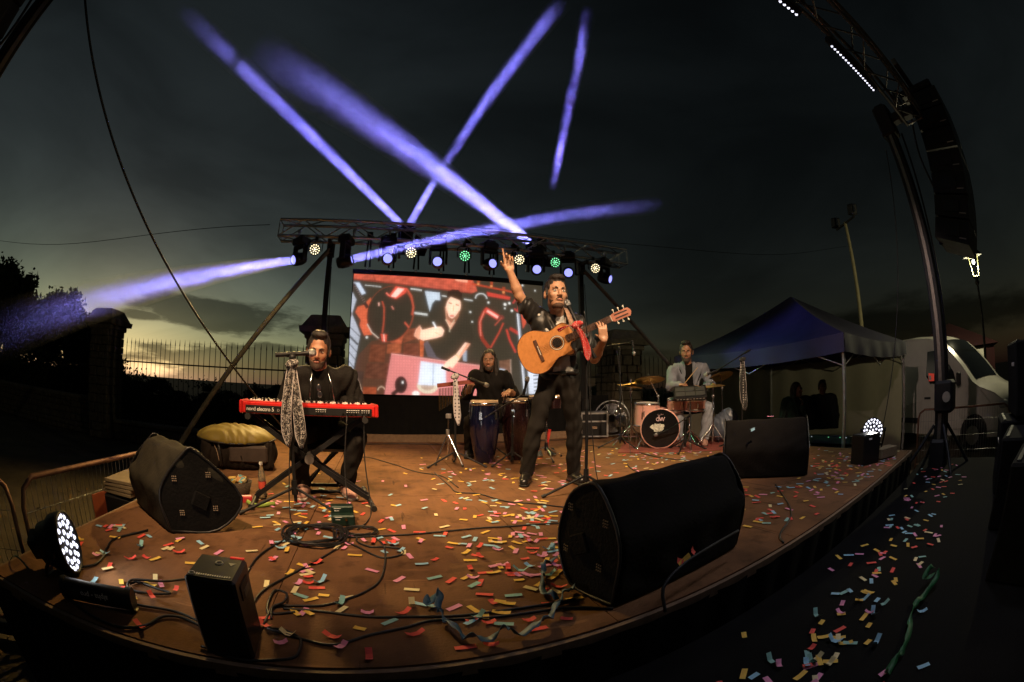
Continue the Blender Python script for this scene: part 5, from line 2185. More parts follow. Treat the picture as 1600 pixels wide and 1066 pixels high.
mic_stand("black microphone stand in front of the singer", (1.5, 3.45, 0), -23.5, (.265, -.42, 0), 1.25, (.335, -.42, 1.085), (.188, -.415, 1.385), 200, .36, (-.33, .17, .75))
bandana("red_scarf", "red patterned scarf tied round the singer's microphone stand", (1.5, 3.45, 0), -23.5, (.195, -.445, 1.345),
        [([(.19, -.46, 1.34), (.235, -.475, 1.25), (.265, -.475, 1.15), (.275, -.47, 1.06)], .035, .06), ([(.18, -.46, 1.345), (.13, -.48, 1.335), (.07, -.485, 1.315), (.05, -.48, 1.29)], .03, .045)], M_redprint)

# ------------------------------------------------------------------ keyboard rig
KX = (-.48, 3.3, 0)
M_nord = mat("stage_red_lacquer", (.52, .020, .018), .3, var=.08, vscale=12, coat=.3)
M_white = mat("white_plastic", (.72, .71, .69), .4)
M_print = mat("white_print", (.75, .74, .72), .6)


def keyboard():
    t = thing("stage_keyboard", "long red stage keyboard with its rear panel facing the audience", "keyboard", KX, 8.3)
    x0, x1, y0, y1, z0, z1 = -.55, .41, -.37, -.075, .635, .715
    cx, w = (x0 + x1) / 2, x1 - x0
    part(t, "case", M_nord, "box", (cx, (y0 + y1) / 2, (z0 + z1) / 2), (w, y1 - y0, z1 - z0), b=.008)
    part(t, "rear_panel", M_black, "box", (cx, y0 - .003, .668), (w - .05, .008, .052), b=.002)
    part(t, "control_panel", M_nord, "box", (cx, -.27, z1 + .003), (w - .03, .17, .006), b=.002)
    for s in (x0 - .011, x1 + .011):
        part(t, "end_cheek", M_nord, "box", (s, (y0 + y1) / 2, (z0 + z1) / 2 + .004), (.024, y1 - y0 + .01, z1 - z0 + .012), b=.008)
    wk = MB().box((0, 0, 0), (.0215, .14, .018), b=.002).mesh("white_key", M_white)
    n = int((w - .06) / .0235)
    for i in range(n):
        o = link("white_key", wk, t)
        o.location = (x0 + .04 + i * .0235, -.13, z1 + .004)
    bk = MB().box((0, 0, 0), (.012, .09, .014), b=.002).mesh("black_key", M_blacksat)
    for i in range(n - 1):
        if i % 7 in (0, 1, 3, 4, 5):
            o = link("black_key", bk, t)
            o.location = (x0 + .04 + (i + .5) * .0235, -.155, z1 + .016)
    kn = MB().cyl((0, 0, 0), (0, 0, .018), .009, .0075, 10).mesh("knob", M_blacksat)
    kw = MB().box((0, 0, .008), (.012, .014, .016)).mesh("drawbar", M_white)
    for i in range(26):
        o = link("knob" if i % 3 else "drawbar", kn if i % 3 else kw, t)
        o.location = (x0 + .12 + i * .030, -.27 + .035 * ((i * 7) % 3 - 1), z1 + .006)
    F = Matrix.Rotation(rad(90), 4, 'X')
    text_mesh("lettering", "nord electro 5", .0375, M_print, t, Matrix.Translation((x0 + .135, y0 - .0085, .668)) @ F, spacing=.93)
    text_mesh("lettering", "D", .026, mat("grey_print", (.35, .34, .33), .6), t, Matrix.Translation((x0 + .268, y0 - .0085, .665)) @ F)
    for x, nlet in ((-.12, 3), (.02, 5), (.24, 6), (.345, 4)):
        b = MB()
        for k in range(nlet):
            b.box((x - .03 + k * .016, y0 - .0085, .682), (.011, .002, .005), b=.0004)
            b.box((x - .03 + k * .016, y0 - .0085, .668), (.007, .002, .003), b=.0003)
        tag(b.build("socket_legend", M_print, t), kind="stuff")
    for x in (.0, .03, .18, .21, .24, .27, .32, .36):
        part(t, "socket", M_chrome, "cyl", (x, y0 - .004, .658), (x, y0 - .012, .658), .0065, n=8)
    return t


keyboard()


def x_stand():
    t = thing("keyboard_stand", "black X-shaped keyboard stand", "keyboard stand", KX, 8.3)
    for a, b, y in (((-.50, .62), (.36, .03), -.30), ((.33, .62), (-.50, .03), -.26), ((-.50, .62), (.36, .03), -.16), ((.33, .62), (-.50, .03), -.20)):
        part(t, "leg", M_black, "box", ((a[0] + b[0]) / 2, y, (a[1] + b[1]) / 2), (math.hypot(b[0] - a[0], b[1] - a[1]), .018, .034), Matrix.Rotation(-math.atan2(b[1] - a[1], b[0] - a[0]), 3, 'Y'))
    part(t, "pivot", M_steel, "cyl", (-.07, -.35, .33), (-.07, -.12, .33), .034, n=16)
    for x, y, z in ((-.50, -.22, .62), (.33, -.22, .62)):
        part(t, "support_arm", M_black, "cyl", (x, y - .2, z), (x, y + .16, z), .016)
        part(t, "end_cap", M_rubber, "cyl", (x, y - .215, z), (x, y - .19, z), .022)
    for x in (-.50, .36):
        part(t, "foot_bar", M_black, "cyl", (x, -.50, .02), (x, .06, .02), .018)
        for y in (-.51, .07):
            part(t, "end_cap", M_rubber, "cyl", (x, y - .02, .021), (x, y + .02, .021), .021)


x_stand()

t = thing("stool", "low black stool under the keyboard player", "stool", (KX[0], KX[1], 0), 8.3)
part(t, "seat", M_blackcloth, "box", (.03, .15, .39), (.42, .30, .07), b=.025)
part(t, "seat_pan", M_steel, "box", (.03, .13, .345), (.36, .26, .02))
for sx in (-1, 1):
    part(t, "leg", M_black, "cyl", (.03 + sx * .17, .02, .02), (.03 - sx * .13, .26, .34), .012)
    part(t, "leg", M_black, "cyl", (.03 + sx * .17, .26, .02), (.03 - sx * .13, .04, .34), .012)
for y in (.02, .26):
    part(t, "foot_bar", M_black, "cyl", (-.2, y, .015), (.26, y, .015), .013)

mic_stand("microphone stand in front of the keyboard player", KX, 8.3, (-.18, -.47, 0), 1.02, (-.30, -.48, 1.03), (-.205, -.455, 1.04), 205, .42, (.9, .30, .12))
bandana("paisley_scarf", "black and white paisley scarf hanging from the keyboard player's microphone stand", KX, 8.3, (-.18, -.49, .975),
        [([(-.185, -.50, .97), (-.20, -.51, .82), (-.215, -.515, .62), (-.205, -.51, .44)], .05, .066), ([(-.175, -.495, .97), (-.15, -.50, .80), (-.125, -.505, .60), (-.115, -.50, .43)], .04, .072)], M_paisley, hem=True)

# ------------------------------------------------------------------ congas and hand percussion
CX = (1.35, 5.0, 0)
M_blueconga = mat("blue_lacquer", (.004, .005, .022), .2, var=.25, vscale=7, stretch=(6, 6, 1), coat=.6)
M_darkconga = mat("dark_plum_lacquer", (.014, .005, .006), .25, var=.25, vscale=7, stretch=(6, 6, 1), coat=.5)
M_hide = mat("drum_hide", (.55, .40, .26), .6, var=.2, vscale=9)


def conga(label, x, y, r, h, m):
    t = thing("conga_drum", label, "conga", CX, -15.1, "congas at centre stage")
    M = Matrix.Translation((x, y, 0))
    MB(M).lathe([(r * .62, .0), (r * .70, .03), (r * .86, h * .22), (r * 1.07, h * .52), (r * 1.12, h * .68), (r * 1.04, h * .86), (r * .96, h * .97)], 32, cap0=True).build("shell", m, t)
    MB(M).lathe([(r * .62, .0), (r * .645, .03), (r * .63, .032)], 32).build("foot_ring", M_rubber, t)
    MB(M).lathe([(r * 1.0, h * .93), (r * 1.0, h), (r * .97, h + .006), (.001, h + .007)], 32).build("head", M_hide, t)
    MB(M).lathe([(r * 1.02, h * .925), (r * 1.06, h * .93), (r * 1.06, h * .965), (r * 1.02, h * .97)], 32).build("crown_hoop", M_chrome, t)
    for k in range(6):
        a = 2 * pi * k / 6 + .3
        c, s = cos(a), sin(a)
        part(t, "tuning_lug", M_chrome, "cyl", (x + c * r * 1.10, y + s * r * 1.10, h * .80), (x + c * r * 1.075, y + s * r * 1.075, h * .955), .006, n=6)
        part(t, "side_plate", M_chrome, "box", (x + c * r * 1.115, y + s * r * 1.115, h * .77), (.014, .035, .085), Matrix.Rotation(a, 3, 'Z'))
    return t


conga("tall glossy blue conga drum directly in front of the percussionist", -.07, -.30, .158, .72, M_blueconga)
conga("dark plum conga drum half hidden behind the singer's leg", .30, -.08, .15, .74, M_darkconga)
t = thing("bongo_drums", "pair of small bongo drums on a stand beside the congas", "bongos", CX, -15.1)
for x, r in ((.56, .10), (.77, .085)):
    M = Matrix.Translation((x, -.12, .62))
    MB(M).lathe([(r * .82, 0), (r, .15)], 22, cap0=True).build("shell", M_darkconga, t)
    MB(M).lathe([(r * 1.02, .13), (r * 1.05, .155), (r * .99, .158), (.001, .159)], 22).build("head", M_hide, t)
    MB(M).lathe([(r * 1.03, .118), (r * 1.08, .12), (r * 1.08, .14), (r * 1.03, .142)], 22).build("hoop", M_chrome, t)
tripod(t, (.665, -.12, 0), .66, .28, ang0=40, m=M_chrome)

t = thing("bar_chimes", "bar chimes with a dark red wooden beam left of the blue conga", "chimes", CX, -15.1)
part(t, "beam", mat("red_wood", (.22, .045, .03), .5, var=.2, vscale=14), "box", (-.385, -.45, .91), (.42, .03, .045), Matrix.Rotation(rad(-7), 3, 'Y'))
for k in range(22):
    x = -.57 + k * .0172
    z = .875 + (k - 11) * .0021
    part(t, "chime", M_chrome if k % 2 else mat("brass", (.55, .36, .12), .25, 1.), "cyl", (x, -.45, z), (x + .002, -.45, z - .25 + k * .008), .0042, n=6)

t = mic_stand("microphone stand draped with a dotted tie, left of the congas", CX, -15.1, (-.385, -.52, 0), 1.0, (-.54, -.53, 1.085), (-.20, -.48, .955), 100, .36)
bandana("dotted_tie", "white tie with dark dots hanging from the stand left of the congas", CX, -15.1, (-.385, -.55, .985),
        [([(-.385, -.56, .99), (-.375, -.565, .86), (-.365, -.565, .66), (-.345, -.56, .45)], .04, .075)], M_dots, knot=True, cat="tie")
t = thing("cymbal_stand", "folded chrome hi-hat stand at the left of the congas", "stand", CX, -15.1)
part(t, "tube", M_chrome, "cyl", (-.47, -.50, .06), (-.46, -.50, .56), .012)
part(t, "clamp", M_steel, "box", (-.46, -.50, .55), (.06, .05, .05))
for x, y in ((-.60, -.56), (-.30, -.62), (-.42, -.32)):
    o = part(t, "leg", M_chrome, "cyl", (-.47, -.50, .36), (x, y, .015), .009)
    part(o, "rubber_foot", M_rubber, "cyl", (x, y, .03), (x, y, .0), .014)
part(t, "collar", M_steel, "cyl", (-.47, -.50, .33), (-.47, -.50, .40), .02)
mic_stand("microphone stand leaning over the dark conga beside the singer", CX, -15.1, (.24, -.50, 0), .58, (-.12, -.46, .50), (.37, -.44, .80), 330, .26, (.25, .05, 1.))
t = thing("percussion_stool", "stool under the percussionist", "stool", CX, -15.1)
part(t, "seat", M_blackcloth, "cyl", (-.01, .24, .43), (-.01, .24, .49), .17, .16, 20)
tripod(t, (-.01, .24, 0), .43, .26, ang0=90)
t = thing("floor_pedals", "cluster of chrome pedals and clamps on the floor behind the singer's legs", "pedal", CX, -15.1)
for x, y in ((.60, .12), (.78, .22)):
    part(t, "pedal_plate", M_chrome, "box", (x, y, .045), (.09, .24, .012), Matrix.Rotation(rad(14), 3, 'X'))
    part(t, "frame_bar", M_steel, "cyl", (x - .06, y + .1, .02), (x + .06, y + .1, .02), .01)
part(t, "beater", mat("red_felt", (.5, .03, .02), .9), "cyl", (.71, .22, .1), (.76, .27, .33), .022)

# ------------------------------------------------------------------ drum kit
DX, DRZ = (3.6, 4.75, 0), -37.2
M_pink = mat("pink_shell", (.72, .38, .32), .3, var=.08, vscale=9, coat=.4)
M_headblk = mat("black_drumhead", (.008, .008, .009), .18)
M_headwht = mat("coated_head", (.62, .60, .56), .6)
M_cymbal = mat("bronze_cymbal", (.70, .46, .20), .48, 1., var=.15, vscale=14)
kit = thing("drum_kit", "pink drum kit with black bass drum head on the red rug", "drum kit", DX, DRZ)


def drum(name, c, r, h, axis, top=True, m=M_pink, lugs=8, headm=None):
    x, y, z = basis(axis)
    M = Matrix((x, y, z)).transposed().to_4x4()
    M.translation = Vector(c)
    o = MB(M).lathe([(r, -h / 2), (r, h / 2)], 32).build(name, m, kit)
    MB(M).lathe([(r * 1.02, h / 2 - .02), (r * 1.045, h / 2 - .015), (r * 1.045, h / 2 + .012), (r * .99, h / 2 + .012)], 32).build("hoop", m if r > .25 else M_chrome, o)
    MB(M).lathe([(r * 1.02, -h / 2 + .02), (r * 1.045, -h / 2 + .015), (r * 1.045, -h / 2 - .012), (r * .99, -h / 2 - .012)][::-1], 32).build("hoop", m if r > .25 else M_chrome, o)
    MB(M).lathe([(r * .995, h / 2 + .004), (.001, h / 2 + .004)], 32).build("drumhead", headm or M_headwht, o)
    MB(M).lathe([(.001, -h / 2 - .004), (r * .995, -h / 2 - .004)], 32).build("drumhead", M_headwht, o)
    for k in range(lugs):
        a = 2 * pi * k / lugs + .2
        b = MB(M)
        b.cyl((r * 1.03 * cos(a), r * 1.03 * sin(a), -h / 2), (r * 1.03 * cos(a), r * 1.03 * sin(a), h / 2), .0035, n=5)
        b.box((r * 1.02 * cos(a), r * 1.02 * sin(a), 0), (.02, .02, min(.1, h * .4)), Matrix.Rotation(a, 3, 'Z'))
        b.build("lug", M_chrome, o)
    return o, M


bd, Mb = drum("bass_drum", (.095, .14, .282), .268, .40, (-.05, -1, 0), headm=M_headblk, lugs=8)
for s in (-1, 1):
    part(kit, "spur", M_chrome, "cyl", (.095 + s * .24, .0, .22), (.095 + s * .33, -.14, .01), .008)
Fr = Matrix((Vector((1, -.05, 0)).normalized(), Vector((0, 0, 1)), Vector((-.05, -1, 0)).normalized())).transposed().to_4x4()
Fr.translation = Vector((.085, -.068, .42))
text_mesh("logo", "dw", .115, mat("logo_pink", (.72, .52, .55), .5), bd, Fr, spacing=.82)
Fr2 = Fr.copy()
Fr2.translation = Vector((.085, -.068, .478))
text_mesh("logo_line", "drums", .026, MATS["logo_pink"], bd, Fr2, spacing=1.4)
b = MB()
rs = random.Random(5)
ring = [(-.03 + .105 * cos(a) * rs.uniform(.65, 1.1), .062 * sin(a) * rs.uniform(.6, 1.15)) for a in np.linspace(0, 2 * pi, 22, endpoint=False)]
b.add([(.085 + x - .01, -.0665, .305 + y) for x, y in ring], [tuple(range(22))])
b.build("head_print", mat("print_cream", (.55, .56, .48), .6, var=.5, vscale=40), bd)
part(bd, "air_port", M_rubber, "disc", (.05, -.0675, .21), (-.05, -1, 0), .028, 16)
drum("floor_tom", (-.11, .30, .46), .185, .33, (.05, -.06, 1), lugs=6)
drum("snare_drum", (.58, .14, .60), .172, .15, (.0, -.12, 1), lugs=8)
drum("rack_tom", (.31, .10, .60), .12, .16, (.0, -.18, 1), lugs=6)
for a in (20, 140, 260):
    part(kit, "floor_tom_leg", M_chrome, "cyl", (-.11 + .195 * cos(rad(a)), .30 + .195 * sin(rad(a)), .01), (-.11 + .195 * cos(rad(a)), .30 + .195 * sin(rad(a)), .52), .008)


def cymbal(c, r, tilt, top=.03, nm="cymbal"):
    M = Matrix.Translation(c) @ Euler((rad(tilt[0]), rad(tilt[1]), 0)).to_matrix().to_4x4()
    o = MB(M).lathe([(r, -.012), (r * .6, .004), (r * .22, .010), (r * .17, .026), (r * .06, .034), (.004, .034)], 36).build(nm, M_cymbal, kit)
    MB(M).cyl((0, 0, -.03), (0, 0, .07), .006, n=6).build("wing_nut", M_chrome, o)
    return o


def boom_stand(base, h, top, r=.27, ang=30.):
    o = part(kit, "cymbal_stand", M_chrome, "cyl", (base[0], base[1], .05), (base[0], base[1], h), .0125)
    for k in range(3):
        a = rad(ang + 120 * k)
        q = MB().cyl((base[0], base[1], .30), (base[0] + r * cos(a), base[1] + r * sin(a), .012), .0095)
        q.cyl((base[0], base[1], .12), (base[0] + r * .55 * cos(a), base[1] + r * .55 * sin(a), .142), .006)
        q.build("stand_leg", M_chrome, o)
    MB().cyl((base[0], base[1], h), top, .009).build("boom_arm", M_chrome, o)
    MB().ball((base[0], base[1], h), .024, 10).build("stand_joint", M_steel, o)
    return o


cymbal((-.07, .30, .965), .225, (-14, -4))
boom_stand((.06, .36, 0), .72, (-.06, .31, .95))
cymbal((-.35, .40, .885), .195, (4, 8))
cymbal((-.35, .40, .905), .195, (184, -8), nm="hat_cymbal")
boom_stand((-.35, .40, 0), .80, (-.35, .40, .98), ang=80)
cymbal((.86, .10, .845), .18, (3, -3))
boom_stand((.86, .10, 0), .70, (.86, .10, .90), ang=200)
cymbal((1.02, .42, .98), .20, (-20, -12))
boom_stand((1.06, .5, 0), .80, (1.02, .42, .96), ang=10)
t = thing("drum_pad", "black electronic sample pad mounted in front of the drummer", "drum pad", DX, DRZ)
Rp = Matrix.Rotation(rad(38), 3, 'X') @ Matrix.Rotation(rad(-2), 3, 'Y')
part(t, "case", M_blacksat, "box", (.50, -.12, .755), (.46, .26, .055), Rp)
for i in range(3):
    for j in range(2):
        part(t, "pad", mat("pad_rubber", (.03, .03, .032), .7), "box", Vector((.50, -.12, .755)) + Rp @ Vector((-.14 + i * .14, -.05 + j * .1, .03)), (.13, .085, .012), Rp)
b = MB()
for k in range(9):
    b.box(Vector((.50, -.12, .755)) + Rp @ Vector((-.18 + k * .045, -.1305, .004)), (.028, .003, .014), Rp, b=.0008)
tag(b.build("front_legend", mat("grey_print", (.35, .34, .33), .6), t), kind="stuff")
part(t, "post", M_chrome, "cyl", (.50, -.12, .02), (.50, -.10, .73), .012)
for a in (30, 150, 270):
    part(t, "leg", M_chrome, "cyl", (.50, -.12, .26), (.50 + .28 * cos(rad(a)), -.12 + .28 * sin(rad(a)), .012), .009)
for lab, a, b_ in (("wooden drumstick in the drummer's raised right fist", (.42, .10, .87), (.62, -.02, 1.10)), ("wooden drumstick in the drummer's lower left fist", (.72, .06, .82), (.56, -.22, .86))):
    tag(MB(TR(DX, DRZ)).cyl(a, b_, .0075, .005, 8).build("drumstick", mat("hickory", (.45, .28, .14), .5)), lab, "drumstick", "drumsticks")
t = thing("drum_throne", "round black drum throne under the drummer", "stool", DX, DRZ)
part(t, "seat", M_blackcloth, "cyl", (.54, .57, .44), (.54, .57, .52), .19, .18, 20)
tripod(t, (.54, .57, 0), .46, .28, ang0=50, m=M_chrome)
mic_stand("tall microphone stand with a raised boom left of the drum kit", DX, DRZ, (-.49, .12, 0), 1.42, (-.86, .14, 1.44), (-.30, .10, 1.50), 200, .32, (.1, -.05, -1.))
mic_stand("short microphone stand aimed at the bass drum", DX, DRZ, (.42, -.34, 0), .42, (.48, -.34, .47), (.18, -.17, .26), 250, .30, (-.8, .25, -.3))
mic_stand("microphone stand with a dotted scarf right of the drummer", DX, DRZ, (1.23, -.22, 0), 1.17, (1.36, -.26, 1.30), (.90, .0, 1.05), 160, .32, (-.6, .2, -.2))
bandana("dotted_scarf", "black scarf with white dots hanging right of the drummer", DX, DRZ, (1.235, -.25, 1.17),
        [([(1.235, -.26, 1.16), (1.23, -.265, .98), (1.235, -.265, .74), (1.26, -.26, .50)], .05, .10)], M_dots2, hem=True)
rug = MB(TR(DX, DRZ)).box((.40, .32, .006), (1.75, 1.45, .012), b=.004)
tag(rug.build("drum_rug", mat("red_rug", (.20, .045, .035), .95, var=.4, vscale=14, bump=.5, bscale=120)), "red rug spread under the drum kit", "rug")
bag = Field((.75, .1, 0), (1.45, .7, .6), .012)
bag.ell((1.08, .40, .22), (.24, .18, .22), None, .04).ell((1.14, .42, .38), (.14, .12, .12), None, .06)
bag.warp(folds(.012, 22)).cut((0, 0, .006), (0, 0, -1))
o = bag.build("plastic_bag", mat("blue_grey_plastic", (.09, .11, .15), .35, var=.3, vscale=12))
o.location, o.rotation_euler = DX, (0, 0, rad(DRZ))
tag(o, "crumpled blue-grey bag on the floor right of the drummer", "bag")

# ------------------------------------------------------------------ flight case and fan behind the singer
t = thing("flight_case", "black flight case with silver edges behind the singer", "flight case", (3.58, 6.45, 0), -27)
part(t, "box_panel", M_blacksat, "box", (0, 0, .24), (.44, .36, .40), b=.006)
for sx in (-1, 1):
    for sy in (-1, 1):
        part(t, "edge_rail", M_alu, "box", (sx * .22, sy * .18, .24), (.03, .03, .42), b=.004)
for z in (.045, .30, .435):
    for sy in (-1, 1):
        part(t, "edge_rail", M_alu, "box", (0, sy * .18, z), (.44, .028, .026), b=.004)
part(t, "case_lid", M_alu, "box", (0, 0, .455), (.45, .37, .012), b=.004)
part(t, "handle", M_chrome, "box", (0, -.20, .2), (.1, .02, .05), b=.005)
t = thing("electric_fan", "round chrome floor fan beside the flight case", "fan", (3.92, 6.42, .33), -35)
Mf = Matrix.Rotation(rad(90), 4, 'X')
for z in (-.06, .06):
    for r in (.08, .16, .24, .30):
        part(t, "guard_ring", M_chrome, "tube", [(r * cos(a), z * (1 - .5 * r / .3), r * sin(a)) for a in np.linspace(0, 2 * pi, 28, endpoint=False)], .003, 4, True)
part(t, "rim", M_alu, "tube", [(.31 * cos(a), 0, .31 * sin(a)) for a in np.linspace(0, 2 * pi, 32, endpoint=False)], .012, 6, True)
for k in range(18):
    a = 2 * pi * k / 18
    part(t, "guard_spoke", M_chrome, "cyl", (.05 * cos(a), -.06, .05 * sin(a)), (.30 * cos(a), -.03, .30 * sin(a)), .0025, n=4)
part(t, "motor", M_black, "cyl", (0, -.06, 0), (0, .12, 0), .07, n=16)
for k in range(4):
    a = 2 * pi * k / 4
    b = MB()
    b.grid(lambda u, v, a=a: ((.06 + .2 * u) * cos(a + (v - .5) * .9), (v - .5) * .05, (.06 + .2 * u) * sin(a + (v - .5) * .9)), 4, 4)
    b.build("blade", mat("fan_blade", (.4, .4, .42), .4, .7), t)
for s in (-1, 1):
    part(t, "leg", M_steel, "tube", [(s * .31, 0, 0), (s * .33, 0, -.2), (s * .25, -.12, -.315), (s * .25, .14, -.315)], .01, 6)

# ------------------------------------------------------------------ wedge monitors, boxes and lamps on the stage
M_cover = mat("padded_cover", (.030, .026, .018), .85, spec=.15, var=.35, vscale=5, bump=.35, bscale=45)
M_cover_b = mat("padded_cover_black", (.008, .0072, .0066), .92, spec=.1, var=.35, vscale=6, bump=.4, bscale=60)
M_piping = mat("cover_piping", (.010, .009, .009), .45)
M_stitch = mat("stitch_tan", (.30, .22, .15), .7)


def wedge(label, o, udir, adir, prof, length, m_side, m_end, fold=.006, group="covered stage monitors"):
    """soft covered wedge: convex profile (u, z) pushed along adir"""
    u, a = Vector((*udir, 0)).normalized(), Vector((*adir, 0)).normalized()
    M = Matrix((u, a, Vector((0, 0, 1)))).transposed().to_4x4()
    M.translation = Vector((*o, 0))
    t = thing("stage_monitor", label, "monitor speaker", (0, 0, 0), 0, group)
    us = [p[0] for p in prof]
    zs = [p[1] for p in prof]
    f = Field((min(us) - .04, -.04, -.02), (max(us) + .04, length + .04, max(zs) + .04), .011)
    ax = [f.lo[i] + f.vox * np.arange(f.n[i]) for i in range(3)]
    X, Y, Z = np.meshgrid(*ax, indexing='ij', sparse=True)
    d = np.maximum(-Y, Y - length)
    n = len(prof)
    rr = .020
    q = np.zeros(f.d.shape)
    for i in range(n):
        (x0, z0), (x1, z1) = prof[i], prof[(i + 1) % n]
        ex, ez = x1 - x0, z1 - z0
        L = math.hypot(ex, ez)
        nx, nz = ez / L, -ex / L
        q = q + np.maximum(0, (X - x0) * nx + (Z - z0) * nz + rr) ** 2
    q = q + np.maximum(0, d + rr) ** 2
    f.d = (np.sqrt(q) - rr).astype(np.float32)
    f.warp(lambda x, y, z: fold * (np.sin(24 * y + 6 * np.sin(9 * z + 3 * x)) * np.cos(8 * z - 3 * y) + .5 * np.sin(31 * x + 17 * z)) * np.clip(z * 8, 0, 1))
    f.cut((0, 0, .006), (0, 0, -1))
    body = f.build("cover", m_side, t, 1)
    body.data.transform(M)
    if M.determinant() < 0:
        body.data.flip_normals()
    # darker padded end panels
    for yy in (-.004, length + .004):
        pr = prof if yy > 0 else prof[::-1]
        cx, cz = sum(us) / n, sum(zs) / n
        pts = spline([(cx + (x - cx) * .93, yy, max(.012, cz + (z - cz) * .93)) for x, z in prof + prof[:1]], 4)[:-1]
        b = MB(M)
        vs = [(cx, yy + (.010 if yy > 0 else -.010), cz)] + pts
        k = len(pts)
        b.add(vs, [((0, 1 + (i + 1) % k, 1 + i) if yy < 0 else (0, 1 + i, 1 + (i + 1) % k)) for i in range(k)], True)
        e = b.build("end_panel", m_end, t)
        b = MB(M)
        b.tube([(x, yy + (.002 if yy > 0 else -.002), z) for x, _, z in pts], .007, 6, True)
        b.build("piping", M_piping, e)
        if yy < 0:
            for s in (.62,):
                for k2 in range(4):
                    aa = k2 * pi / 2 + .9
                    px, pz = cx + .15 * cos(aa), max(.07, cz + .15 * sin(aa) * .9)
                    b = MB(M)
                    for i in range(3):
                        for j in range(3):
                            b.box((px + (i - 1) * .011, yy - .011, pz + (j - 1) * .012), (.005, .006, .006), b=.001)
                    tag(b.build("stitched_patch", M_stitch, e), kind="stuff")
            b = MB(M)
            b.box((cx + .03, yy - .012, cz - .04), (.10, .014, .09), Matrix.Rotation(rad(25), 3, 'Y'), b=.006)
            b.build("flap", m_end, e)
    return t


wedge("covered wedge monitor standing at the left front, end panel towards the camera", (-1.27, 2.03), (.865, .50), (-.79, .61),
      [(.04, 0), (.36, 0), (.545, .20), (.27, .475), (.17, .455), (0, .24)], .58, M_cover, M_cover_b)
wedge("big black covered monitor at the front edge of the stage", (.80, 1.20), (-.19, .98), (.98, .19),
      [(.02, 0), (.30, 0), (.40, .20), (.34, .40), (.24, .485), (.13, .49), (.0, .28)], .86, M_cover_b, M_cover_b, .005)
wedge("second black covered monitor, right of the big one near the drums", (2.80, 2.62), (.75, .66), (.66, -.75),
      [(.02, 0), (.34, 0), (.42, .24), (.28, .51), (.16, .52), (.0, .26)], .80, M_cover_b, M_cover_b, .004)
tag(MB().tube(spline([(.93, 1.08, .01), (.95, 1.13, .10), (1.08, 1.165, .155), (1.30, 1.22, .165), (1.50, 1.27, .16)], 6), .007, 6).build("monitor_cable", M_rubber), "cable looping across the front of the big monitor", "cable")

# small powered box at the front left
t = thing("small_speaker", "small black speaker box with a red light strip at the front left edge", "speaker", (-.535, 1.145, 0), 4)
part(t, "cabinet", M_blacksat, "box", (0, 0, .143), (.17, .19, .285), b=.010)
part(t, "side_grip", M_black, "box", (.0855, .0, .225), (.006, .10, .05), b=.002)
part(t, "grip_plate", mat("grip_grey", (.14, .13, .10), .6), "box", (.0885, .01, .212), (.003, .07, .025), b=.001)
part(t, "status_light", mat("red_strip", (.45, .01, .01), .4, emit=(1, .02, .02), estr=.35), "box", (.055, .085, .287), (.05, .012, .004), b=.001)
part(t, "volume_ring", M_ivory, "tube", [(.005 + .012 * cos(a), .03 + .012 * sin(a), .287) for a in np.linspace(0, 2 * pi, 16, endpoint=False)], .003, 5, True)
part(t, "warning_triangle", mat("grey_print", (.35, .34, .33), .6), "prism", [(.035, .045), (.062, .045), (.049, .022)], .0012, Matrix.Translation((0, -.005, .2855)))
b = MB()
b.tube([(-.062 + .010 * cos(a), -.068 + .009 * sin(a), .2865) for a in np.linspace(0, 2 * pi, 14, endpoint=False)], .002, 4, True)
rl = random.Random(2)
for k in range(15):
    b.box((-.045 + k * .0078, -.068, .2863), (.0055, rl.uniform(.008, .014), .0015), b=.0004)
tag(b.build("lettering", M_print, t), kind="stuff")

# low black tube lamp lying at the front left corner
t = thing("stage_blinder", "black tube lamp with upside-down lettering lying at the front left corner", "stage light", (-1.22, 1.10, 0), 20)
part(t, "tube_body", M_blacksat, "cyl", (-.06, 0, .05), (.24, 0, .045), .042, .042, 18)
part(t, "end_ring", M_black, "cyl", (.235, 0, .046), (.26, 0, .046), .046, .046, 18)
part(t, "end_ring", M_black, "cyl", (-.08, 0, .05), (-.06, 0, .05), .046, .046, 18)
Ft = Matrix.Translation((.09, -.0425, .058)) @ Matrix.Rotation(rad(84), 4, 'X') @ Matrix.Rotation(pi, 4, 'Z')
text_mesh("lettering", "alpha - pro", .030, M_print, t, Ft)


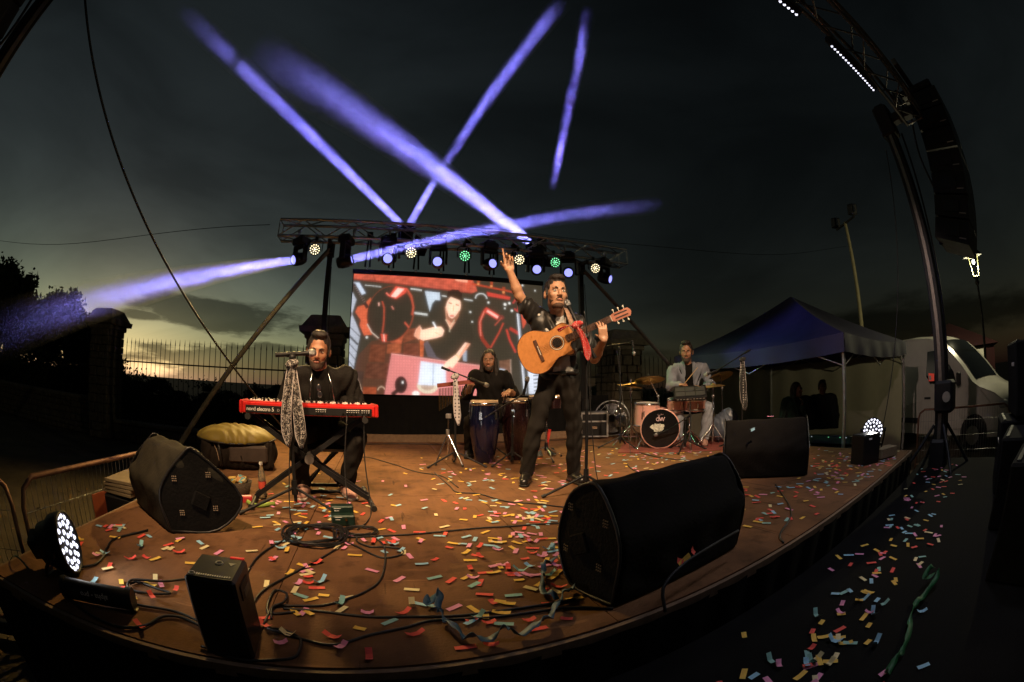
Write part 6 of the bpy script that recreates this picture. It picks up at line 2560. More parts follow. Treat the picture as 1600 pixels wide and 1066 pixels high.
def floor_par(label, loc, yaw, tilt, r, loose):
    t = thing("floor_lamp", label, "stage light", loc, 0, "round LED lamps standing on the stage floor")
    d = Matrix.Rotation(rad(yaw), 3, 'Z') @ (Matrix.Rotation(rad(tilt), 3, 'X') @ Vector((0, 1, 0)))
    par_can(t, look_matrix(d), r, 'many', M_whiteled, M_black, loose)
    x, y, z = basis(d, Matrix.Rotation(rad(yaw), 3, 'Z') @ Vector((1, 0, 0)))
    for s in (-1, 1):
        part(t, "yoke_arm", M_black, "tube", [x * (s * r * 1.12) - d * .04, x * (s * r * 1.12) - d * .10 + Vector((0, 0, -.06)), x * (s * r * .7) - d * .14 + Vector((0, 0, -loc[2] + .02)), x * (s * .01) - d * .12 + Vector((0, 0, -loc[2] + .015))], .010, 6)
        part(t, "knob", M_black, "cyl", x * (s * r * 1.05) - d * .04, x * (s * r * 1.3) - d * .04, .02)
    part(t, "power_box", M_black, "box", -d * .19, (.10, .10, .09), look_matrix(d).to_3x3(), b=.01)
    part(t, "handle_label", mat("yellow_tag", (.35, .30, .06), .6), "box", Vector(-d * .10) + z * 0 + y * (r * .93), (.07, .05, .004), look_matrix(d).to_3x3() @ Matrix.Rotation(rad(90), 3, 'X'))
    spot("lamp_glow", t, tuple(d * .04), tuple(d), 12, (.92, .88, .80), 150, 1., .06)
    return t


floor_par("large round LED lamp glowing white on the front left floor", (-1.42, 1.29, .135), -68, 10, .125, True)
floor_par("round LED lamp glowing white on the right floor behind a black box", (4.32, 1.74, .30), 108, 4, .12, True)

t = thing("power_case", "upright black case on the right edge of the stage in front of a lamp", "case", (4.12, 1.74, 0), -22)
part(t, "cabinet", M_black, "box", (0, 0, .145), (.26, .22, .29), b=.012)
part(t, "handle", M_steel, "tube", [(-.05, 0, .29), (-.045, 0, .31), (.045, 0, .31), (.05, 0, .29)], .006, 6)
part(t, "label", M_print, "box", (-.04, -.113, .25), (.05, .003, .018), b=.001)
t = tag(MB().box((4.46, 1.62, .06), (.30, .16, .10), Matrix.Rotation(rad(-20), 3, 'Z')).build("wooden_block", mat("pale_timber", (.22, .17, .10), .85, var=.3, vscale=14, stretch=(1, 12, 12))), "pale wooden block at the right end of the stage", "block")

# pedals, bag, snacks
t = thing("effect_pedals", "two dark green foot pedals beside the coiled cables", "pedal", (-.24, 2.53, 0), 8)
M_pedal = mat("dark_green_metal", (.014, .035, .026), .4, .3, var=.2, vscale=20)
for k, (y, z) in enumerate(((0, .0), (.075, .035))):
    part(t, "pedal_body", M_pedal, "box", (0, y, .035 + z * .6), (.145, .075, .07 + z), b=.008)
    part(t, "legend", M_print, "box", (-.03, y - .0385, .06 + z), (.045, .002, .004), b=.0005)
    part(t, "legend", M_print, "box", (-.035, y - .0385, .045 + z), (.03, .002, .003), b=.0005)
part(t, "red_panel", mat("red_panel", (.6, .06, .03), .5), "box", (.045, .075, .093), (.05, .06, .004), b=.001)
part(t, "jack_plug", mat("brass", (.55, .36, .12), .25, 1.), "cyl", (.015, -.03, .05), (.015, -.075, .055), .009)

f = Field((-.55, -.35, -.02), (.55, .4, .6), .013)
f.ell((0, 0, .17), (.42, .26, .20), None, .0).boxf((0, 0, .15), (.38, .22, .15), None, .07, .05)
f.warp(folds(.010, 17)).cut((0, 0, .006), (0, 0, -1))
M_bagcloth = mat("black_bag_cloth", (.016, .012, .010), .9, spec=.12, var=.3, vscale=8, bump=.3, bscale=60)
f2 = Field((-.55, -.4, .1), (.55, .4, .7), .013)
f2.ell((-.02, -.02, .28), (.43, .28, .15), None, .0)
f2.warp(lambda x, y, z: .012 * np.sin(30 * x + 38 * y + 5 * np.sin(8 * x)) * np.cos(9 * y))
f2.cut((0, 0, .30), (0, .12, -1))
t = thing("gear_bag", "large black gear bag with a mustard yellow lid behind the left monitor", "bag", (-1.47, 4.15, 0), 14)
f.build("bag_body", M_bagcloth, t, 1)
f2.build("lid", mat("mustard_cloth", (.17, .125, .018), .6, var=.2, vscale=10, bump=.2, bscale=40), t, 1)
part(t, "lid_piping", M_piping, "tube", [(.425 * cos(a) - .02, .275 * sin(a) - .02, .302 + .033 * sin(a)) for a in np.linspace(0, 2 * pi, 32, endpoint=False)], .010, 6, True)
part(t, "front_pocket", mat("pocket_cloth", (.045, .032, .027), .8, var=.3, vscale=12), "box", (.12, -.245, .17), (.40, .05, .17), Matrix.Rotation(rad(8), 3, 'X'), b=.02)
part(t, "strap", M_piping, "tube", spline([(-.2, -.20, .32), (-.17, -.275, .2), (-.16, -.26, .05)]), .014, 6)
part(t, "zip", M_stitch, "tube", spline([(-.24, -.22, .26), (-.20, -.262, .19), (-.18, -.275, .10)]), .004, 5)

t = thing("water_bottle", "clear drink bottle with a red label beside the snack basket", "bottle", (-.90, 3.05, 0))
MB().lathe([(.028, 0), (.031, .01), (.030, .06), (.024, .11), (.030, .15), (.026, .19), (.012, .235), (.012, .26)], 18, cap0=True).build("glass", mat("clear_glass", (.75, .8, .75), .05, trans=.9), t)
MB().lathe([(.0308, .075), (.0300, .13)], 18).build("label", mat("red_label", (.6, .08, .05), .5), t)
MB().lathe([(.014, .252), (.014, .272), (.001, .273)], 12).build("cap", M_white, t)
t = thing("snack_basket", "small basket of coloured wrappers by the left monitor", "basket", (-1.12, 3.12, 0))
MB().lathe([(.08, .0), (.11, .10), (.105, .10), (.075, .01)], 20, cap0=True).build("basket_wall", mat("dark_wicker", (.05, .035, .02), .8, bump=.6, bscale=90), t)
rb = random.Random(9)
for k in range(14):
    c = [(.40, .25, .05), (.10, .28, .33), (.38, .18, .06), (.45, .38, .2)][k % 4]
    part(t, "wrapper", mat("wrapper_%d" % (k % 4), c, .5), "box", (rb.uniform(-.06, .06), rb.uniform(-.06, .06), .09 + rb.uniform(0, .04)), (.06, .035, .02), Euler((rb.uniform(-.6, .6), rb.uniform(-.6, .6), rb.uniform(0, 3))).to_matrix())
t = tag(MB().box((-1.0, 2.90, .022), (.10, .06, .044), Matrix.Rotation(rad(20), 3, 'Z')).build("red_packet", mat("red_packet", (.55, .04, .05), .4)), "small red and white packet lying by the snack basket", "packet")
part(t, "packet_band", M_white, "box", (-1.0, 2.90, .0455), (.09, .02, .002), Matrix.Rotation(rad(20), 3, 'Z'), b=.0003)
t = tag(MB().tube(spline([(-.97, 2.86, .014), (-.93, 2.80, .018), (-.86, 2.79, .012), (-.80, 2.84, .016), (-.77, 2.88, .012)]), .016, 6).build("green_ribbon", mat("lime_cloth", (.25, .36, .06), .7)), "lime green ribbon lying at the foot of the keyboard stand", "ribbon")

# ------------------------------------------------------------------ cables on the deck
M_cable = mat("cable_rubber", (.012, .011, .011), .5, var=.2, vscale=20)
rc = random.Random(4)


def cable(label, pts, r=.0065, z=None, name="cable"):
    r *= .82
    z = r + .001 if z is None else z
    return tag(MB().tube(spline([(p[0], p[1], p[2] if len(p) > 2 else z) for p in pts], 6), r, 6).build(name, M_cable), label, "cable")


coil = []
for k in range(150):
    a = k * .40
    rr = 1 + .18 * sin(k * .37) + rc.uniform(-.05, .05)
    coil.append((-.38 + .155 * rr * cos(a) + .02 * sin(k * .09), 2.28 + .165 * rr * sin(a), .009 + .022 * abs(sin(k * .61))))
tag(MB().tube(spline(coil, 3), .0055, 5).build("cable_coil", M_cable), "big tangled coil of black cable on the floor before the keyboard", "cable")
coil = []
for k in range(44):
    a = k * .42
    coil.append((-.13 + .095 * cos(a) * (1 + .1 * sin(k)), 2.38 + .075 * sin(a), .009 + .012 * abs(sin(k * .7))))
tag(MB().tube(spline(coil, 3), .0055, 5).build("cable_coil", M_cable), "smaller loop of cable right beside the foot pedals", "cable")
cable("cable running from the coil in a loop to the right", [(-.25, 2.23), (-.15, 2.15), (-.02, 1.99), (.09, 2.03), (.08, 2.11), (.01, 2.14), (-.07, 2.14), (-.14, 2.21), (-.15, 2.28)])
cable("cable curving from the coil down to the small speaker", [(-.05, 2.3), (0, 2.15), (0, 1.93), (-.03, 1.72), (-.09, 1.61), (-.16, 1.54), (-.26, 1.47), (-.37, 1.45), (-.45, 1.42), (-.46, 1.28)])
cable("long cable crossing the deck from the coil to the big monitor", [(-.22, 2.28), (.01, 2.32), (.18, 2.34), (.52, 2.39), (.73, 2.38), (1.07, 2.32), (1.25, 2.1), (1.2, 1.7)])
cable("cable slanting from the coil to the back of the small speaker", [(-.53, 1.24), (-.53, 1.52), (-.45, 1.71), (-.33, 1.93), (-.23, 2.14)])
cable("short cable left of the coil", [(-.62, 1.5), (-.64, 1.78), (-.62, 1.99), (-.53, 2.24)])
cable("cable looping along the front edge beside the small speaker", [(-.64, 1.07), (-.5, 1.04), (-.38, 1.07), (-.32, 1.1), (-.31, 1.16), (-.32, 1.22), (-.38, 1.26), (-.44, 1.26)])
cable("lower of the two cables along the front of the deck", [(-.44, 1.26), (-.3, 1.21), (-.2, 1.19), (-.08, 1.26), (.05, 1.31), (.15, 1.35), (.35, 1.33), (.63, 1.31), (.79, 1.22)], .0068)
cable("upper of the two cables along the front of the deck", [(-.41, 1.42), (-.26, 1.42), (-.08, 1.39), (.08, 1.385), (.24, 1.37), (.45, 1.37), (.70, 1.36)], .007)
cable("cable wandering across the deck below the singer's boots", [(.55, 4.2), (.6, 3.58), (.62, 3.34), (.78, 3.24), (.92, 2.96), (1.1, 2.82), (1.35, 2.5), (1.5, 2.0)], .006)
cable("cable running from the keyboard stand to the congas", [(-.30, 3.4), (-.22, 5.1), (.13, 4.73), (.37, 4.25), (.6, 4.0), (.66, 3.5)], .006)
cable("knotted cable loops right of the small speaker", [(-.36, 1.40), (-.44, 1.37), (-.47, 1.39), (-.48, 1.49), (-.47, 1.57), (-.42, 1.55), (-.41, 1.45, .02), (-.45, 1.41, .012), (-.44, 1.33)])
cable("cable from the left floor lamp to the covered monitor", [(-1.46, 1.30), (-1.38, 1.4), (-1.38, 1.5), (-1.44, 1.64), (-1.47, 1.78), (-1.37, 2.01)], .007)
cable("tangled cable left of the small speaker", [(-1.11, 1.36), (-1.08, 1.4), (-.97, 1.39), (-.9, 1.38), (-.99, 1.33), (-1.09, 1.32), (-1.1, 1.38, .02), (-.97, 1.44, .02), (-.91, 1.52), (-.80, 1.62)], .007)
cable("straight cable from the tube lamp to the small speaker", [(-1.3, 1.16), (-1.2, 1.19), (-.98, 1.22), (-.81, 1.25), (-.63, 1.20)], .007)
cable("cable sagging along the left front edge", [(-1.3, 1.08), (-1.13, 1.03), (-.98, 1.03), (-.89, 1.09), (-.85, 1.19), (-.77, 1.22), (-.64, 1.18)], .007)
cable("cable hanging from the drum microphone stand", [(3.25, 5.15, 1.35), (3.28, 5.1, .8), (3.1, 4.6, .02), (2.6, 3.9, .007), (2.42, 3.41, .007), (2.3, 2.7, .007)], .006)
cable("cable lying in front of the drum rug", [(3.0, 5.6), (3.25, 4.9), (3.15, 4.2), (3.3, 3.6), (3.7, 3.4)], .006)
cable("cable trailing from the second monitor along the stage edge", [(2.93, 2.1), (2.36, 1.53), (1.95, 1.32), (1.85, 1.22)], .007)
cable("cable dropping from the keyboard's rear sockets", [(-.22, 2.96, .65), (-.24, 2.90, .3), (-.22, 2.80, .02), (-.18, 2.62, .008), (-.22, 2.56, .04)], .005)
cable("second cable dropping from the keyboard to the pedals", [(-.10, 2.97, .65), (-.10, 2.93, .35), (-.07, 2.85, .03), (-.09, 2.6, .008), (-.15, 2.42, .01)], .005)
cable("cable running down the keyboard microphone stand", [(-.58, 2.83, 1.0), (-.60, 2.79, .5), (-.62, 2.72, .05), (-.56, 2.5, .008), (-.45, 2.35, .012)], .005)
cable("cable lying behind the congas along the back skirt", [(-.4, 6.3), (.3, 6.45), (1.1, 6.4), (2.2, 6.5), (3.1, 6.4)], .009)
cable("cable down the singer's microphone stand", [(1.56, 2.95, 1.46), (1.60, 2.98, 1.2), (1.62, 2.95, .5), (1.68, 2.85, .02), (1.9, 2.5, .008), (1.9, 2.0, .008)], .005)


def ribbon(label, pts, w, m, z=.012, cat="ribbon", amp=.02):
    pp = spline([(p[0], p[1], p[2] if len(p) > 2 else z) for p in pts], 8)
    n = len(pp) - 1
    b = MB()
    vs, fs = [], []
    for i, p in enumerate(pp):
        tdir = (pp[min(i + 1, n)] - pp[max(i - 1, 0)]).normalized()
        s = tdir.cross(Vector((0, 0, 1))).normalized()
        tw = .9 * sin(i * .33) + .5 * sin(i * .71)
        s = s * cos(tw) + Vector((0, 0, 1)) * abs(sin(tw))
        lift = Vector((0, 0, amp * (1 + sin(i * .5)) * .5 + w * .5 * abs(sin(tw))))
        vs += [p + lift + s * w / 2, p + lift, p + lift - s * w / 2 + Vector((0, 0, .004))]
    for i in range(n):
        for k in (0, 1):
            fs.append((3 * i + k, 3 * i + k + 1, 3 * i + k + 4, 3 * i + k + 3))
    b.add(vs, fs, True)
    o = b.build("streamer", m)
    o.modifiers.new("thickness", 'SOLIDIFY').thickness = .0015
    return tag(o, label, cat)


M_bluer = mat("navy_streamer", (.040, .10, .16), .5, var=.4, vscale=20)
M_greenr = mat("green_streamer", (.012, .11, .03), .6, var=.4, vscale=20)
ribbon("crumpled navy streamer curling over the front of the deck", [(.16, 1.47), (.14, 1.43, .03), (.19, 1.45, .05), (.17, 1.38, .03), (.18, 1.36), (.2, 1.27), (.23, 1.19), (.28, 1.155), (.35, 1.17, .03), (.40, 1.16), (.49, 1.20), (.57, 1.27), (.62, 1.34), (.68, 1.40), (.73, 1.44)], .032, M_bluer)
ribbon("navy streamer bending up to the big monitor", [(.62, 1.36), (.60, 1.44), (.64, 1.56), (.68, 1.64), (.70, 1.69, .03), (.78, 1.74), (.86, 1.78)], .026, M_bluer)
ribbon("bright green streamer trailing over the black platform", [(2.23, .36, AZ + .06), (2.12, .38, AZ + .05), (2.19, .31, AZ + .04), (1.99, .33, AZ + .01), (1.86, .34, AZ + .01), (1.66, .28, AZ + .01), (1.52, .25, AZ + .01), (1.41, .25, AZ + .01), (1.34, .24, AZ + .02)], .032, M_greenr)
ribbon("thin teal streamer hanging over the left front corner", [(-1.60, 1.10, .01), (-1.80, 1.12, -.01), (-1.84, 1.02, -.2), (-1.80, .95, -.45), (-1.75, .90, -.8)], .014, mat("teal_streamer", (.05, .13, .13), .6))

# ------------------------------------------------------------------ confetti
CONF = {"red": (.78, .085, .065), "pink": (.80, .30, .50), "yellow": (.80, .50, .08), "pale blue": (.30, .55, .72), "teal": (.26, .50, .46), "cream": (.74, .63, .34)}
cm = {k: mat("confetti_" + k.replace(" ", "_"), c, .75, var=.12, vscale=30) for k, c in CONF.items()}
rk = random.Random(21)


def strip_mesh(k, seg=3):
    L, W = .073 * rk.uniform(.60, 1.05), .0230
    b = MB()
    curl = rk.choice((.0, .05, .15, .5, .9))
    b.grid(lambda u, v: ((u - .5) * L, (v - .5) * W, .0006 + max(0, curl * (u - .5) ** 2 * L * 1.6 + rk.uniform(0, .0008))), seg, 1, False)
    return b


shapes = {k: [strip_mesh(k).mesh("confetti_piece", cm[k]) for _ in range(4)] for k in CONF}
boxes = [((-1.75, 2.0), (-.78, 2.75)), ((.72, 1.15), (1.72, 1.62)), ((2.75, 2.05), (3.65, 2.9)), ((-.64, 1.03), (-.44, 1.25)), ((4.0, 1.6), (4.5, 1.85)), ((-1.62, 1.1), (-1.40, 1.36)), ((-1.9, 3.85), (-1.05, 4.5))]


def blocked(x, y):
    return any(a[0] < x < b[0] and a[1] < y < b[1] for a, b in boxes)


spots_ = []


def scatter(n, fx, z):
    k = 0
    while k < n:
        x, y = fx()
        if z > -.1 and (blocked(x, y) or x < SX0 + .04 or x > SX1 - .04 or y < sfront(x) + .03 or y > 6.6):
            continue
        spots_.append((x, y, z))
        k += 1


scatter(210, lambda: (rk.uniform(-1.7, 4.9), rk.uniform(1.0, 4.4)), 0)
scatter(95, lambda: (rk.uniform(-.7, 1.2), rk.uniform(1.15, 3.2)), 0)
scatter(75, lambda: (rk.gauss(.72, .22), rk.gauss(1.85, .28)), 0)
scatter(60, lambda: (rk.gauss(.95, .25), rk.gauss(2.55, .25)), 0)
scatter(160, lambda: (rk.uniform(1.9, 4.6), rk.uniform(1.4, 2.3)), 0)
scatter(45, lambda: (rk.gauss(-.35, .25), rk.gauss(2.2, .3)), 0)
scatter(150, lambda: (rk.uniform(.4, 3.6), rk.uniform(3.2, 5.2)), 0)
scatter(60, lambda: (rk.gauss(3.2, .5), rk.gauss(4.1, .35)), 0)
scatter(50, lambda: (rk.uniform(-1.7, -.9), rk.uniform(1.15, 2.1)), 0)
scatter(30, lambda: (rk.uniform(-.9, -.3), rk.uniform(2.5, 3.2)), 0)
scatter(34, lambda: (rk.uniform(-.4, .85), rk.uniform(1.06, 1.5)), 0)


def on_apron():
    x = .95 + 4.3 * rk.random() ** 1.5
    mid = .55 + (x - 1.1) * .12
    return x, mid + rk.gauss(0, .16)


scatter(190, on_apron, AZ)
camv = Vector((0, 0, .84))
spots_.sort(key=lambda p: (Vector(p) - camv).length)
rest = MB()
order = list(CONF)
ridx = {k: i for i, k in enumerate(order)}
for i, (x, y, z) in enumerate(spots_):
    col = rk.choice(["red", "red", "pink", "pink", "yellow", "yellow", "pale blue", "teal", "cream"]) if y < 2.0 else rk.choice(["red", "pink", "pink", "yellow", "yellow", "pale blue", "pale blue", "cream"])
    rz = rk.uniform(0, pi)
    zz = z + .0025 + (i % 7) * .0006
    tilt = (rk.uniform(-.05, .05), rk.uniform(-.03, .03), rz)
    if i < 300:
        o = link("confetti_piece", rk.choice(shapes[col]), None)
        o.location = (x, y, zz + .0015)
        o.rotation_euler = tilt
        tag(o, "%s paper confetti strip lying on the %s" % (col, "brown stage deck" if z > -.1 else "low black platform"), "confetti", "confetti strips scattered over the floor")
    else:
        M = Matrix.Translation((x, y, zz + .001)) @ Euler(tilt).to_matrix().to_4x4()
        L, W = .035 * rk.uniform(.60, 1.05), .0112
        rest.cur = ridx[col]
        rest.add([M @ Vector(q) for q in ((-L, -W, 0), (L * .2, -W, .001), (L, -W, .003 * rk.random()), (L, W, .003 * rk.random()), (L * .2, W, .001), (-L, W, 0))], [(0, 1, 4, 5), (1, 2, 3, 4)])
tag(rest.build("confetti_litter", [cm[k] for k in order]), "farther confetti strewn thickly over the stage deck", kind="stuff")
for lab, loc, rot, col in (("pale blue confetti strip stuck on the second monitor", (2.93, 2.42, .44), (1.0, .0, .2), "pale blue"), ("pink confetti strip on top of the second monitor", (3.30, 2.47, .533), (.1, 0, -.7), "pink"),
                           ("red confetti strip standing on the front of the big monitor", (1.13, 1.195, .19), (1.25, 1.2, .2), "red"), ("red confetti scrap lying low on the big monitor", (1.04, 1.17, .17), (1.2, .5, .2), "red"),
                           ("yellow confetti scrap lying low on the big monitor", (1.07, 1.17, .165), (1.2, -.4, .2), "yellow")):
    o = link("confetti_piece", shapes[col][0], None)
    o.location, o.rotation_euler = loc, rot
    tag(o, lab, "confetti", "confetti strips scattered over the floor")

# litter on the dark ground at the left
gl = MB()
for _ in range(160):
    x, y = rk.uniform(-5, -1.95), rk.uniform(.3, 5.5)
    M = Matrix.Translation((x, y, GZ + .012)) @ Euler((rk.uniform(-.3, .3), rk.uniform(-.3, .3), rk.uniform(0, 6))).to_matrix().to_4x4()
    L, W = rk.uniform(.02, .045), rk.uniform(.008, .02)
    gl.add([M @ Vector(q) for q in ((-L, -W, 0), (L, -W, 0), (L, W, .004), (-L, W, 0))], [(0, 1, 2, 3)])
tag(gl.build("ground_litter", mat("dry_leaf", (.22, .13, .05), .9, var=.5, vscale=3)), "dry leaves and paper scraps on the ground left of the stage", kind="stuff")


# ------------------------------------------------------------------ pedestrian barriers
def barrier(label, p, q, sign=None):
    p, q = Vector(p), Vector(q)
    L = (q - p).length
    rz = math.degrees(math.atan2(q.y - p.y, q.x - p.x))
    t = thing("crowd_barrier", label, "barrier", (p.x, p.y, GZ), rz, "pedestrian barriers")
    m = mat("rusty_tube", (.23, .12, .085), .6, .6, var=.4, vscale=9)
    h = 1.1
    part(t, "frame", m, "tube", [(0, 0, .0), (0, 0, h - .16), (.03, 0, h - .06), (.13, 0, h), (L - .13, 0, h), (L - .03, 0, h - .06), (L, 0, h - .16), (L, 0, .0)], .019, 8)
    part(t, "lower_rail", m, "cyl", (0, 0, .18), (L, 0, .18), .014)
    b = MB()
    n = int(L / .055)
    for i in range(1, n):
        b.cyl((i * L / n, 0, .18), (i * L / n, 0, h - .02), .0028, n=4, caps=False)
    for z in (.42, .66, .90):
        b.cyl((0, 0, z), (L, 0, z), .0028, n=4, caps=False)
    tag(b.build("wire_mesh", M_steel, t), kind="stuff")
    for x in (.2, L - .2):
        part(t, "foot", m, "box", (x, 0, .02), (.05, .6, .03))
    if sign:
        part(t, "sign_plate", mat("orange_plate", (.42, .09, .04), .6, var=.2, vscale=15), "box", (L * .55, -.012, .78), (.34, .006, .22), b=.001)


barrier("rusty crowd barrier with an orange plate beside the left of the stage", (-2.23, 1.64, 0), (-2.14, 3.35, 0), True)
barrier("crowd barrier cut off by the left edge of the picture", (-3.5, .75, 0), (-2.33, 1.60, 0))
barrier("crowd barrier standing in front of the white van", (7.9, .1, 0), (7.75, 2.1, 0))
b = thing("stacked_boards", "small stack of pale boards behind the left monitor", "boards", (-1.95, 2.75, GZ), 0)
for k in range(4):
    part(b, "board", MATS["pale_timber"], "box", (0, 0, .92 + k * .028), (.30 - .02 * (k % 2), .5, .022), Matrix.Rotation(rad(k * 3 - 4), 3, 'Z'))
part(b, "crate", M_black, "box", (0, 0, .45), (.34, .5, .9))

# ------------------------------------------------------------------ subwoofers beside the pit
def subwoofer(label, x, y, z, rz, w=.62, d=.75, h=.58):
    t = thing("subwoofer", label, "loudspeaker", (x, y, z), rz, "black bass bins right of the pit")
    part(t, "cabinet", M_blackcloth, "box", (0, 0, h / 2), (w, d, h), b=.015)
    part(t, "grille", M_blacksat, "box", (0, -d / 2 - .006, h / 2), (w - .06, .012, h - .06), b=.004)
    for s in (-1, 1):
        part(t, "handle", M_blacksat, "box", (s * (w / 2 + .003), 0, h * .62), (.010, .2, .09), b=.003)
    part(t, "skid", M_black, "box", (0, d / 2 - .05, h + .004), (w - .1, .03, .010), b=.002)
    part(t, "rear_plate", MATS["plate_grey"], "box", (-.1, d / 2 + .004, h * .7), (.16, .006, .03), b=.001)


subwoofer("near black bass bin at the bottom right corner", 2.55, -.42, AZ, -8)
subwoofer("middle black bass bin on the black platform", 3.35, -.30, AZ, -4)
subwoofer("far black bass bin beside the right tower", 4.3, -.20, AZ, 6)
subwoofer("upper black bass bin stacked at the right edge", 4.32, -.34, AZ + .60, 10)

# ------------------------------------------------------------------ tent
M_tent = mat("blue_tent_fabric", (.030, .030, .075), .7, var=.2, vscale=3, bump=.25, bscale=6)
M_wallcloth = mat("pale_tent_wall", (.26, .24, .19), .85, var=.2, vscale=2, bump=.4, bscale=4)
nt_ = M_wallcloth.node_tree
tl_ = nt_.nodes.new("ShaderNodeBsdfTranslucent")           # thin cloth: the street lamp behind shows through
tl_.inputs[0].default_value = (.36, .33, .24, 1)
mx_ = nt_.nodes.new("ShaderNodeMixShader")
mx_.inputs[0].default_value = .40
out_ = [n for n in nt_.nodes if n.type == 'OUTPUT_MATERIAL'][0]
nt_.links.new(nt_.nodes["Principled BSDF"].outputs[0], mx_.inputs[1])
nt_.links.new(tl_.outputs[0], mx_.inputs[2])
nt_.links.new(mx_.outputs[0], out_.inputs[0])
t = thing("gazebo_tent", "blue peaked gazebo tent at the right of the stage", "tent", (5.32, 2.62, GZ))
TWX, TWY, EAVE, APX = 3.05, 3.6, 2.32, 3.30


def canopy():
    b = MB()
    ap = Vector((TWX / 2, TWY / 2 + .05, APX))
    cs = [Vector((-.05, -.05, EAVE)), Vector((TWX + .05, -.05, EAVE)), Vector((TWX + .05, TWY + .05, EAVE)), Vector((-.05, TWY + .05, EAVE))]
    n = 8
    for k in range(4):
        p, q = cs[k], cs[(k + 1) % 4]

        def fn(u, v, p=p, q=q):
            e = p.lerp(q, u)
            e = e + Vector((0, 0, -.06 * sin(pi * u)))
            r = e.lerp(ap, v)
            r.z -= .16 * sin(pi * v) * (.4 + .6 * sin(pi * u))
            return r
        b.grid(fn, n, n)
    return b


canopy().build("canopy", M_tent, t)
cs = [(-.055, -.055), (TWX + .055, -.055), (TWX + .055, TWY + .055), (-.055, TWY + .055)]
for k in range(4):
    p, q = Vector((*cs[k], 0)), Vector((*cs[(k + 1) % 4], 0))

    def fn(u, v, p=p, q=q):
        e = p.lerp(q, u)
        nrm = (q - p).normalized().cross(Vector((0, 0, 1)))
        e = e + nrm * (.02 * sin(u * 34) * (1 - v) + .006)
        return (e.x, e.y, EAVE - .06 * sin(pi * u) - .25 * (1 - v) + .004)
    MB().grid(fn, 30, 4).build("valance", M_tent, t)
for x in (0, TWX):
    for y in (0, TWY):
        part(t, "leg", M_steel, "box", (x, y, EAVE / 2), (.045, .045, EAVE - .02), b=.006)
        part(t, "foot_plate", M_steel, "box", (x, y, .01), (.14, .14, .015))
for a, b_ in (((0, 0), (TWX, 0)), ((TWX, 0), (TWX, TWY)), ((TWX, TWY), (0, TWY)), ((0, TWY), (0, 0))):
    pa, pb = Vector((*a, 0)), Vector((*b_, 0))
    for k in range(4):
        p, q = pa.lerp(pb, k / 4), pa.lerp(pb, (k + 1) / 4)
        part(t, "truss_bar", M_steel, "cyl", p + Vector((0, 0, EAVE - (.10 if k % 2 else .42))), q + Vector((0, 0, EAVE - (.42 if k % 2 else .10))), .012, n=6)
MB().grid(lambda u, v: (TWX - .02 + .03 * sin(v * 30), .05 + (TWY - .1) * v, .05 + (EAVE - .25) * (1 - u)), 6, 40).build("back_wall", M_wallcloth, t)
MB().grid(lambda u, v: (.05 + (TWX - .1) * v, TWY - .02 + .03 * sin(v * 22), .05 + (EAVE - .25) * (1 - u)), 6, 30).build("side_wall", M_wallcloth, t)
t = thing("folding_table", "low table with mixing gear inside the tent", "table", (6.1, 3.2, GZ), 0)
part(t, "table_top", M_black, "box", (0, 0, .74), (.7, 1.6, .04))
for sx in (-.3, .3):
    for sy in (-.72, .72):
        part(t, "leg", M_steel, "cyl", (sx, sy, 0), (sx, sy, .73), .016)
t = thing("mixing_desk", "dark mixing desk with small green lights on the tent table", "mixer", (6.1, 3.2, GZ + .76), 0)
part(t, "console", M_black, "box", (0, 0, .07), (.5, .9, .12), Matrix.Rotation(rad(6), 3, 'Y'))
for k in (0, 1, 3, 6):
    part(t, "status_light", emis("green_dot", (.2, 1., .4), .5) if k % 2 else emis("white_dot", (.8, .9, 1.), .4), "box", (-.24, -.36 + k * .11, .135), (.012, .02, .012))

# ------------------------------------------------------------------ van
M_van = mat("white_van_paint", (.66, .64, .56), .35, var=.06, vscale=3, coat=.4)
M_glass = mat("dark_glass", (.012, .014, .015), .08, spec=.7)
M_trim = mat("grey_trim", (.03, .03, .03), .6)
VX, VY = 9.7, .25
t = thing("white_van", "white panel van parked behind the tent with a glowing red patch in its window", "van", (VX, VY, GZ), -20)
prof = [(.06, .30), (.0, .55), (.03, .85), (.10, 1.02), (.35, 1.17), (.80, 1.31), (1.02, 1.42), (1.35, 1.75), (1.75, 2.10), (2.05, 2.32), (2.45, 2.45), (3.2, 2.52), (5.5, 2.52), (5.58, 2.40), (5.6, .5), (5.55, .32)]


def vw(z):
    return 1.0 - .03 * max(0, .8 - z) - .16 * max(0, (z - 1.25) / 1.25) ** 1.5


b = MB()
rows = []
for s, z in prof:
    w = vw(z)
    taper = .90 + .10 * min(1, s / .6)
    r = []
    for k in range(9):
        u = -1 + k / 4
        x = w * taper * u
        bul = .06 * (1 - u * u) if z > .4 else 0
        if s < 1.0:
            r.append((1.0 + x, s - bul * 1.5 - (.08 * (1 - u * u) if s < .4 else 0), z + bul * .4))
        else:
            r.append((1.0 + x, s, z + bul))
    rows.append(r)
vs = [v for r in rows for v in r]
b.add(vs, [(j * 9 + i, (j + 1) * 9 + i, (j + 1) * 9 + i + 1, j * 9 + i + 1) for j in range(len(prof) - 1) for i in range(8)], True)
for side in (0, 8):
    idx = [j * 9 + side for j in range(len(prof))]
    b.add([vs[i] for i in idx], [tuple(range(len(idx))) if side == 0 else tuple(range(len(idx)))[::-1]])
body = b.build("body", M_van, t)


def side_x(z, out=.008):
    return 1.0 - vw(z) - out


def side_poly(name, pts, m, out=.008, parent=t):
    return MB().add([(side_x(z, out), s, z) for s, z in pts], [tuple(range(len(pts)))[::-1]]).build(name, m, parent)


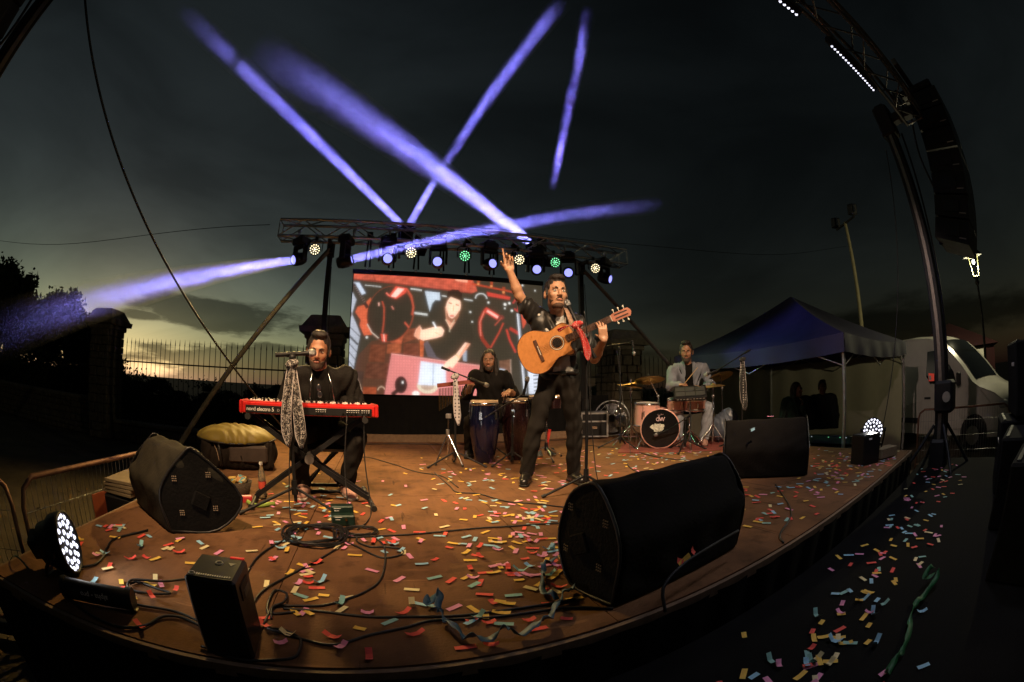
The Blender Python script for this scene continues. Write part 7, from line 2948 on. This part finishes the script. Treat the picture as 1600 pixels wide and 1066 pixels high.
door = side_poly("cab_door", [(1.28, .45), (1.22, 1.3), (1.5, 1.62), (1.95, 2.10), (2.25, 2.28), (2.62, 2.28), (2.68, 1.5), (2.66, .45)], M_van, .012)
side_poly("door_window", [(1.52, 1.40), (1.62, 1.66), (1.98, 2.02), (2.22, 2.16), (2.52, 2.16), (2.56, 1.62), (2.40, 1.44)], M_glass, .02, door)
side_poly("window_red_patch", [(2.26, 1.50), (2.27, 1.66), (2.46, 1.68), (2.45, 1.50)], mat("glowing_red_patch", (.75, .08, .05), .5, emit=(1., .10, .06), estr=.25), .026, door)  # red patch on the glass, a faint glow put into its material
side_poly("window_white_patch", [(2.36, 1.52), (2.37, 1.62), (2.45, 1.63), (2.44, 1.52)], M_white, .029, door)
side_poly("door_handle", [(2.38, 1.10), (2.38, 1.15), (2.60, 1.15), (2.60, 1.10)], M_trim, .024, door)
Mv = Matrix(((0, 0, -1), (-1, 0, 0), (0, 1, 0))).to_4x4()
Mv.translation = Vector((side_x(1.2, .02), 2.0, 1.25))
MB(Mv).tube([(.06 * cos(a), .06 * sin(a), .0) for a in np.linspace(0, 2 * pi, 18, endpoint=False)], .007, 5, True).build("door_emblem", M_trim, door)
b = MB(Mv)
rl = random.Random(8)
for r_, (n_, y_) in enumerate(((5, -.12), (11, -.19), (9, -.25))):
    for k in range(n_):
        b.box(((k - n_ / 2) * .042, y_, .002), (.030, rl.uniform(.018, .028), .003), b=.0006)
tag(b.build("door_lettering", M_trim, door), kind="stuff")
ws = []
for j in (6, 7, 8, 9):
    ws.append([Vector(v) + Vector((0, -.012, .012)) for v in rows[j][1:8]])
b = MB()
b.add([v for r in ws for v in r], [(j * 7 + i, (j + 1) * 7 + i, (j + 1) * 7 + i + 1, j * 7 + i + 1) for j in range(3) for i in range(6)], True)
b.build("windscreen", M_glass, t)
for k in (0, 1):
    part(t, "wiper", M_trim, "tube", [(.45 + k * .6, .98, 1.43), (.85 + k * .5, 1.12, 1.58)], .008, 5)
for sx in (0, 1):
    x = .16 if sx == 0 else 1.84
    f = part(t, "headlight", mat("headlight_glass", (.45, .46, .45), .1, spec=.9), "ball", (x, .13, .93), (.13, .16, .10), 14)
    part(t, "mirror", M_trim, "box", (-.14 if sx == 0 else 2.14, 1.38, 1.50), (.16, .10, .28), b=.03)
part(t, "grille", M_trim, "box", (1.0, -.10, .78), (1.1, .05, .16), b=.02)
part(t, "bumper", M_trim, "box", (1.0, -.03, .42), (1.92, .22, .26), b=.06)
part(t, "side_strip", M_trim, "box", (side_x(.6, .01), 3.9, .62), (.02, 2.2, .12), b=.006)
part(t, "body_recess", mat("bonnet_line", (.10, .10, .08), .6), "tube", [(.35, .30, 1.17), (.6, .22, 1.18), (1.4, .22, 1.18), (1.65, .30, 1.17)], .006, 5)
for y in (.95, 4.5):
    for x in (.06, 1.94):
        w_ = part(t, "wheel", mat("tyre_rubber", (.02, .02, .02), .85), "cyl", (x - .11, y, .34), (x + .11, y, .34), .34, n=24)
        part(w_, "rim", M_steel, "cyl", (x - .116, y, .34), (x + .116, y, .34), .20, n=18)
        part(w_, "arch", M_trim, "cyl", (x - .09, y, .36), (x + .09, y, .36), .40, n=24)

# ------------------------------------------------------------------ behind the van
t = thing("market_kiosk", "small kiosk with a dark red roof behind the white van", "kiosk", (17.5, 3.1, GZ), 8)
b = MB()
b.add([(-2, -2.2, 2.35), (2, -2.2, 2.35), (2, 2.2, 2.35), (-2, 2.2, 2.35), (0, 0, 3.35)], [(0, 1, 4), (1, 2, 4), (2, 3, 4), (3, 0, 4), (3, 2, 1, 0)])
b.build("roof", mat("dark_red_canvas", (.030, .004, .005), .95, var=.2, vscale=3), t)
part(t, "wall", mat("kiosk_wall", (.20, .16, .10), .85, var=.2, vscale=4), "box", (0, 0, 1.15), (3.6, 4.0, 2.3))
for k in range(9):
    part(t, "wall_stripe", M_van if k % 2 else MATS["dark_red_canvas"], "box", (-1.815, -1.8 + k * .45, 1.3), (.02, .40, 1.9), b=.003)

def street_lantern(x, y):
    t = thing("street_lamp", "lit street lantern on a tall post beyond the white van", "street lamp", (x, y, GZ))
    part(t, "post", M_iron, "cyl", (0, 0, 0), (0, 0, 3.75), .06, .035, 12)
    part(t, "base", M_iron, "cyl", (0, 0, 0), (0, 0, .5), .13, .08, 12)
    MB().lathe([(.03, 3.75), (.09, 3.85), (.05, 3.92), (.12, 4.0)], 12).build("collar", M_iron, t)
    fr = MB()
    for k in range(4):
        a = pi / 4 + k * pi / 2
        fr.cyl((.13 * cos(a), .13 * sin(a), 4.0), (.24 * cos(a), .24 * sin(a), 4.55), .012, n=6)
        a2 = a + pi / 2
        fr.cyl((.24 * cos(a), .24 * sin(a), 4.55), (.24 * cos(a2), .24 * sin(a2), 4.55), .014, n=6)
        fr.cyl((.13 * cos(a), .13 * sin(a), 4.0), (.13 * cos(a2), .13 * sin(a2), 4.0), .012, n=6)
    fr.build("lantern_frame", mat("lantern_iron", (.10, .10, .05), .5, .4), t)
    MB().lathe([(.36, 4.55), (.30, 4.62), (.12, 4.80), (.03, 4.84), (.001, 4.92)], 4).build("lantern_roof", M_iron, t)
    part(t, "bulb", emis("lantern_bulb", (1., .97, .80), 14.), "ball", (0, 0, 4.40), (.05, .05, .07), 12)
    l = bpy.data.lights.new("lantern_light", 'POINT')
    l.energy = 300
    l.color = (1., .90, .55)
    l.shadow_soft_size = .06
    o = link("lantern_light", l, t)
    o.location = (0, 0, 4.25)


street_lantern(13.0, 1.06)
t = thing("floodlight_pole", "tall pale pole with two unlit floodlights behind the tent", "floodlight", (15.0, 6.45, GZ))
part(t, "pole", mat("pale_pole", (.30, .26, .14), .7, var=.2, vscale=4), "cyl", (0, 0, 0), (0, 0, 7.4), .11, .06, 10)
part(t, "cross_arm", M_iron, "box", (0, 0, 7.35), (.07, 1.5, .07), Matrix.Rotation(rad(-30), 3, 'Z'))
for s in (-1, 1):
    fl = part(t, "floodlight", M_iron, "box", (s * .36, s * .62, 7.62), (.30, .36, .40), Matrix.Rotation(rad(-30), 3, 'Z') @ Matrix.Rotation(rad(15), 3, 'X'), b=.04)
    part(fl, "lens", M_lampglass, "box", (s * .36 - .14, s * .62 - .08, 7.60), (.02, .28, .30), Matrix.Rotation(rad(-30), 3, 'Z'))
